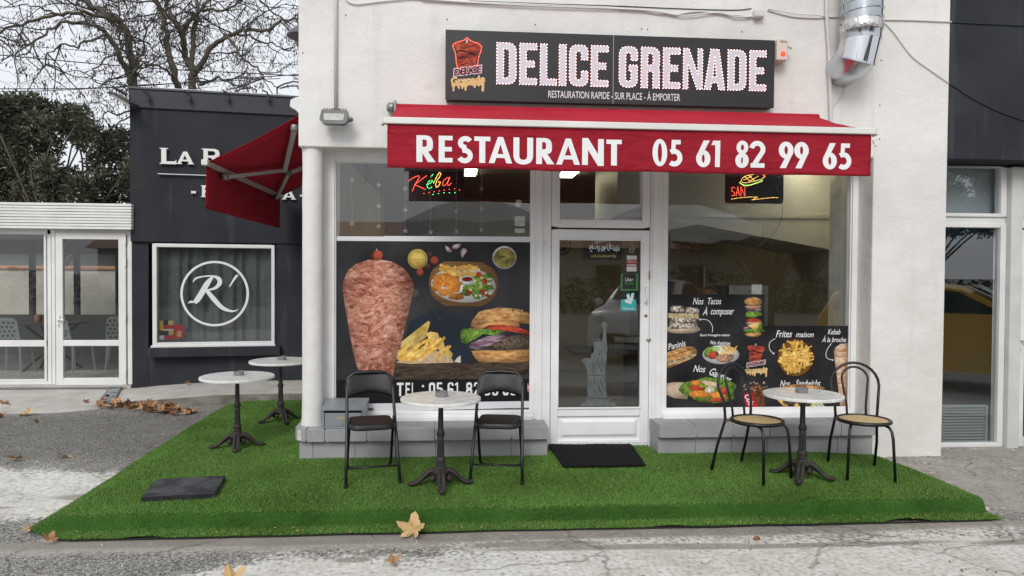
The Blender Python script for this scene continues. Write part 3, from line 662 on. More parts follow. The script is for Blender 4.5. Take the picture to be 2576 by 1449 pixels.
MB().lathe([(.014, 0), (.014, -.008), (.004, -.010)], (1.755, -.045, 1.285), 14, 'y').build('lock', BRASS, door)
MB().lathe([(.022, 0), (.020, -.012), (.008, -.016)], (1.782, -.045, 1.065), 16, 'y').build('lock_cylinder', M('worn_steel', (.45, .44, .42), rough=.35, metal=.9), door, smooth=True)
MB().box(1.779, 1.787, -.058, -.045, 1.62, 1.70).build('hinge', BRASS, door)
fit_text('6', (.785 - .0, .825, 1.93, 1.975), -.0672, M('paint_relief', (.68, .68, .68)), 'house_number', rb)
# tiled ledges: each tile its own piece
TILE = M('grey_stone_tile', (.27, .275, .28), (.38, .385, .39), scale=4, rough=.55, bump=.08, bscale=30, detail=8, lo=.25, hi=.75)
GROUT = M('tile_grout', (.68, .64, .57), (.52, .49, .44), scale=12, rough=.9)
def ledge(name, joints, pj, y_front=-.385, ztop=.335, hh=.108, round_left=False, yb=-.03, zb=-.02):
    core = MB(); core.box(joints[0] + (.04 if round_left else .012), joints[-1] - .012, y_front + .014, yb, ztop - hh + .012, ztop - .012); core.box(pj[0] + .012, pj[-1] - .012, -.318, yb, zb - .1, ztop - hh + .02)
    led = core.build(name, GROUT, rb)
    for a, b in zip(joints, joints[1:]):
        g = .0055
        if round_left and a == joints[0]:
            out = rp([(a, yb), (a, -.10), (a + .005, y_front + .10, .02), (a + .075, y_front + .01, .03), (b - g, y_front), (b - g, yb)])
            MB().prism([out], lambda x, y: (x, y, ztop - hh + .004), lambda x, y: (x, y, ztop)).build('tile', TILE, led)
            continue
        MB().box(a + g, b - g, y_front + .013, yb, ztop - .012, ztop).build('tile', TILE, led, bevel=.002)
        MB().box(a + g, b - g, y_front, y_front + .011, ztop - hh, ztop - .002 + rnd.uniform(-.001, .001)).build('tile', TILE, led, bevel=.002)
    for a, b in zip(pj, pj[1:]):
        MB().box(a + .002, b - .002, -.332, -.318, zb - .1, ztop - hh + .004).build('tile', TILE, led, bevel=.0015)
    for xx, s_ in ((joints[0], -1), (joints[-1], 1)):
        if round_left and s_ < 0: continue
        MB().box(min(xx, xx + s_ * -.011), max(xx, xx + s_ * -.011), y_front + .014, yb - .002, ztop - hh + .002, ztop - .013).build('tile', TILE, led, bevel=.001)
    for xx, s_ in ((pj[0], -1), (pj[-1], 1)):
        MB().box(min(xx, xx - s_ * .011), max(xx, xx - s_ * .011), -.317, yb - .002, zb - .1, ztop - hh).build('tile', TILE, led)
    return led
ledge('window_ledge', [-1.372, -1.255, -1.10, -.745, -.51, -.17, .165, .49, .815], [-1.325, -1.21, -.855, -.51, -.165, .165, .49, .812], round_left=True)
ledge('window_ledge', [1.795, 2.13, 2.47, 2.80, 3.13, 3.46, 3.79], [1.80, 2.14, 2.47, 2.80, 3.13, 3.46, 3.79])

# ================================================================ INSIDE, seen through the glass
LITE = EM('ceiling_light_panel', (1, .89, .60), 8.0)
def cl(px0, px1, py, label, ln=.5):
    a = hz(px0, py, 2.94); b = hz(px1, py, 2.94)
    o = thing('ceiling_light', label, 'lamp', (a[0], a[1] - ln / 2, 2.94), 'ceiling lights inside')
    MB().box(a[0], b[0], a[1] - ln, a[1], 2.93, 2.945).build('diffuser', LITE, o)
    frame('housing', 0, 1, 0, 1, .1, .1, .1, .1, parent=o) if False else MB().box(a[0] - .02, b[0] + .02, a[1] - ln - .02, a[1] + .02, 2.946, 2.958).build('housing', M('lamp_white', .7), o)
cl(1168, 1196, 441, 'small lit ceiling panel seen through the left window under the awning', .55)
cl(1402, 1440, 445, 'lit ceiling panel seen through the transom above the door', .6)
cl(1600, 1640, 466, 'lit ceiling panel at the right edge of the transom glass', .3)
cl(1990, 2060, 400, 'lit ceiling panel above the counter, hidden by the valance', .6)
wy = 5.83
x0, x1, z0, z1 = dbox(1466, 602, 1562, 652, wy)
tv_ = thing('wall_screen', 'dark television with white Arabic lettering seen through the door glass', 'screen', ((x0 + x1) / 2, wy, z0))
MB().box(x0, x1, wy - .06, wy, z0, z1).build('screen', M('tv_black', (.012, .012, .02), rough=.3), tv_)
sc_white = EM('screen_white', (.75, .8, .9), .5)
fit_text('دعاء في يوم الأثنين', (x0 + .1, x1 - .04, z1 - .22, z1 - .05), wy - .063, sc_white, 'caption', tv_)
fit_text('مستجاب للرزق والفرج والشفاء العاجل', (x0 + .14, x1 - .1, z1 - .32, z1 - .26), wy - .063, EM('screen_yellow', (.8, .65, .2), .4), 'caption', tv_)
x, z = hy(1413, 618, wy)
ck_ = thing('wall_clock', 'round black wall clock behind the door glass, top left', 'clock', (x, wy, z - .16))
MB().lathe([(.17, 0), (.17, -.03), (.15, -.035)], (x, wy, z), 28, 'y').build('case', M('clock_black', .02), ck_)
cm = MB()
for i in range(12): a = i * math.pi / 6; cm.box(x + .12 * math.sin(a) - .012, x + .12 * math.sin(a) + .012, wy - .040, wy - .037, z + .12 * math.cos(a) - .014, z + .12 * math.cos(a) + .014)
cm.build('numerals', M('clock_marks', .6), ck_)
ch_ = MB(); ch_.box(x - .005, x + .005, wy - .042, wy - .039, z, z + .1); ch_.box(x, x + .07, wy - .042, wy - .039, z - .005, z + .005); ch_.build('hand', M('clock_marks', .6), ck_)
STEEL = M('brushed_steel', (.34, .34, .33), (.44, .44, .43), scale=3, rough=.35, metal=.7, stretch=(1, 1, 14))
hd = thing('extractor_hood', 'grey steel extractor hood hanging behind the right window', 'hood', (3.0, 1.6, 1.95))
h = MB(); h.prism([[(1.75, 2.05), (2.65, 2.22), (4.2, 1.95), (4.2, 2.95), (1.75, 2.95)]], lambda x, z: (x, 1.15, z), lambda x, z: (x, 2.4, z)); h.build('canopy', M('hood_steel', (.46, .455, .44), (.52, .515, .50), scale=2, rough=.45), hd)
MB().box(1.75, 4.2, 1.13, 1.15, 2.30, 2.34).build('rim', M('steel_edge', .6, rough=.3, metal=.8), hd)
ct = thing('counter', 'steel topped serving counter behind the right window', 'counter', (3.0, 1.5, 0))
MB().box(2.0, 4.2, 1.2, 1.85, .02, .92).build('front', M('counter_front', (.06, .06, .065), rough=.4), ct); MB().box(1.96, 4.22, 1.15, 1.9, .92, .96).build('worktop', STEEL, ct)
MB().box(3.05, 3.5, 1.25, 1.8, .96, 1.55).build('back_unit', STEEL, ct)
dn = thing('doner_spit', 'brown meat cone on a spit behind the right window', 'kebab spit', (2.85, 1.5, .96))
d_ = MB(); d_.lathe([(.05, .06), (.09, .1), (.12, .25), (.15, .42), (.14, .5), (.08, .56)], (2.85, 1.5, .96), 20); d_.build('meat', M('meat_brown', (.16, .07, .035), (.28, .14, .07), scale=20, bump=.5), dn, smooth='all')
MB().tube([(2.85, 1.5, .96), (2.85, 1.5, 1.75)], .012, 8).build('rod', STEEL, dn)
x0, x1, z0, z1 = dbox(1674, 660, 1693, 740, 2.4)
bl_ = thing('drinks_cooler', 'dark blue drinks cooler at the left edge of the right window', 'cooler', (2.55, 2.6, 0))
MB().box(2.35, 2.75, 2.4, 3.0, .02, 1.72).build('cabinet', M('cooler_blue', (.03, .06, .12), rough=.3), bl_, bevel=.02); MB().box(2.40, 2.70, 2.38, 2.399, .3, 1.6).build('door', M('cooler_glass', (.05, .10, .18), rough=.1), bl_)
def inner_chair(x, y, rz, label):
    t = thing('dining_chair', label, 'chair', (x, y, .012), local=True, rz=rz)
    BK = M('chair_dark', (.03, .027, .025), rough=.5)
    MB().box(-.2, .2, -.2, .2, .42, .47).build('seat', BK, t, bevel=.015); MB().prism([rp([(-.2, .52), (.2, .52), (.18, .98, .05), (-.18, .98, .05)])], lambda a, b: (a, .2 + (b - .5) * .18, b), lambda a, b: (a, .235 + (b - .5) * .18, b)).build('backrest', BK, t)
    for sx in (-1, 1):
        for sy in (-1, 1): MB().tube([(sx * .17, sy * .17, .43), (sx * .19, sy * .2, 0)], .018, 6).build('leg', BK, t)
    return t
p = hz(1424, 880, .02); inner_chair(p[0] + .1, p[1] + .2, R(100), 'dark dining chair behind the lower left of the door glass')
lt = thing('inner_table', 'dark table standing inside behind the door glass', 'table', (1.75, 1.9, .012))
MB().box(1.35, 2.05, 1.6, 2.3, .74, .78).build('top', M('chair_dark', .03), lt, bevel=.01); MB().box(1.66, 1.74, 1.9, 1.98, .02, .74).build('leg', M('chair_dark', .03), lt); MB().box(1.45, 1.95, 1.7, 2.2, .012, .03).build('foot', M('chair_dark', .03), lt)
# LED window signs
BLK = M('led_panel_black', (.012, .010, .012), rough=.35)
LR, LG, LY = EM('led_red', (1, .09, .05), 5), EM('led_green', (.1, 1, .25), 4), EM('led_amber', (1, .55, .12), 5)
zk = zoom(1250, 600, 2.862); zs = zoom(2550, 600, 2.634)
def dots(path, step, zf, y, r_, mat, parent, name='led'):
    m = MB(); acc = 0
    P = [Vector(hy(*zf(*p), y)) for p in path]
    pts = [P[0]]
    for a, b in zip(P, P[1:]):
        l = (b - a).length; t = step - acc
        while t <= l: pts.append(a + (b - a) * (t / l)); t += step
        acc = l - (t - step)
    for p in pts: m.lathe([(r_, 0), (r_ * .8, -r_ * .8), (r_ * .2, -r_)], (p.x, y, p.y), 6, 'y')
    return tag(m.build(name, mat, parent), kind='stuff')
def led_panel(px0, px1, py1, label, ztop):
    a = hy(px0, py1, .06); b = hy(px1, py1, .06)
    t = thing('led_sign', label, 'sign', ((a[0] + b[0]) / 2, .06, a[1]))
    MB().prism([rp([(a[0], a[1], .03), (b[0], a[1], .03), (b[0], ztop, .03), (a[0], ztop, .03)])], lambda x, z: (x, .055, z), lambda x, z: (x, .085, z)).build('panel', BLK, t)
    MB().tube([(a[0] + .1, .07, ztop), (a[0] + .1, .07, 2.7)], .003, 5).build('hanger', M('thin_wire', .1), t); return t
ks = led_panel(1018, 1168, 503.5, 'black panel with red, green and amber Kéba in light dots, left window', 2.64)
yk = .05
dots([(1035, 318), (1060, 298), (1100, 275), (1140, 264), (1150, 280), (1135, 305), (1110, 345), (1090, 385), (1065, 445)], .0140, zk, yk, .0034, LR, ks)
dots([(1228, 266), (1180, 298), (1135, 335), (1095, 362), (1120, 375), (1160, 390), (1215, 418)], .0140, zk, yk, .0034, LR, ks)
dots([(1235, 365), (1275, 345), (1300, 325), (1285, 312), (1255, 325), (1236, 360), (1238, 395), (1265, 408), (1300, 385)], .0140, zk, yk, .0036, LG, ks)
dots([(1278, 276), (1310, 236)], .0140, zk, yk, .0036, LG, ks)
dots([(1310, 345), (1345, 270), (1375, 225), (1392, 235), (1380, 270), (1345, 320), (1330, 365), (1340, 395), (1370, 375), (1385, 335), (1350, 330)], .0140, zk, yk, .0034, LY, ks)
dots([(1490, 282), (1455, 290), (1420, 320), (1408, 360), (1425, 380), (1455, 355), (1488, 290), (1465, 345), (1475, 378), (1505, 350)], .0140, zk, yk, .0034, LR, ks)
dots([(1200, 463), (1315, 443), (1430, 425), (1545, 410), (1602, 425)], .047, zk, yk, .0034, LR, ks)
dots([(1303, 474), (1428, 455), (1550, 454)], .050, zk, yk, .0036, LG, ks)
ss_ = led_panel(1825.5, 1970, 510.5, 'black panel with SAN, an underline and a sandwich in light dots in the right window', 2.64)
for pth in ([(905, 370), (885, 360), (870, 375), (875, 400), (900, 415), (905, 440), (885, 452), (868, 440)], [(918, 450), (935, 355), (952, 450)], [(925, 420), (948, 420)], [(968, 450), (968, 358), (1008, 450), (1008, 358)]): dots(pth, .0105, zs, yk, .0026, LR, ss_)
dots([(870, 484), (960, 470), (1060, 462), (1140, 464), (1085, 492), (1200, 478), (1300, 468), (1350, 470)], .0125, zs, yk, .0024, LY, ss_)
dots([(950, 310), (980, 330), (1020, 342), (1090, 330), (1150, 305), (1200, 285)], .0115, zs, yk, .0027, LG, ss_)
dots([(960, 320), (1000, 348), (1050, 345), (1190, 300)], .0115, zs, yk, .0024, LY, ss_)
dots([(965, 300), (985, 262), (1030, 240), (1100, 228), (1210, 228), (1215, 250), (1180, 280), (1100, 300), (1000, 318), (965, 300)], .0115, zs, yk, .0025, LY, ss_)
dots([(1010, 250), (1060, 300)], .0115, zs, yk, .0024, LY, ss_); dots([(1050, 240), (1110, 295)], .0115, zs, yk, .0024, LY, ss_); dots([(1000, 285), (1080, 245)], .0115, zs, yk, .0024, LY, ss_); dots([(1060, 298), (1150, 245)], .0115, zs, yk, .0024, LY, ss_)
dots([(1190, 232), (1215, 240), (1200, 265)], .0115, zs, yk, .0026, LR, ss_)
# star garlands
FROST = M('frosted_plastic', (.24, .24, .24), rough=.4)
for sx, stars, lab in ((390, (310, 800), 'star garland hanging nearest the left edge of the left window'), (690, (365, 605, 832), 'star garland second from the left in the left window'), (990, (410, 650, 885), 'star garland hanging below the left end of the red and green light panel'), (1275, (900,), 'star garland with one star below the middle of the light panel'), (1568, (660, 895), 'star garland below the right end of the light panel'), (1848, (405, 640, 872), 'star garland just right of the light panel in the left window')):
    x, zt = hy(*zk(sx, 110), .035); g_ = thing('star_garland', lab, 'garland', (x, .035, 2.0), 'star garlands in the left window')
    MB().tube([(x + .004 * math.sin(i), .035, 2.65 - i * .055) for i in range(12)], .0016, 4).build('cord', FROST, g_)
    for sy in stars:
        cx_, cz_ = hy(*zk(sx, sy), .035); a0 = rnd.uniform(0, 1.2)
        pts = [(cx_ + (.03 if k % 2 == 0 else .011) * math.sin(a0 + k * math.pi / 5), cz_ + (.03 if k % 2 == 0 else .011) * math.cos(a0 + k * math.pi / 5)) for k in range(10)]
        MB().prism([pts], lambda x, z: (x, .033, z), lambda x, z: (x, .038, z)).build('star', FROST, g_)
for nm, (a, b, c, d), lab in (('price_tag', (2222, 530, 2302, 622), 'tilted white tag hanging in the upper right of the left window'), ('card', (2222, 718, 2336, 832), 'square pale card stuck low on the right of the left window'), ('card', (2225, 858, 2335, 908), 'small pale card just above the white strip in the left window')):
    A_ = hy(*zk(a, b), .02); B_ = hy(*zk(c, d), .02); k = .018 if nm == 'price_tag' else 0
    MB().prism([[(A_[0] + k, A_[1]), (B_[0], A_[1] - k * .4), (B_[0] - k, B_[1]), (A_[0], B_[1] + k * .4)]], lambda x, z: (x, .012, z), lambda x, z: (x, .016, z)).build(nm, M('card_pale', (.62, .61, .58), (.5, .49, .47), scale=40), None) and None
    tag(bpy.context.scene.objects[-1] if False else [o for o in COL.objects if o.name.startswith(nm)][-1], lab, 'card')
A_ = hy(*zs(1075, 1370), .02); B_ = hy(*zs(1180, 1449), .02)
tag(MB().prism([rp([(A_[0], A_[1], .008), (B_[0], A_[1], .008), (B_[0], B_[1] - .02), (A_[0], B_[1] - .02)])], lambda x, z: (x, .012, z), lambda x, z: (x, .018, z)).build('socket_plate', M('card_pale', .6)), 'small white plate above the menu poster in the right window', 'plate')
A_ = [hy(*zs(a, b), .03) for a, b in ((1325, 330), (1390, 500), (1402, 600), (1385, 700), (1340, 800), (1250, 900), (1150, 970), (1070, 1015), (1045, 1030))]
tag(MB().tube([(a, .03, b) for a, b in A_], .0025, 5, ).build('sign_cable', M('thin_cable', .12)), 'thin cable curling down from the right light panel', 'cable')

# ================================================================ FASCIA SIGN
SY = FY - .10
sg = thing('shop_sign', 'long black shop sign with white letters edged by tiny red lights above the awning', 'sign', (1.35, FY, 3.145))
SX0, SX1, SZ0, SZ1, SPL = -.095, 2.80, 3.145, 3.74, 1.356
SBL = M('sign_black_panel', (.013, .012, .014), (.018, .016, .018), scale=1.2, rough=.38)
MB().box(SX0 + .006, SX1 - .006, SY + .004, FY + .02, SZ0 + .006, SZ1 - .006).build('case', M('sign_case', .012, rough=.4), sg)
MB().box(SX0, SPL - .0015, SY, SY + .004, SZ0, SZ1).build('panel', SBL, sg, bevel=.001); MB().box(SPL + .0015, SX1, SY, SY + .004, SZ0, SZ1).build('panel', SBL, sg, bevel=.001)
MB().box(SPL - .003, SPL + .003, SY - .0015, SY - .0005, SZ0 + .004, SZ1 - .004).build('joint_strip', M('joint_steel', (.30, .29, .30), rough=.35, metal=.6), sg)
SCR = M('sign_screw', .02, rough=.4)
for zz in (SZ0 + .02, SZ1 - .02):
    for xx in (SX0 + .02, .30, .68, 1.02, SPL - .02, SPL + .02, 1.66, 2.05, 2.42, SX1 - .02): MB().lathe([(.008, 0), (.007, -.004), (.002, -.005)], (xx, SY, zz), 8, 'y').build('screw', SCR, sg)
z7 = zoom(1750, 100, 3.68); z8 = zoom(2400, 100, 3.22); LY_ = SY - .0012
WHT = M('sign_white_vinyl', (.62, .60, .66), rough=.4)
WHT.node_tree.nodes['Principled BSDF'].inputs['Emission Color'].default_value = (.9, .75, .8, 1); 
LED = EM('sign_led', (1, .55, .50), 4.5); LEDR = EM('sign_led_red', (1, .10, .05), 6.0)
LZ0, LZ1 = 3.292, 3.644
def led_ring(loops, step, r_, mat, parent, closed=True):
    m = MB()
    for l in loops:
        L_ = [Vector(p) for p in l] + ([Vector(l[0])] if closed else [])
        tot = sum((b - a).length for a, b in zip(L_, L_[1:])); n = max(3, round(tot / step)); st = tot / n; acc = 0; k = 0; nxt = 0
        pts = []
        for a, b in zip(L_, L_[1:]):
            le = (b - a).length
            while nxt <= acc + le + 1e-9 and k < n + (0 if closed else 1): pts.append(a + (b - a) * ((nxt - acc) / max(le, 1e-9))); nxt += st; k += 1
            acc += le
        for p in pts: m.lathe([(r_, 0), (r_ * .75, -r_), (r_ * .1, -r_ * 1.5)], (p.x, LY_, p.y), 6, 'y')
    return tag(m.build('led', mat, parent), kind='stuff')
for zf, word in ((z7, (('D', 757, 1040), ('E', 1090, 1340), ('L', 1388, 1628), ('I', 1662, 1765), ('C', 1810, 2080), ('E', 2125, 2375))), (z8, (('G', 122, 355), ('R', 400, 635), ('E', 680, 895), ('N', 935, 1180), ('A', 1203, 1465), ('D', 1500, 1732), ('E', 1775, 1985)))):
    for ch, a, b in word:
        x0 = hy(*zf(a, 500), SY)[0]; x1 = hy(*zf(b, 500), SY)[0]; wd_ = x1 - x0; hh = LZ1 - LZ0
        ps = cond(ch, wd_, hh, wd_ * .36 if ch in 'DCGR' else .058 if ch != 'N' else .05, .054)
        lo = MB(); loops = []
        for p_ in ps:
            L_ = [[(x0 + x, LZ0 + z) for x, z in l] for l in p_]; lo.poly(L_, lambda x, z: (x, LY_, z)); loops += L_
        le = lo.build('letter', WHT, sg); led_ring(loops, .0275, .0034, LED, le)
x0, _ = hy(*z7(1505, 945), SY); x1, _ = hy(*z8(895, 950), SY)
fit_text('RESTAURATION RAPIDE - SUR PLACE - À EMPORTER', (x0, x1, 3.185, 3.262), LY_, M('sign_text_white', .75, rough=.4), 'lettering', sg, bold=.004)
# kebab logo, also printed on the menu poster
def logo(parent, zf, y, leds, base=0):
    e = .0006; ly = lambda k: y - e * k
    W2 = lambda pts: [hy(*zf(*p), y) for p in pts]
    put = lambda pts, k, mat, name: MB().poly([W2(pts)], lambda x, z: (x, ly(k), z)).build(name, mat, parent)
    LRED = M('logo_meat', (.50, .10, .045), (.22, .035, .025), scale=14, lo=.4, hi=.55, stretch=(1, 1, 3.5), dist=1.2, c3=(.38, .07, .035))
    put([(150, 262), (240, 240), (300, 248), (350, 240), (430, 255), (500, 270), (525, 305), (515, 360), (480, 410), (470, 470), (450, 540), (455, 600), (390, 630), (200, 640), (185, 560), (195, 490), (180, 430), (200, 385), (160, 330), (148, 285)], 1, LRED, 'printed_meat')
    DKR = M('logo_dark', (.05, .012, .012))
    for pts in ([(165, 380), (240, 350), (330, 375), (430, 395), (505, 430), (420, 410), (310, 392), (230, 375)], [(190, 465), (270, 445), (350, 455), (300, 470), (220, 480)], [(300, 430), (400, 395), (470, 440), (400, 425)], [(200, 585), (260, 560), (330, 545), (280, 575)]): put(pts, 2, DKR, 'printed_fold')
    put([(312, 205), (338, 205), (338, 250), (312, 250)], 2, M('logo_grey', .5), 'printed_skewer')
    OUT, MAR, CRM = M('logo_white', .72), M('logo_maroon', (.20, .022, .045)), M('logo_cream', (.72, .50, .22))
    rot = R(9); b0 = W2([(118, 650), (555, 650)]); zz = W2([(300, 580)])[0][1], W2([(300, 735)])[0][1]
    bx = (b0[0][0], b0[1][0], zz[1] + .012, zz[0] - .012)
    gx = (bx[1] - bx[0])
    fit_text('DELICE', (bx[0] - gx * .012, bx[1] + gx * .012, bx[2] - gx * .015, bx[3] + gx * .015), ly(3), OUT, 'printed_word', parent, shear=.25, bold=.10, rot=rot)
    fit_text('DELICE', (bx[0] + gx * .02, bx[1] - gx * .02, bx[2] + gx * .012, bx[3] - gx * .012), ly(4), MAR, 'printed_word', parent, shear=.25, bold=.045, rot=rot)
    b1 = W2([(90, 850), (590, 725)])
    fit_text('Grenade', (b1[0][0], b1[1][0], b1[0][1] + .006, b1[1][1] - .010), ly(5), CRM, 'printed_word', parent, bold=.05, rot=R(6))
    put([(95, 855), (330, 815), (575, 790), (578, 850), (572, 950), (555, 965), (535, 945), (540, 880), (520, 860), (505, 885), (490, 890), (480, 865), (455, 870), (450, 905), (430, 910), (415, 875), (380, 868), (340, 870), (322, 900), (320, 940), (305, 950), (290, 935), (292, 900), (275, 890), (268, 925), (245, 920), (243, 885), (200, 870), (225, 900), (218, 922), (200, 920), (185, 880), (160, 872), (145, 900), (142, 950), (130, 962), (118, 945), (120, 905)], 3, CRM, 'printed_drip')
    if leds:
        pth = W2([(190, 612), (172, 540), (165, 460), (160, 400), (135, 340), (118, 290), (150, 258), (220, 232), (290, 215), (312, 185), (340, 185), (365, 218), (430, 245), (500, 265), (540, 310), (530, 370), (505, 430), (490, 500), (475, 590)])
        led_ring([pth], .0165, .0036, LEDR, parent, closed=False)
logo(sg, z7, SY - .0006, True)
# transformer box
nb_ = thing('neon_switch_box', 'cream switch box marked NEON with a red lamp at the right end of the sign', 'switch box', (2.87, FY, 3.56))
CRM_ = M('cream_box', (.62, .57, .50), rough=.5)
MB().box(2.808, 2.905, FY - .13, FY, 3.562, 3.742).build('case', CRM_, nb_, bevel=.004); MB().box(2.906, 2.922, FY - .10, FY, 3.575, 3.735).build('back_plate', M('box_back_plate', (.45, .42, .38)), nb_)  # back plate in a darker cream than the case
fit_text('NEON', (2.835, 2.895, 3.712, 3.730), FY - .1315, M('neon_text_red', (.35, .04, .03)), 'lettering', nb_, bold=.02)
MB().lathe([(.024, 0), (.022, -.008), (.010, -.014), (.001, -.015)], (2.862, FY - .13, 3.615), 18, 'y').build('lamp', EM('neon_lamp', (1, .05, .02), 1.6), nb_, smooth=True)
MB().tube([(2.91, FY - .08, 3.70), (2.95, FY - .09, 3.69), (2.955, FY - .09, 3.67)], .012, 8).build('lever', CRM_, nb_, smooth='all')

# ================================================================ FRONT AWNING
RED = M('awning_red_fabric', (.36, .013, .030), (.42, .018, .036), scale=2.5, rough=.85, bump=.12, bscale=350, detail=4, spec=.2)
def cloth(name, c1, c2, wr):
    m = M(name, c1, c2, scale=2.5, rough=.85, detail=6, spec=.2); N, L = m.node_tree.nodes, m.node_tree.links; b = N['Principled BSDF']; tc = N.new('ShaderNodeTexCoord')
    mp = N.new('ShaderNodeMapping'); mp.inputs['Rotation'].default_value = (0, R(28), 0); mp.inputs['Scale'].default_value = (2.2, 1, 6); L.new(tc.outputs['Object'], mp.inputs[0])
    t = N.new('ShaderNodeTexNoise'); t.inputs['Scale'].default_value = 1.5; t.inputs['Detail'].default_value = 3; t.inputs['Distortion'].default_value = .8; L.new(mp.outputs[0], t.inputs['Vector'])
    w_ = N.new('ShaderNodeTexNoise'); w_.inputs['Scale'].default_value = 420; L.new(tc.outputs['Object'], w_.inputs['Vector'])
    b1 = N.new('ShaderNodeBump'); b1.inputs['Strength'].default_value = wr; b1.inputs['Distance'].default_value = .06; L.new(t.outputs[0], b1.inputs['Height'])
    b2 = N.new('ShaderNodeBump'); b2.inputs['Strength'].default_value = .12; b2.inputs['Distance'].default_value = .004; L.new(w_.outputs[0], b2.inputs['Height']); L.new(b1.outputs[0], b2.inputs['Normal']); L.new(b2.outputs[0], b.inputs['Normal']); return m
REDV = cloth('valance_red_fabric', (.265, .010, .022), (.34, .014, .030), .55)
ALU = M('white_lacquered_bar', (.66, .66, .62), (.74, .74, .70), scale=3, rough=.35)
aw = thing('awning', 'red front awning with white RESTAURANT and telephone number on its valance', 'awning', (1.35, FY, 2.44))
AX0, AX1, BY = -.505, 3.205, -1.2
def sag(x, t): return .012 * mnoise.noise(Vector((x * 1.2, t * 2, 4))) - .02 * math.sin(math.pi * t) + .006 * mnoise.noise(Vector((x * 4 + t * 5, t * 2, 8)))
f = MB(); NXa, NYa = 60, 12
for j in range(NYa + 1):
    for i in range(NXa + 1):
        t = j / NYa; x = AX0 + (AX1 - AX0) * i / NXa; f.v.append((x, FY - .05 + (BY - FY + .05) * t, 3.10 + (2.80 - 3.10) * t + sag(x, t)))
for j in range(NYa):
    for i in range(NXa): k = j * (NXa + 1) + i; f.f.append((k, k + 1, k + NXa + 2, k + NXa + 1)); f.mi.append(0)
fo = f.build('canopy', RED, aw, smooth='all'); md = fo.modifiers.new('t', 'SOLIDIFY'); md.thickness = .003
MB().tube([(AX0 - .02, FY - .06, 3.075), (AX1 + .02, FY - .06, 3.075)], .035, 16).build('roller', RED, aw, smooth=True)
def vy(x, z): return BY - .012 + .007 * mnoise.noise(Vector((x * 2.4 + (z - 2.7) * 1.5, z * 2, 2))) * min(1, (2.78 - z) / .12) + .004 * math.sin(x * 5 + z * 9) * min(1, (2.78 - z) / .2)
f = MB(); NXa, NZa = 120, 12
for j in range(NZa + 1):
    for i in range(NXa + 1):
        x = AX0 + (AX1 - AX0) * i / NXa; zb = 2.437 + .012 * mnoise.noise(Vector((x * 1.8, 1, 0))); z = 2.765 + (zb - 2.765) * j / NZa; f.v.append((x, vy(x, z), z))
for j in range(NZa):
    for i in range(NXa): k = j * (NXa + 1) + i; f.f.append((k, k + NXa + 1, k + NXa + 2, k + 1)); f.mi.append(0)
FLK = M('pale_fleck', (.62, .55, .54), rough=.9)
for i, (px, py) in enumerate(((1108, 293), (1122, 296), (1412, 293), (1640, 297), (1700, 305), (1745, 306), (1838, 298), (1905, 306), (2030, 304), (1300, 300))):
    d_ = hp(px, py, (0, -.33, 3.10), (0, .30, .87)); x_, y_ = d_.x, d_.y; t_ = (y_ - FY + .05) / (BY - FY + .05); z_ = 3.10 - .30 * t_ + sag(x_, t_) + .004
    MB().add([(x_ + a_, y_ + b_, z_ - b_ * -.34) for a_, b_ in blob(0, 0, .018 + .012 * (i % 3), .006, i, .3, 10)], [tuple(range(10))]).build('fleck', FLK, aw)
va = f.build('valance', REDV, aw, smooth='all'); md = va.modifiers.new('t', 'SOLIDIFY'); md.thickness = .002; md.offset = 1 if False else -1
m = MB(); m.box(-.535, 3.235, BY - .035, BY + .03, 2.758, 2.806); m.build('front_bar', ALU, aw, bevel=.006)
m = MB(); m.box(-.55, -.534, BY - .04, BY + .035, 2.75, 2.81); m.build('end_cap', ALU, aw, bevel=.004); m = MB(); m.box(3.234, 3.25, BY - .04, BY + .035, 2.75, 2.81); m.build('end_cap', ALU, aw, bevel=.004)
ENDM = M('awning_bracket', (.25, .25, .25), rough=.4, metal=.5)
m = MB(); m.lathe([(.03, 0), (.045, .02), (.045, .05), (.03, .06)], (-.59, FY - .06, 3.075), 14, 'x'); m.box(-.53, -.51, FY - .1, FY, 3.02, 3.13); m.build('crank_gear', ENDM, aw, smooth=True)
for a, b, c in (((-.30, FY - .05, 3.0), (.35, FY - .45, 2.90), (-.2, BY + .03, 2.78)), ((3.0, FY - .05, 3.0), (2.35, FY - .45, 2.90), (2.9, BY + .03, 2.78))): MB().tube([a, b, c], .022, 8).build('arm', ALU, aw)
VW = M('valance_white_print', (.80, .80, .80), rough=.7, bump=.05, bscale=200)
def vlet(ch, x0, x1, z0=2.484, z1=2.679):
    h_ = z1 - z0; mb = MB()
    for k, p_ in enumerate(geo(ch, (x1 - x0) / h_)):
        mb.poly([[(x0 + x * h_, z0 + z * h_) for x, z in l] for l in p_], lambda x, z: (x, vy(x, z) - .0035 - .0004 * k, z))
    mb.build('letter', VW, va)
za, zb_ = zoom(1150, 0, 2.061), zoom(2350, 0, 2.012)
for ch, a, b in (('R', 1010, 1165), ('E', 1190, 1303), ('S', 1337, 1470), ('T', 1478, 1608), ('A', 1595, 1785), ('U', 1795, 1955), ('R', 1980, 2128), ('A', 2143, 2335), ('N', 2352, 2527)): vlet(ch, hy(*za(a, 1200), BY)[0], hy(*za(b, 1200), BY)[0])
for ch, a, b in (('T', 72, 193), ('0', 436, 553), ('5', 566, 668), ('6', 783, 898), ('1', 902, 972), ('8', 1093, 1198), ('2', 1210, 1323), ('9', 1433, 1550), ('9', 1556, 1670), ('6', 1780, 1893), ('5', 1905, 2005)): vlet(ch, hy(*zb_(a, 1200), BY)[0], hy(*zb_(b, 1200), BY)[0], 2.487 if ch != 'T' else 2.483, 2.686 if ch != 'T' else 2.677)

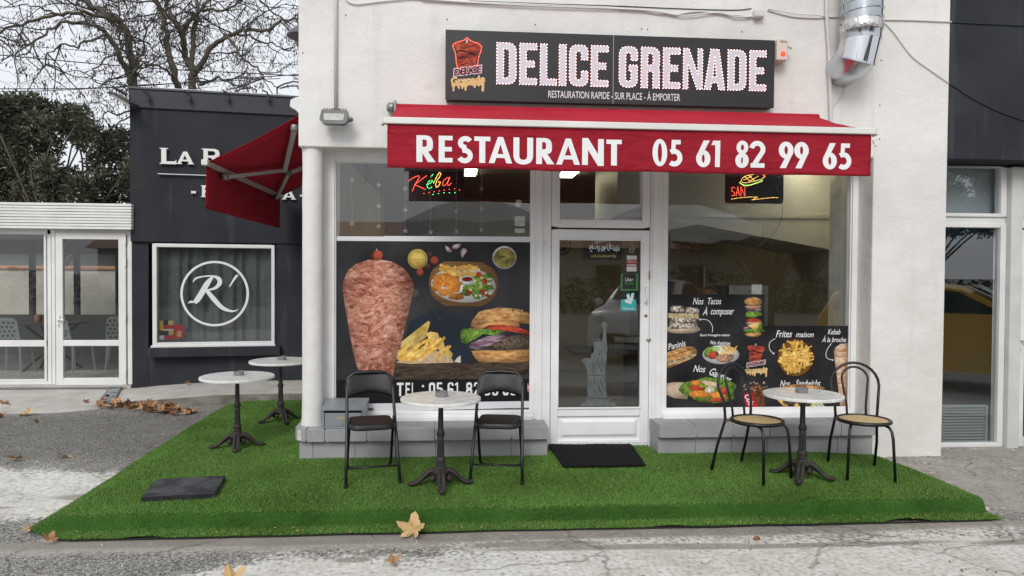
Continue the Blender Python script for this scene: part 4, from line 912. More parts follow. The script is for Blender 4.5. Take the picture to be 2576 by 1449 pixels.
# ================================================================ SIDE AWNING (on the left flank, seen from below)
sa = thing('side_awning', 'dark red awning with folding arms on the left flank of the restaurant', 'awning', (-1.345, 2.2, 2.3))
Y0, Y1, XB, ZB, ZT = .72, 3.75, -2.45, 2.735, 3.29
f = MB(); 
for j in range(9):
    for i in range(13):
        t = j / 8; y = Y0 + (Y1 - Y0) * i / 12; f.v.append((-1.44 + (XB + 1.44) * t, y, ZT + (ZB - ZT) * t - .02 * math.sin(math.pi * t)))
for j in range(8):
    for i in range(12): k = j * 13 + i; f.f.append((k, k + 1, k + 14, k + 13)); f.mi.append(0)
fo = f.build('canopy', RED, sa, smooth='all'); md = fo.modifiers.new('t', 'SOLIDIFY'); md.thickness = .003
f = MB()
for j in range(7):
    for i in range(31):
        y = Y0 + .02 + (Y1 - Y0 - .04) * i / 30; z = ZB - .02 - .43 * j / 6; f.v.append((XB - .01 + .012 * mnoise.noise(Vector((y * 2, z, 3))), y, z))
for j in range(6):
    for i in range(30): k = j * 31 + i; f.f.append((k, k + 1, k + 32, k + 31)); f.mi.append(0)
fo = f.build('valance', REDV, sa, smooth='all'); md = fo.modifiers.new('t', 'SOLIDIFY'); md.thickness = .002
ARM = M('arm_grey_lacquer', (.50, .49, .46), rough=.4, metal=.2)
MB().box(XB - .03, XB + .035, Y0 - .03, Y1 + .03, ZB - .03, ZB + .03).build('front_bar', ARM, sa, bevel=.006)
m = MB(); m.box(XB - .028, XB + .03, Y0 - .045, Y0 - .031, ZB - .026, ZB + .026); m.build('end_cap', ALU, sa, bevel=.003)
MB().tube([(-1.42, Y0, ZT - .01), (-1.42, Y1, ZT - .01)], .04, 14).build('roller', RED, sa, smooth=True)
m = MB(); pth = [(-1.62, ZT + .07), (-1.55, ZT + .10), (-1.46, ZT + .04), (-1.415, ZT - .06), (-1.415, ZT - .17), (-1.52, ZT - .17), (-1.53, ZT - .08), (-1.57, ZT - .03), (-1.63, ZT - .0)]
m.prism([rp([(p_[0], p_[1], .03) for p_ in pth])], lambda x, z: (x, Y0 - .06, z), lambda x, z: (x, Y0 + .0, z)); m.build('end_cover', M('white_end_cover', .75, rough=.35), sa)
arm_n = (ZT - ZB, 0, XB + 1.44); arm_p = (-1.44, 1, ZT - .10)
def onarm(px, py): return hp(px, py, arm_p, arm_n)
def bar3(a, b, w_, h_, name, mat, parent):
    a, b = Vector(a), Vector(b); d = (b - a).normalized(); up_ = Vector((0, 0, 1)); s_ = d.cross(up_).normalized() * w_ / 2; u_ = s_.cross(d).normalized() * h_ / 2; v_ = []
    for p_ in (a, b): v_ += [p_ - s_ - u_, p_ + s_ - u_, p_ + s_ + u_, p_ - s_ + u_]
    return MB().add(v_, [(0, 1, 2, 3), (4, 7, 6, 5), (0, 4, 5, 1), (1, 5, 6, 2), (2, 6, 7, 3), (3, 7, 4, 0)]).build(name, mat, parent, bevel=.004)
e1 = onarm(716, 428); s1 = onarm(741, 322); f1 = onarm(566, 446); e2 = onarm(720, 432); s2 = onarm(775, 418); f2 = onarm(697, 496)
bar3(s1, e1, .05, .05, 'arm', ARM, sa); bar3(e1, f1, .04, .04, 'arm', ARM, sa); bar3(s2, e2 + Vector((0, .12, 0)), .05, .05, 'arm', ARM, sa); bar3(e2 + Vector((0, .12, 0)), f2, .04, .04, 'arm', ARM, sa)
for p_ in (e1, f1, s1, f2, e2 + Vector((0, .12, 0))): MB().lathe([(.035, -.03), (.04, -.02), (.04, .02), (.035, .03)], p_, 12).build('joint', ENDM, sa, smooth=True)
MB().box(-1.345 - .14, -1.343, Y0 + .02, Y0 + .14, ZT - .26, ZT - .12).build('wall_bracket', ENDM, sa, bevel=.01)

# ================================================================ FITTINGS ON THE FACADE
GRY = M('grey_cast_light', (.10, .10, .098), (.14, .14, .135), scale=10, rough=.5)
fl = thing('floodlight', 'grey square floodlight on the wall at the end of a white conduit', 'floodlight', (-1.0, FY, 2.9))
x0, x1, zb, zt = -1.135, -.90, 2.902, 3.028
def q4(x, z, d): return (x, FY - .12 - d - (zt - z) * .35, z)
m = MB(); m.prism([rp([(x0, zb + .035, .02), (x0 + .03, zb, .02), (x1 - .03, zb, .02), (x1, zb + .035, .02), (x1 - .012, zt, .012), (x0 + .012, zt, .012)])], lambda x, z: q4(x, z, .03), lambda x, z: q4(x, z, -.05)); m.build('housing', GRY, fl)
m = MB(); m.prism([rp([(x0 + .04, zb + .03, .01), (x1 - .04, zb + .03, .01), (x1 - .03, zt - .035, .01), (x0 + .03, zt - .035, .01)])], lambda x, z: q4(x, z, .033), lambda x, z: q4(x, z, .029)); m.build('lens', M('flood_lens', (.26, .26, .23), (.34, .34, .30), scale=30, rough=.2), fl)
m = MB()
for i in range(9): xx = x0 + .03 + i * .022; m.box(xx, xx + .006, FY - .15, FY - .04, zt - .002, zt + .012)
m.build('cooling_fin', GRY, fl)
MB().box(-1.04, -.98, FY - .12, FY, 2.99, 3.045).build('bracket', GRY, fl); MB().lathe([(.018, 0), (.02, .02), (.012, .035)], (x1, FY - .13, zb + .05), 10, 'x').build('sensor', GRY, fl)
CWH = M('painted_conduit', (.60, .59, .60), rough=.55)
def pipe(name, pts, r_, mat, label, cat, n=8): return tag(MB().tube(pts, r_, n).build(name, mat, None, smooth='all'), label, cat)
pipe('conduit', [(-1.03, FY - .018, 5.0), (-1.027, FY - .018, 3.05)], .016, CWH, 'pale vertical conduit running up from the floodlight', 'conduit')
pipe('conduit', [(3.30, FY - .03, 5.0), (3.31, FY - .03, 4.0), (3.335, FY - .03, 3.7), (3.365, FY - .03, 3.05), (3.37, FY - .03, 2.9)], .017, CWH, 'pale conduit rising behind the right end of the awning beside the duct', 'conduit')
def wallpts(seq, off=.012, y=FY): return [(lambda q_: (q_[0], y - off, q_[1]))(hy(a, b, y)) for a, b in seq]
def smoothpts(P, n=5):
    out = []
    for i in range(len(P) - 1):
        p0, p1, p2, p3 = P[max(i - 1, 0)], P[i], P[i + 1], P[min(i + 2, len(P) - 1)]
        for k in range(n):
            t = k / n; out.append(tuple(.5 * (2 * p1[c] + (p2[c] - p0[c]) * t + (2 * p0[c] - 5 * p1[c] + 4 * p2[c] - p3[c]) * t * t + (3 * p1[c] - p0[c] - 3 * p2[c] + p3[c]) * t ** 3) for c in range(3)))
    return out + [P[-1]]
WC = M('white_painted_cable', (.66, .65, .64), rough=.6); BC = M('black_cable', .02, rough=.6)
pipe('facade_cable', smoothpts(wallpts([(870, 0), (895, 12), (960, 5), (1060, -4)])), .006, WC, 'white cable dipping at the top left of the facade', 'cable', 6)
pipe('facade_cable', smoothpts(wallpts([(1040, -2), (1160, 5), (1280, 10), (1430, 16), (1560, 22), (1680, 38), (1760, 30), (1880, 42), (1905, 33)], .012)), .007, WC, 'upper white cable clipped along the wall above the sign', 'cable', 6)
pipe('facade_cable', smoothpts(wallpts([(1060, 0), (1200, 10), (1380, 19), (1540, 24), (1640, 30), (1720, 42), (1800, 34), (1850, 45), (1890, 44)], .024)), .0065, WC, 'lower white cable sagging along the wall above the sign', 'cable', 6)
pipe('facade_cable', smoothpts(wallpts([(1180, 3), (1400, 11), (1560, 16), (1700, 22), (1840, 26), (1890, 22)], .005)), .004, BC, 'thin black cable under the white ones above the sign', 'cable', 5)
pipe('facade_cable', smoothpts(wallpts([(1930, 26), (1990, 42), (2050, 46), (2082, 44), (2140, 44), (2215, 50), (2300, 52), (2392, 56)], .010)), .007, WC, 'white cable from the junction box past the duct to the dark wall', 'cable', 6)
pipe('facade_cable', smoothpts(wallpts([(1930, 24), (2000, 37), (2050, 40), (2080, 45)], .022)), .005, WC, 'short white cable between junction box and right conduit', 'cable', 6)
pipe('facade_cable', smoothpts(wallpts([(2214, 50), (2245, 80), (2290, 140), (2340, 178), (2386, 210)], .010)), .005, WC, 'white cable hanging diagonally from duct to dark wall', 'cable', 6)
pipe('facade_cable', smoothpts(wallpts([(2126, 214), (2118, 240), (2098, 262), (2085, 290)], .010)), .004, WC, 'thin white cable curling down below the duct', 'cable', 5)
jb = thing('junction_box', 'small white junction box among the cables above the sign', 'junction box', (2.72, FY, 3.98))
a = hy(1898, 24, FY - .05); b = hy(1922, 44, FY - .05); MB().box(a[0], b[0], FY - .06, FY, b[1], a[1]).build('case', CWH, jb, bevel=.006); MB().box(a[0] + .008, b[0] - .008, FY - .064, FY - .06, b[1] + .008, a[1] - .008).build('lid', CWH, jb, bevel=.002)
# ventilation duct
ZINC = M('galvanised_duct', (.40, .43, .45), (.58, .61, .63), scale=5, rough=.14, metal=1.0, stretch=(1, 1, .4), bump=.05, bscale=12)
ZINC2 = M('galvanised_mirror_cuff', (.62, .63, .64), rough=.06, metal=1.0)
du = thing('exhaust_duct', 'shiny galvanised exhaust duct with an elbow coming down beside the sign', 'duct', (3.5, FY, 3.37))
dc = (3.515, FY - .235); prof = []
z = 5.2
while z > 3.83: prof += [(.170, z), (.170, z - .062), (.179, z - .068), (.179, z - .076), (.170, z - .082)]; z -= .082
m = MB(); m.lathe([(r_, zz) for r_, zz in prof if zz > 3.82], (dc[0], dc[1], 0), 40)
for i, v_ in enumerate(m.v):        # the seam winds round the pipe, the pipe leans a little
    an = math.atan2(v_[1] - dc[1], v_[0] - dc[0]); m.v[i] = (v_[0] + (v_[2] - 3.8) * .03, v_[1], v_[2] + .042 * an / math.pi)
m.build('corrugated_pipe', ZINC, du, smooth=True)
m = MB(); m.lathe([(.174, 3.785), (.178, 3.80), (.177, 3.87), (.172, 3.88)], (dc[0], dc[1], 0), 40); m.build('foil_tape', M('foil_tape', (.72, .68, .66), (.5, .5, .5), scale=25, rough=.25, metal=.9, bump=.7, bscale=35), du, smooth=True)
m = MB(); m.lathe([(.168, 3.71), (.169, 3.72), (.169, 3.79), (.172, 3.795)], (dc[0] - .004, dc[1], 0), 40); m.build('cuff', ZINC, du, smooth=True)
def ring(c, nrm, r_, n=40):
    nrm = Vector(nrm).normalized(); a_ = Vector((1, 0, 0)); a_ = (a_ - nrm * a_.dot(nrm)).normalized(); b_ = nrm.cross(a_); return [Vector(c) + (a_ * math.cos(2 * math.pi * i / n) + b_ * math.sin(2 * math.pi * i / n)) * r_ for i in range(n)]
def loft(rings, name, mat):
    m = MB(); n = len(rings[0])
    for r_ in rings: m.v += [tuple(p_) for p_ in r_]
    for i in range(len(rings) - 1):
        for j in range(n): m.f.append((i * n + j, i * n + (j + 1) % n, (i + 1) * n + (j + 1) % n, (i + 1) * n + j)); m.mi.append(0)
    return m.build(name, mat, du, smooth=True)
X, Y = dc[0] - .006, dc[1]
loft([ring((X, Y, 3.715), (0, 0, 1), .167), ring((X - .035, Y + .012, 3.555), (.20, -.42, 1), .167)], 'elbow', ZINC2)
loft([ring((X - .034, Y + .012, 3.562), (.20, -.42, 1), .173), ring((X - .037, Y + .013, 3.546), (.20, -.42, 1), .173)], 'elbow_seam', ZINC)
loft([ring((X - .036, Y + .012, 3.552), (.20, -.42, 1), .168), ring((X - .04, Y + .07, 3.53), (.12, -1.2, 1), .164), ring((X - .04, Y + .24, 3.525), (.05, -1, .08), .150)], 'elbow_end', M('dull_zinc', (.50, .54, .57), (.58, .62, .64), scale=6, rough=.28, metal=.95))
# wall lantern on the flank
wl_ = thing('wall_lantern', 'dark grey lantern jutting from the left flank high above the side awning', 'lamp', (-1.345, .3, 3.85))
m = MB(); m.lathe([(.02, .12), (.05, .10), (.14, .02), (.145, .0), (.05, -.05), (.04, -.10)], (-1.43, .3, 3.86), 20); m.build('shade', M('lantern_grey', (.10, .11, .12), rough=.4), wl_, smooth=True); MB().tube([(-1.345, .3, 4.02), (-1.43, .3, 4.05), (-1.43, .3, 3.96)], .015, 8).build('arm', M('lantern_grey', .1), wl_)
# drill holes left in the plaster
hm = M('drill_hole', .01, rough=1)
for i, (px, py) in enumerate(((870, 38), (1125, 49), (1347, 62), (1614, 73), (1629, 74), (1866, 80), (2216, 76), (2217, 152), (2213, 265), (2212, 350), (2196, 355), (2197, 360), (2202, 367), (762, 133))):
    x, z = hy(px, py, FY); MB().lathe([(.006, 0), (.006, -.0015)], (x, FY - .0005, z), 8, 'y').build('drill_hole', hm, rb)

# letter box on the ledge
mb_ = thing('letter_box', 'grey metal letter box lying on the tiled ledge beside the column', 'letter box', (-.95, -.25, .336))
MBX = M('letter_box_grey', (.22, .245, .27), (.26, .285, .31), scale=6, rough=.4)
x0, x1, y0, y1, z0, z1 = -1.125, -.775, -.375, -.06, .337, .51
m = MB(); m.box(x0, x0 + .018, y0, y1, z0, z1 + .0); m.box(x1 - .018, x1, y0, y1, z0, z1); m.box(x0 + .018, x1 - .018, y1 - .01, y1, z0, z1); m.box(x0 + .018, x1 - .018, y0 + .002, y1 - .01, z0, z0 + .012); m.build('body', MBX, mb_, bevel=.003)
m = MB(); m.add([(x0 - .01, y0 - .012, z1), (x1 + .01, y0 - .012, z1), (x1 + .01, y1, z1 + .035), (x0 - .01, y1, z1 + .035), (x0 - .01, y0 - .012, z1 - .016), (x1 + .01, y0 - .012, z1 - .016), (x1 + .01, y1, z1 + .001), (x0 - .01, y1, z1 + .001)], [(0, 1, 2, 3), (4, 7, 6, 5), (0, 4, 5, 1), (1, 5, 6, 2), (2, 6, 7, 3), (3, 7, 4, 0)]); m.build('lid', MBX, mb_)
fl_ = MB().box(x0 + .022, x1 - .022, y0 + .002, y0 + .012, z0 + .014, z1 - .042).build('door', MBX, mb_, bevel=.003)
MB().box(x0 + .12, x0 + .21, y0 - .001, y0 + .002, z0 + .075, z0 + .10).build('name_holder', M('name_holder', (.30, .28, .22), (.4, .33, .2), scale=40), fl_); MB().box(x0 + .235, x0 + .28, y0 - .001, y0 + .002, z0 + .095, z0 + .106).build('badge', M('letter_box_grey2', (.18, .2, .22)), fl_); MB().lathe([(.012, 0), (.010, -.008)], (x0 + .17, y0 + .002, z0 + .045), 12, 'y').build('lock', STEEL, fl_)
MB().box(x0 + .02, x1 - .02, y0 + .02, y1 - .02, z0 + .02, z1 - .02).build('inside', M('letter_dark', .01), mb_)

# ================================================================ WINDOW PRINTS (flat vinyl on the glass)
class Print:
    def __init__(s, zf, y=-.005): s.zf = zf; s.y = y; s.k = 0
    def w(s, pts): return [hy(*s.zf(*p), s.y) for p in pts]
    def put(s, loops, k, mat, name, parent):
        loops = loops if isinstance(loops[0][0], (tuple, list)) else [loops]
        yy = s.y - .0004 * k
        return MB().poly([s.w(l) for l in loops], lambda x, z: (x, yy, z)).build(name, mat, parent)
    def many(s, polys, k, mat, name, parent):
        m = MB()
        for i, p in enumerate(polys):
            yy = s.y - .0004 * k - .000004 * i; m.poly([s.w(p)], lambda x, z: (x, yy, z))
        return tag(m.build(name, mat, parent), kind='stuff' if len(polys) > 2 else None)
    def box(s, x0, y0, x1, y1): a = s.w([(x0, y0), (x1, y1)]); return (a[0][0], a[1][0], a[1][1], a[0][1])
    def text(s, t, b, k, mat, parent, **kw): return fit_text(t, s.box(*b), s.y - .0004 * k, mat, 'lettering', parent, **kw)
def stick(cx, cy, l, w_, a): c, s_ = math.cos(a), math.sin(a); return [(cx + x * c - y * s_, cy + x * s_ + y * c) for x, y in ((-l / 2, -w_ / 2), (l / 2, -w_ / 2 * .8), (l / 2, w_ / 2 * .8), (-l / 2, w_ / 2))]
FRY = M('print_fries', (.62, .32, .05), (.90, .62, .18), scale=22, rough=.5, island=.25)
PK = dict(rough=.5)
BLACKP = M('print_charcoal', (.012, .012, .014), (.035, .034, .038), scale=3, rough=.45, detail=8)
WTX = M('print_white', .78, rough=.5)
def meat_print():
    m, n, b, N, L = _bsdf('print_meat'); tc = N.new('ShaderNodeTexCoord'); b.inputs['Roughness'].default_value = .5
    def noi(s_, d_, dist_, st):
        mp = N.new('ShaderNodeMapping'); mp.inputs['Scale'].default_value = st; L.new(tc.outputs['Object'], mp.inputs[0]); t = N.new('ShaderNodeTexNoise'); t.inputs['Scale'].default_value = s_; t.inputs['Detail'].default_value = d_; t.inputs['Roughness'].default_value = .68; t.inputs['Distortion'].default_value = dist_; L.new(mp.outputs[0], t.inputs['Vector']); return t.outputs[0]
    def ramp(v, stops):
        r = N.new('ShaderNodeValToRGB'); e = r.color_ramp.elements; e[0].position, e[0].color = stops[0][0], col(stops[0][1]); e[1].position, e[1].color = stops[-1][0], col(stops[-1][1])
        for p_, c_ in stops[1:-1]: x = e.new(p_); x.color = col(c_)
        L.new(v, r.inputs[0]); return r.outputs[0]
    a_ = ramp(noi(13, 9, 1.5, (.8, 1, 1.3)), [(.34, (.16, .05, .032)), (.46, (.46, .20, .135)), (.56, (.60, .32, .235)), (.70, (.78, .56, .46))])
    c_ = ramp(noi(4.5, 6, 1.0, (1, 1, 1.4)), [(.40, (.62, .42, .36)), (.56, (1, 1, 1))])
    d_ = ramp(noi(30, 4, 2.0, (.8, 1, 1.5)), [(.36, (.45, .30, .26)), (.46, (1, 1, 1))])
    x1 = N.new('ShaderNodeMix'); x1.data_type = 'RGBA'; x1.blend_type = 'MULTIPLY'; x1.inputs[0].default_value = .9; L.new(a_, x1.inputs[6]); L.new(c_, x1.inputs[7])
    x2 = N.new('ShaderNodeMix'); x2.data_type = 'RGBA'; x2.blend_type = 'MULTIPLY'; x2.inputs[0].default_value = .75; L.new(x1.outputs[2], x2.inputs[6]); L.new(d_, x2.inputs[7])
    L.new(x2.outputs[2], b.inputs['Base Color']); return m
MEAT = meat_print()
GRNL = M('print_lettuce', (.05, .13, .015), (.25, .42, .07), scale=35, detail=6, dist=1, rough=.5)
TOM = M('print_tomato', (.40, .035, .02), (.55, .10, .05), scale=30, rough=.5)
BUN = M('print_bun', (.34, .14, .035), (.74, .44, .18), scale=14, detail=7, stretch=(1, 1, 2.5), rough=.5)
WOODP = M('print_board', (.22, .11, .04), (.34, .19, .075), scale=9, stretch=(.5, 1, 6), rough=.5)
WOODD = M('print_dark_plank', (.022, .016, .012), (.10, .07, .048), scale=9, stretch=(.6, 1, 3), dist=1.5, detail=8, rough=.5)
PLW = M('print_plate', (.66, .66, .66), (.75, .75, .75), scale=4, rough=.5)
CHK = M('print_fried', (.48, .15, .015), (.78, .34, .07), scale=30, dist=1, rough=.5)
PAT = M('print_patty', (.045, .03, .024), (.19, .14, .10), scale=45, detail=6, rough=.5)
ONI = M('print_onion', (.09, .025, .06), (.42, .30, .38), scale=12, stretch=(.6, 1, 4), rough=.5)
CHE = M('print_cheese', (.68, .42, .10), (.75, .52, .2), scale=8, rough=.5)
PAP = M('print_paper', (.42, .30, .17), (.58, .45, .30), scale=12, dist=1, rough=.5)
zl = zoom(1250, 900, 1.932)
LP = thing('window_poster', 'large dark poster with a giant kebab cone, fried platter and burger on the left window', 'poster', (-.2, -.005, .44))
P1 = Print(zl)
P1.put([(139, 96), (1624, 104), (1622, 1310), (140, 1334)], 0, M('print_slate', (.012, .012, .013), (.045, .046, .052), scale=1.6, rough=.45, detail=7), 'sheet', LP)
P1.put([(620, 1020), (700, 700), (900, 620), (1150, 680), (1180, 1020)], 1, M('print_blue_haze', (.016, .018, .022), (.022, .034, .052), scale=2.5, rough=.45), 'printed_backdrop', LP)
WSTR = M('white_film', (.70, .71, .74), rough=.45)
st = thing('white_film_strip', 'white strip across the left window above the kebab poster', 'film strip', (-.2, -.004, 1.95))
MB().poly([P1.w([(138, 58), (500, 60), (505, 56), (1630, 62), (1626, 103), (138, 92)])], lambda x, z: (x, -.0035, z)).build('film', WSTR, st)
st = thing('white_film_strip', 'white strip across the left window below the kebab poster', 'film strip', (-.2, -.004, .44))
MB().poly([P1.w([(140, 1336), (1622, 1312), (1622, 1362), (425, 1392), (425, 1366), (140, 1366)])], lambda x, z: (x, -.0035, z)).build('film', WSTR, st)
P1.put([(600, 1030), (1621, 1018), (1621, 1140), (590, 1150)], 2, WOODD, 'printed_plank', LP)
P1.put([(140, 1152), (1621, 1142), (1622, 1308), (140, 1332)], 2, M('print_black', .012, rough=.45), 'printed_band', LP)
P1.put([(375, 242), (385, 236), (420, 238), (460, 232), (560, 250), (640, 290), (690, 340), (725, 400), (733, 450), (715, 540), (690, 650), (660, 770), (630, 890), (600, 1000), (580, 1090), (572, 1146), (500, 1152), (320, 1150), (300, 1050), (270, 930), (245, 800), (225, 680), (205, 560), (192, 460), (200, 390), (230, 320), (290, 270)], 3, MEAT, 'printed_kebab', LP)
P1.put([(446, 155), (452, 155), (452, 170), (446, 170)], 3, PLW, 'printed_skewer', LP)
P1.put(ell(458, 203, 40, 38), 4, M('print_red_pepper', (.30, .03, .02), (.62, .17, .08), scale=9, rough=.4), 'printed_tomato', LP)
P1.put(ell(762, 231, 76, 75, 40), 3, M('print_gold', (.42, .28, .035), (.72, .55, .16), scale=4, rough=.4), 'printed_medal', LP); P1.put([ell(762, 231, 64, 63, 40), ell(762, 231, 60, 59, 40)], 4, M('print_gold_dark', (.25, .16, .02)), 'printed_ring', LP)
P1.text('Restauration', (718, 226, 808, 240), 4, M('print_gold_dark', .1), LP); P1.text('rapide', (742, 241, 784, 252), 4, M('print_gold_dark', .1), LP); P1.text('7J/7', (744, 256, 786, 270), 4, M('print_gold_dark', .1), LP, bold=.03); P1.text('★', (753, 172, 775, 192), 4, M('print_gold_dark', .1), LP)
for i, (x, y, r_) in enumerate(((892, 243, 34), (835, 285, 28), (782, 330, 30), (857, 195, 22))): P1.put(blob(x, y, r_, r_ * .95, i, .05), 2, M('print_dim_tomato' + str(i % 2), *(((.24, .04, .025), (.34, .08, .05)) if i % 2 == 0 else ((.07, .03, .025), (.11, .05, .04))), scale=12), 'printed_tomato', LP)
GAR = M('print_garlic', (.45, .33, .32), (.66, .58, .56), scale=20)
for pts in ([(970, 126), (992, 140), (1022, 165), (1020, 182), (990, 178), (975, 155)], [(1022, 145), (1035, 125), (1090, 112), (1085, 138), (1060, 155), (1030, 155)], [(1105, 150), (1135, 155), (1138, 175), (1115, 200), (1103, 228), (1090, 200), (1090, 170)]): P1.put(pts, 2, GAR, 'printed_garlic', LP)
P1.put(ell(1422, 220, 92, 87, 36), 2, PLW, 'printed_bowl', LP); P1.put(ell(1424, 222, 79, 73, 36), 3, M('print_bowl_inside', (.10, .09, .05)), 'printed_bowl_inside', LP)
OLV = M('print_olive', (.16, .14, .025), (.42, .37, .11), scale=12, island=.15)
P1.many([blob(x, y, 24, 21, i, .04) for i, (x, y) in enumerate(((1405, 168), (1450, 170), (1375, 195), (1418, 190), (1362, 222), (1480, 205), (1450, 212), (1412, 240), (1482, 238), (1378, 260), (1450, 272), (1412, 278)))], 4, OLV, 'printed_olive', LP)
P1.put(rp([(848, 420, 0), (860, 320, 130), (960, 250, 80), (1250, 252, 90), (1360, 320, 120), (1378, 420), (1350, 530, 120), (1250, 592, 80), (970, 588, 80), (870, 520, 120)]), 2, WOODP, 'printed_board', LP)
P1.put(ell(1110, 428, 246, 134, 44, .06), 3, PLW, 'printed_plate', LP)
q = random.Random(4)
P1.many([stick(q.uniform(960, 1200), 292 + q.uniform(0, 70) + abs(q.gauss(0, 6)), q.uniform(80, 150), q.uniform(14, 19), q.uniform(-.6, .7)) for _ in range(30)], 4, FRY, 'printed_fries', LP)
P1.many([blob(x, y, r1, r2, i, .12) for i, (x, y, r1, r2) in enumerate(((930, 380, 55, 35), (905, 415, 30, 30), (985, 365, 45, 28), (965, 410, 55, 38), (905, 450, 34, 32), (1045, 390, 40, 32), (1040, 450, 52, 36), (975, 485, 55, 30), (1055, 518, 56, 28), (1080, 420, 20, 20)))], 5, CHK, 'printed_nugget', LP)
P1.many([blob(q.uniform(1120, 1320), q.uniform(350, 520), q.uniform(26, 46), q.uniform(18, 32), i, .3) for i in range(22) if True], 4, GRNL, 'printed_salad', LP)
P1.many([blob(x, y, 26, 20, i, .12, rot=.6) for i, (x, y) in enumerate(((1230, 352), (1270, 400), (1258, 482), (1152, 485), (1290, 500)))], 6, TOM, 'printed_tomato', LP)
P1.many([blob(q.uniform(1130, 1320), q.uniform(360, 520), 12, 10, i, .2) for i in range(14)], 6, M('print_cabbage', (.55, .56, .30)), 'printed_cabbage', LP)
P1.put(rp([(1090, 385), (1188, 385), (1178, 430, 12), (1102, 430, 12)]), 6, PLW, 'printed_cup', LP); P1.put(ell(1139, 384, 49, 24), 7, PLW, 'printed_cup', LP); P1.put(ell(1140, 384, 40, 17), 8, M('print_ketchup', (.18, .012, .012), (.26, .03, .02), scale=9), 'printed_ketchup', LP)
P1.many([stick(800 + i * 9, 470 + i * 15, 30, 4, .6 + (-1) ** i * .9) for i in range(16)], 2, M('print_rosemary', (.025, .035, .022), (.07, .085, .06), scale=30), 'printed_rosemary', LP)
P1.put(blob(745, 500, 38, 42, 3, .08), 1, M('print_dim_garlic', (.05, .045, .045), (.075, .07, .07), scale=9), 'printed_garlic', LP)
P1.put([(600, 1020), (640, 985), (720, 1000), (760, 960), (870, 925), (930, 935), (1000, 965), (1030, 1000), (1035, 1020), (700, 1030)], 4, PAP, 'printed_paper', LP)
P1.many([rp([(p_[0], p_[1], 14) for p_ in l]) for l in ([(600, 985), (610, 930), (830, 780), (840, 800), (700, 920), (620, 1000)], [(640, 860), (845, 700), (858, 712), (835, 790), (700, 880), (625, 925)], [(600, 1000), (640, 960), (700, 930), (690, 975), (640, 1005)], [(665, 985), (700, 860), (800, 800), (838, 815), (760, 880), (735, 1000), (690, 1022)], [(820, 800), (860, 783), (922, 795), (915, 830), (850, 835)], [(790, 910), (840, 880), (920, 870), (915, 910), (830, 940)], [(830, 830), (890, 815), (960, 845), (950, 875), (860, 870)], [(920, 870), (955, 845), (970, 910), (960, 970), (925, 930)], [(960, 930), (985, 910), (1030, 950), (1020, 985), (980, 980)], [(760, 960), (820, 925), (880, 935), (830, 965)])], 5, M('print_chips', (.44, .27, .06), (.70, .54, .19), scale=10, rough=.5, island=.3), 'printed_chips', LP)
P1.many([stick(q.uniform(640, 980), 0, 0, 0, 0) if False else stick(cx2, cy2, q.uniform(90, 170), q.uniform(16, 26), q.uniform(-1.15, -.35)) for cx2, cy2 in [(q.uniform(640, 760), q.uniform(880, 980)) for _ in range(10)] + [(q.uniform(760, 960), q.uniform(850, 960)) for _ in range(16)]], 6, FRY, 'printed_chips', LP)
P1.many([[(1060, 985), (1088, 965), (1090, 1020), (1040, 1015)]], 4, M('print_torn', (.6, .56, .48)), 'torn_patch', LP)
# burger
P1.put(rp([(1170, 930), (1400, 915), (1620, 920), (1620, 1008), (1520, 1020, 20), (1240, 1018, 40), (1195, 985, 30)]), 3, BUN, 'printed_bun', LP)
P1.put(blob(1440, 870, 195, 62, 8, .05) if False else rp([(1200, 925, 20), (1290, 870, 40), (1440, 820, 40), (1560, 808, 20), (1620, 820), (1620, 916), (1400, 928), (1260, 925)]), 4, PAT, 'printed_patty', LP)
P1.put([(1150, 890), (1180, 865), (1290, 820), (1420, 800), (1440, 830), (1330, 880), (1210, 925), (1160, 910)], 5, ONI, 'printed_onion', LP)
P1.put([(1086, 800), (1100, 765), (1170, 755), (1240, 765), (1330, 760), (1430, 780), (1350, 815), (1260, 800), (1200, 840), (1130, 880), (1095, 865)], 6, GRNL, 'printed_lettuce', LP)
P1.put([(1285, 755), (1300, 738), (1400, 730), (1520, 750), (1600, 775), (1620, 810), (1560, 800), (1400, 770), (1300, 768)], 7, TOM, 'printed_tomato', LP)
P1.put([(1185, 770), (1200, 735), (1300, 705), (1420, 700), (1530, 715), (1540, 745), (1480, 750), (1420, 730), (1300, 735), (1250, 765)], 7, M('print_sauce', (.60, .27, .09), (.68, .36, .15), scale=9), 'printed_sauce', LP)
P1.put(rp([(1165, 748), (1175, 700, 30), (1230, 630, 50), (1380, 600, 80), (1520, 610, 60), (1621, 650), (1621, 730), (1560, 720), (1430, 700), (1280, 720), (1200, 750)]), 8, BUN, 'printed_bun', LP)
P1.many([stick(q.uniform(1260, 1560), q.uniform(605, 650), 9, 5, q.uniform(0, 3)) for _ in range(16)], 9, M('print_sesame', (.75, .66, .45)), 'printed_sesame', LP)
tx0 = 604
for ch, a, b in (('T', 604, 655), ('E', 670, 705), ('L', 718, 745), ('0', 848, 895), ('5', 908, 955), ('6', 990, 1035), ('1', 1045, 1080), ('8', 1130, 1178), ('2', 1190, 1235), ('9', 1270, 1315), ('9', 1330, 1375), ('6', 1410, 1455), ('5', 1468, 1513)):
    X0 = P1.w([(a, 1220)])[0][0]; X1 = P1.w([(b, 1220)])[0][0]; zb_0 = P1.w([(1000, 1272)])[0][1]; zt_0 = P1.w([(1000, 1170)])[0][1]; mb2 = MB()
    for k, p_ in enumerate(cond(ch, X1 - X0, zt_0 - zb_0, (X1 - X0) * .3, .022)): mb2.poly([[(X0 + x, zb_0 + z) for x, z in l] for l in p_], lambda x, z: (x, P1.y - .0014 - .0002 * k, z))
    mb2.build('letter', WTX, LP)
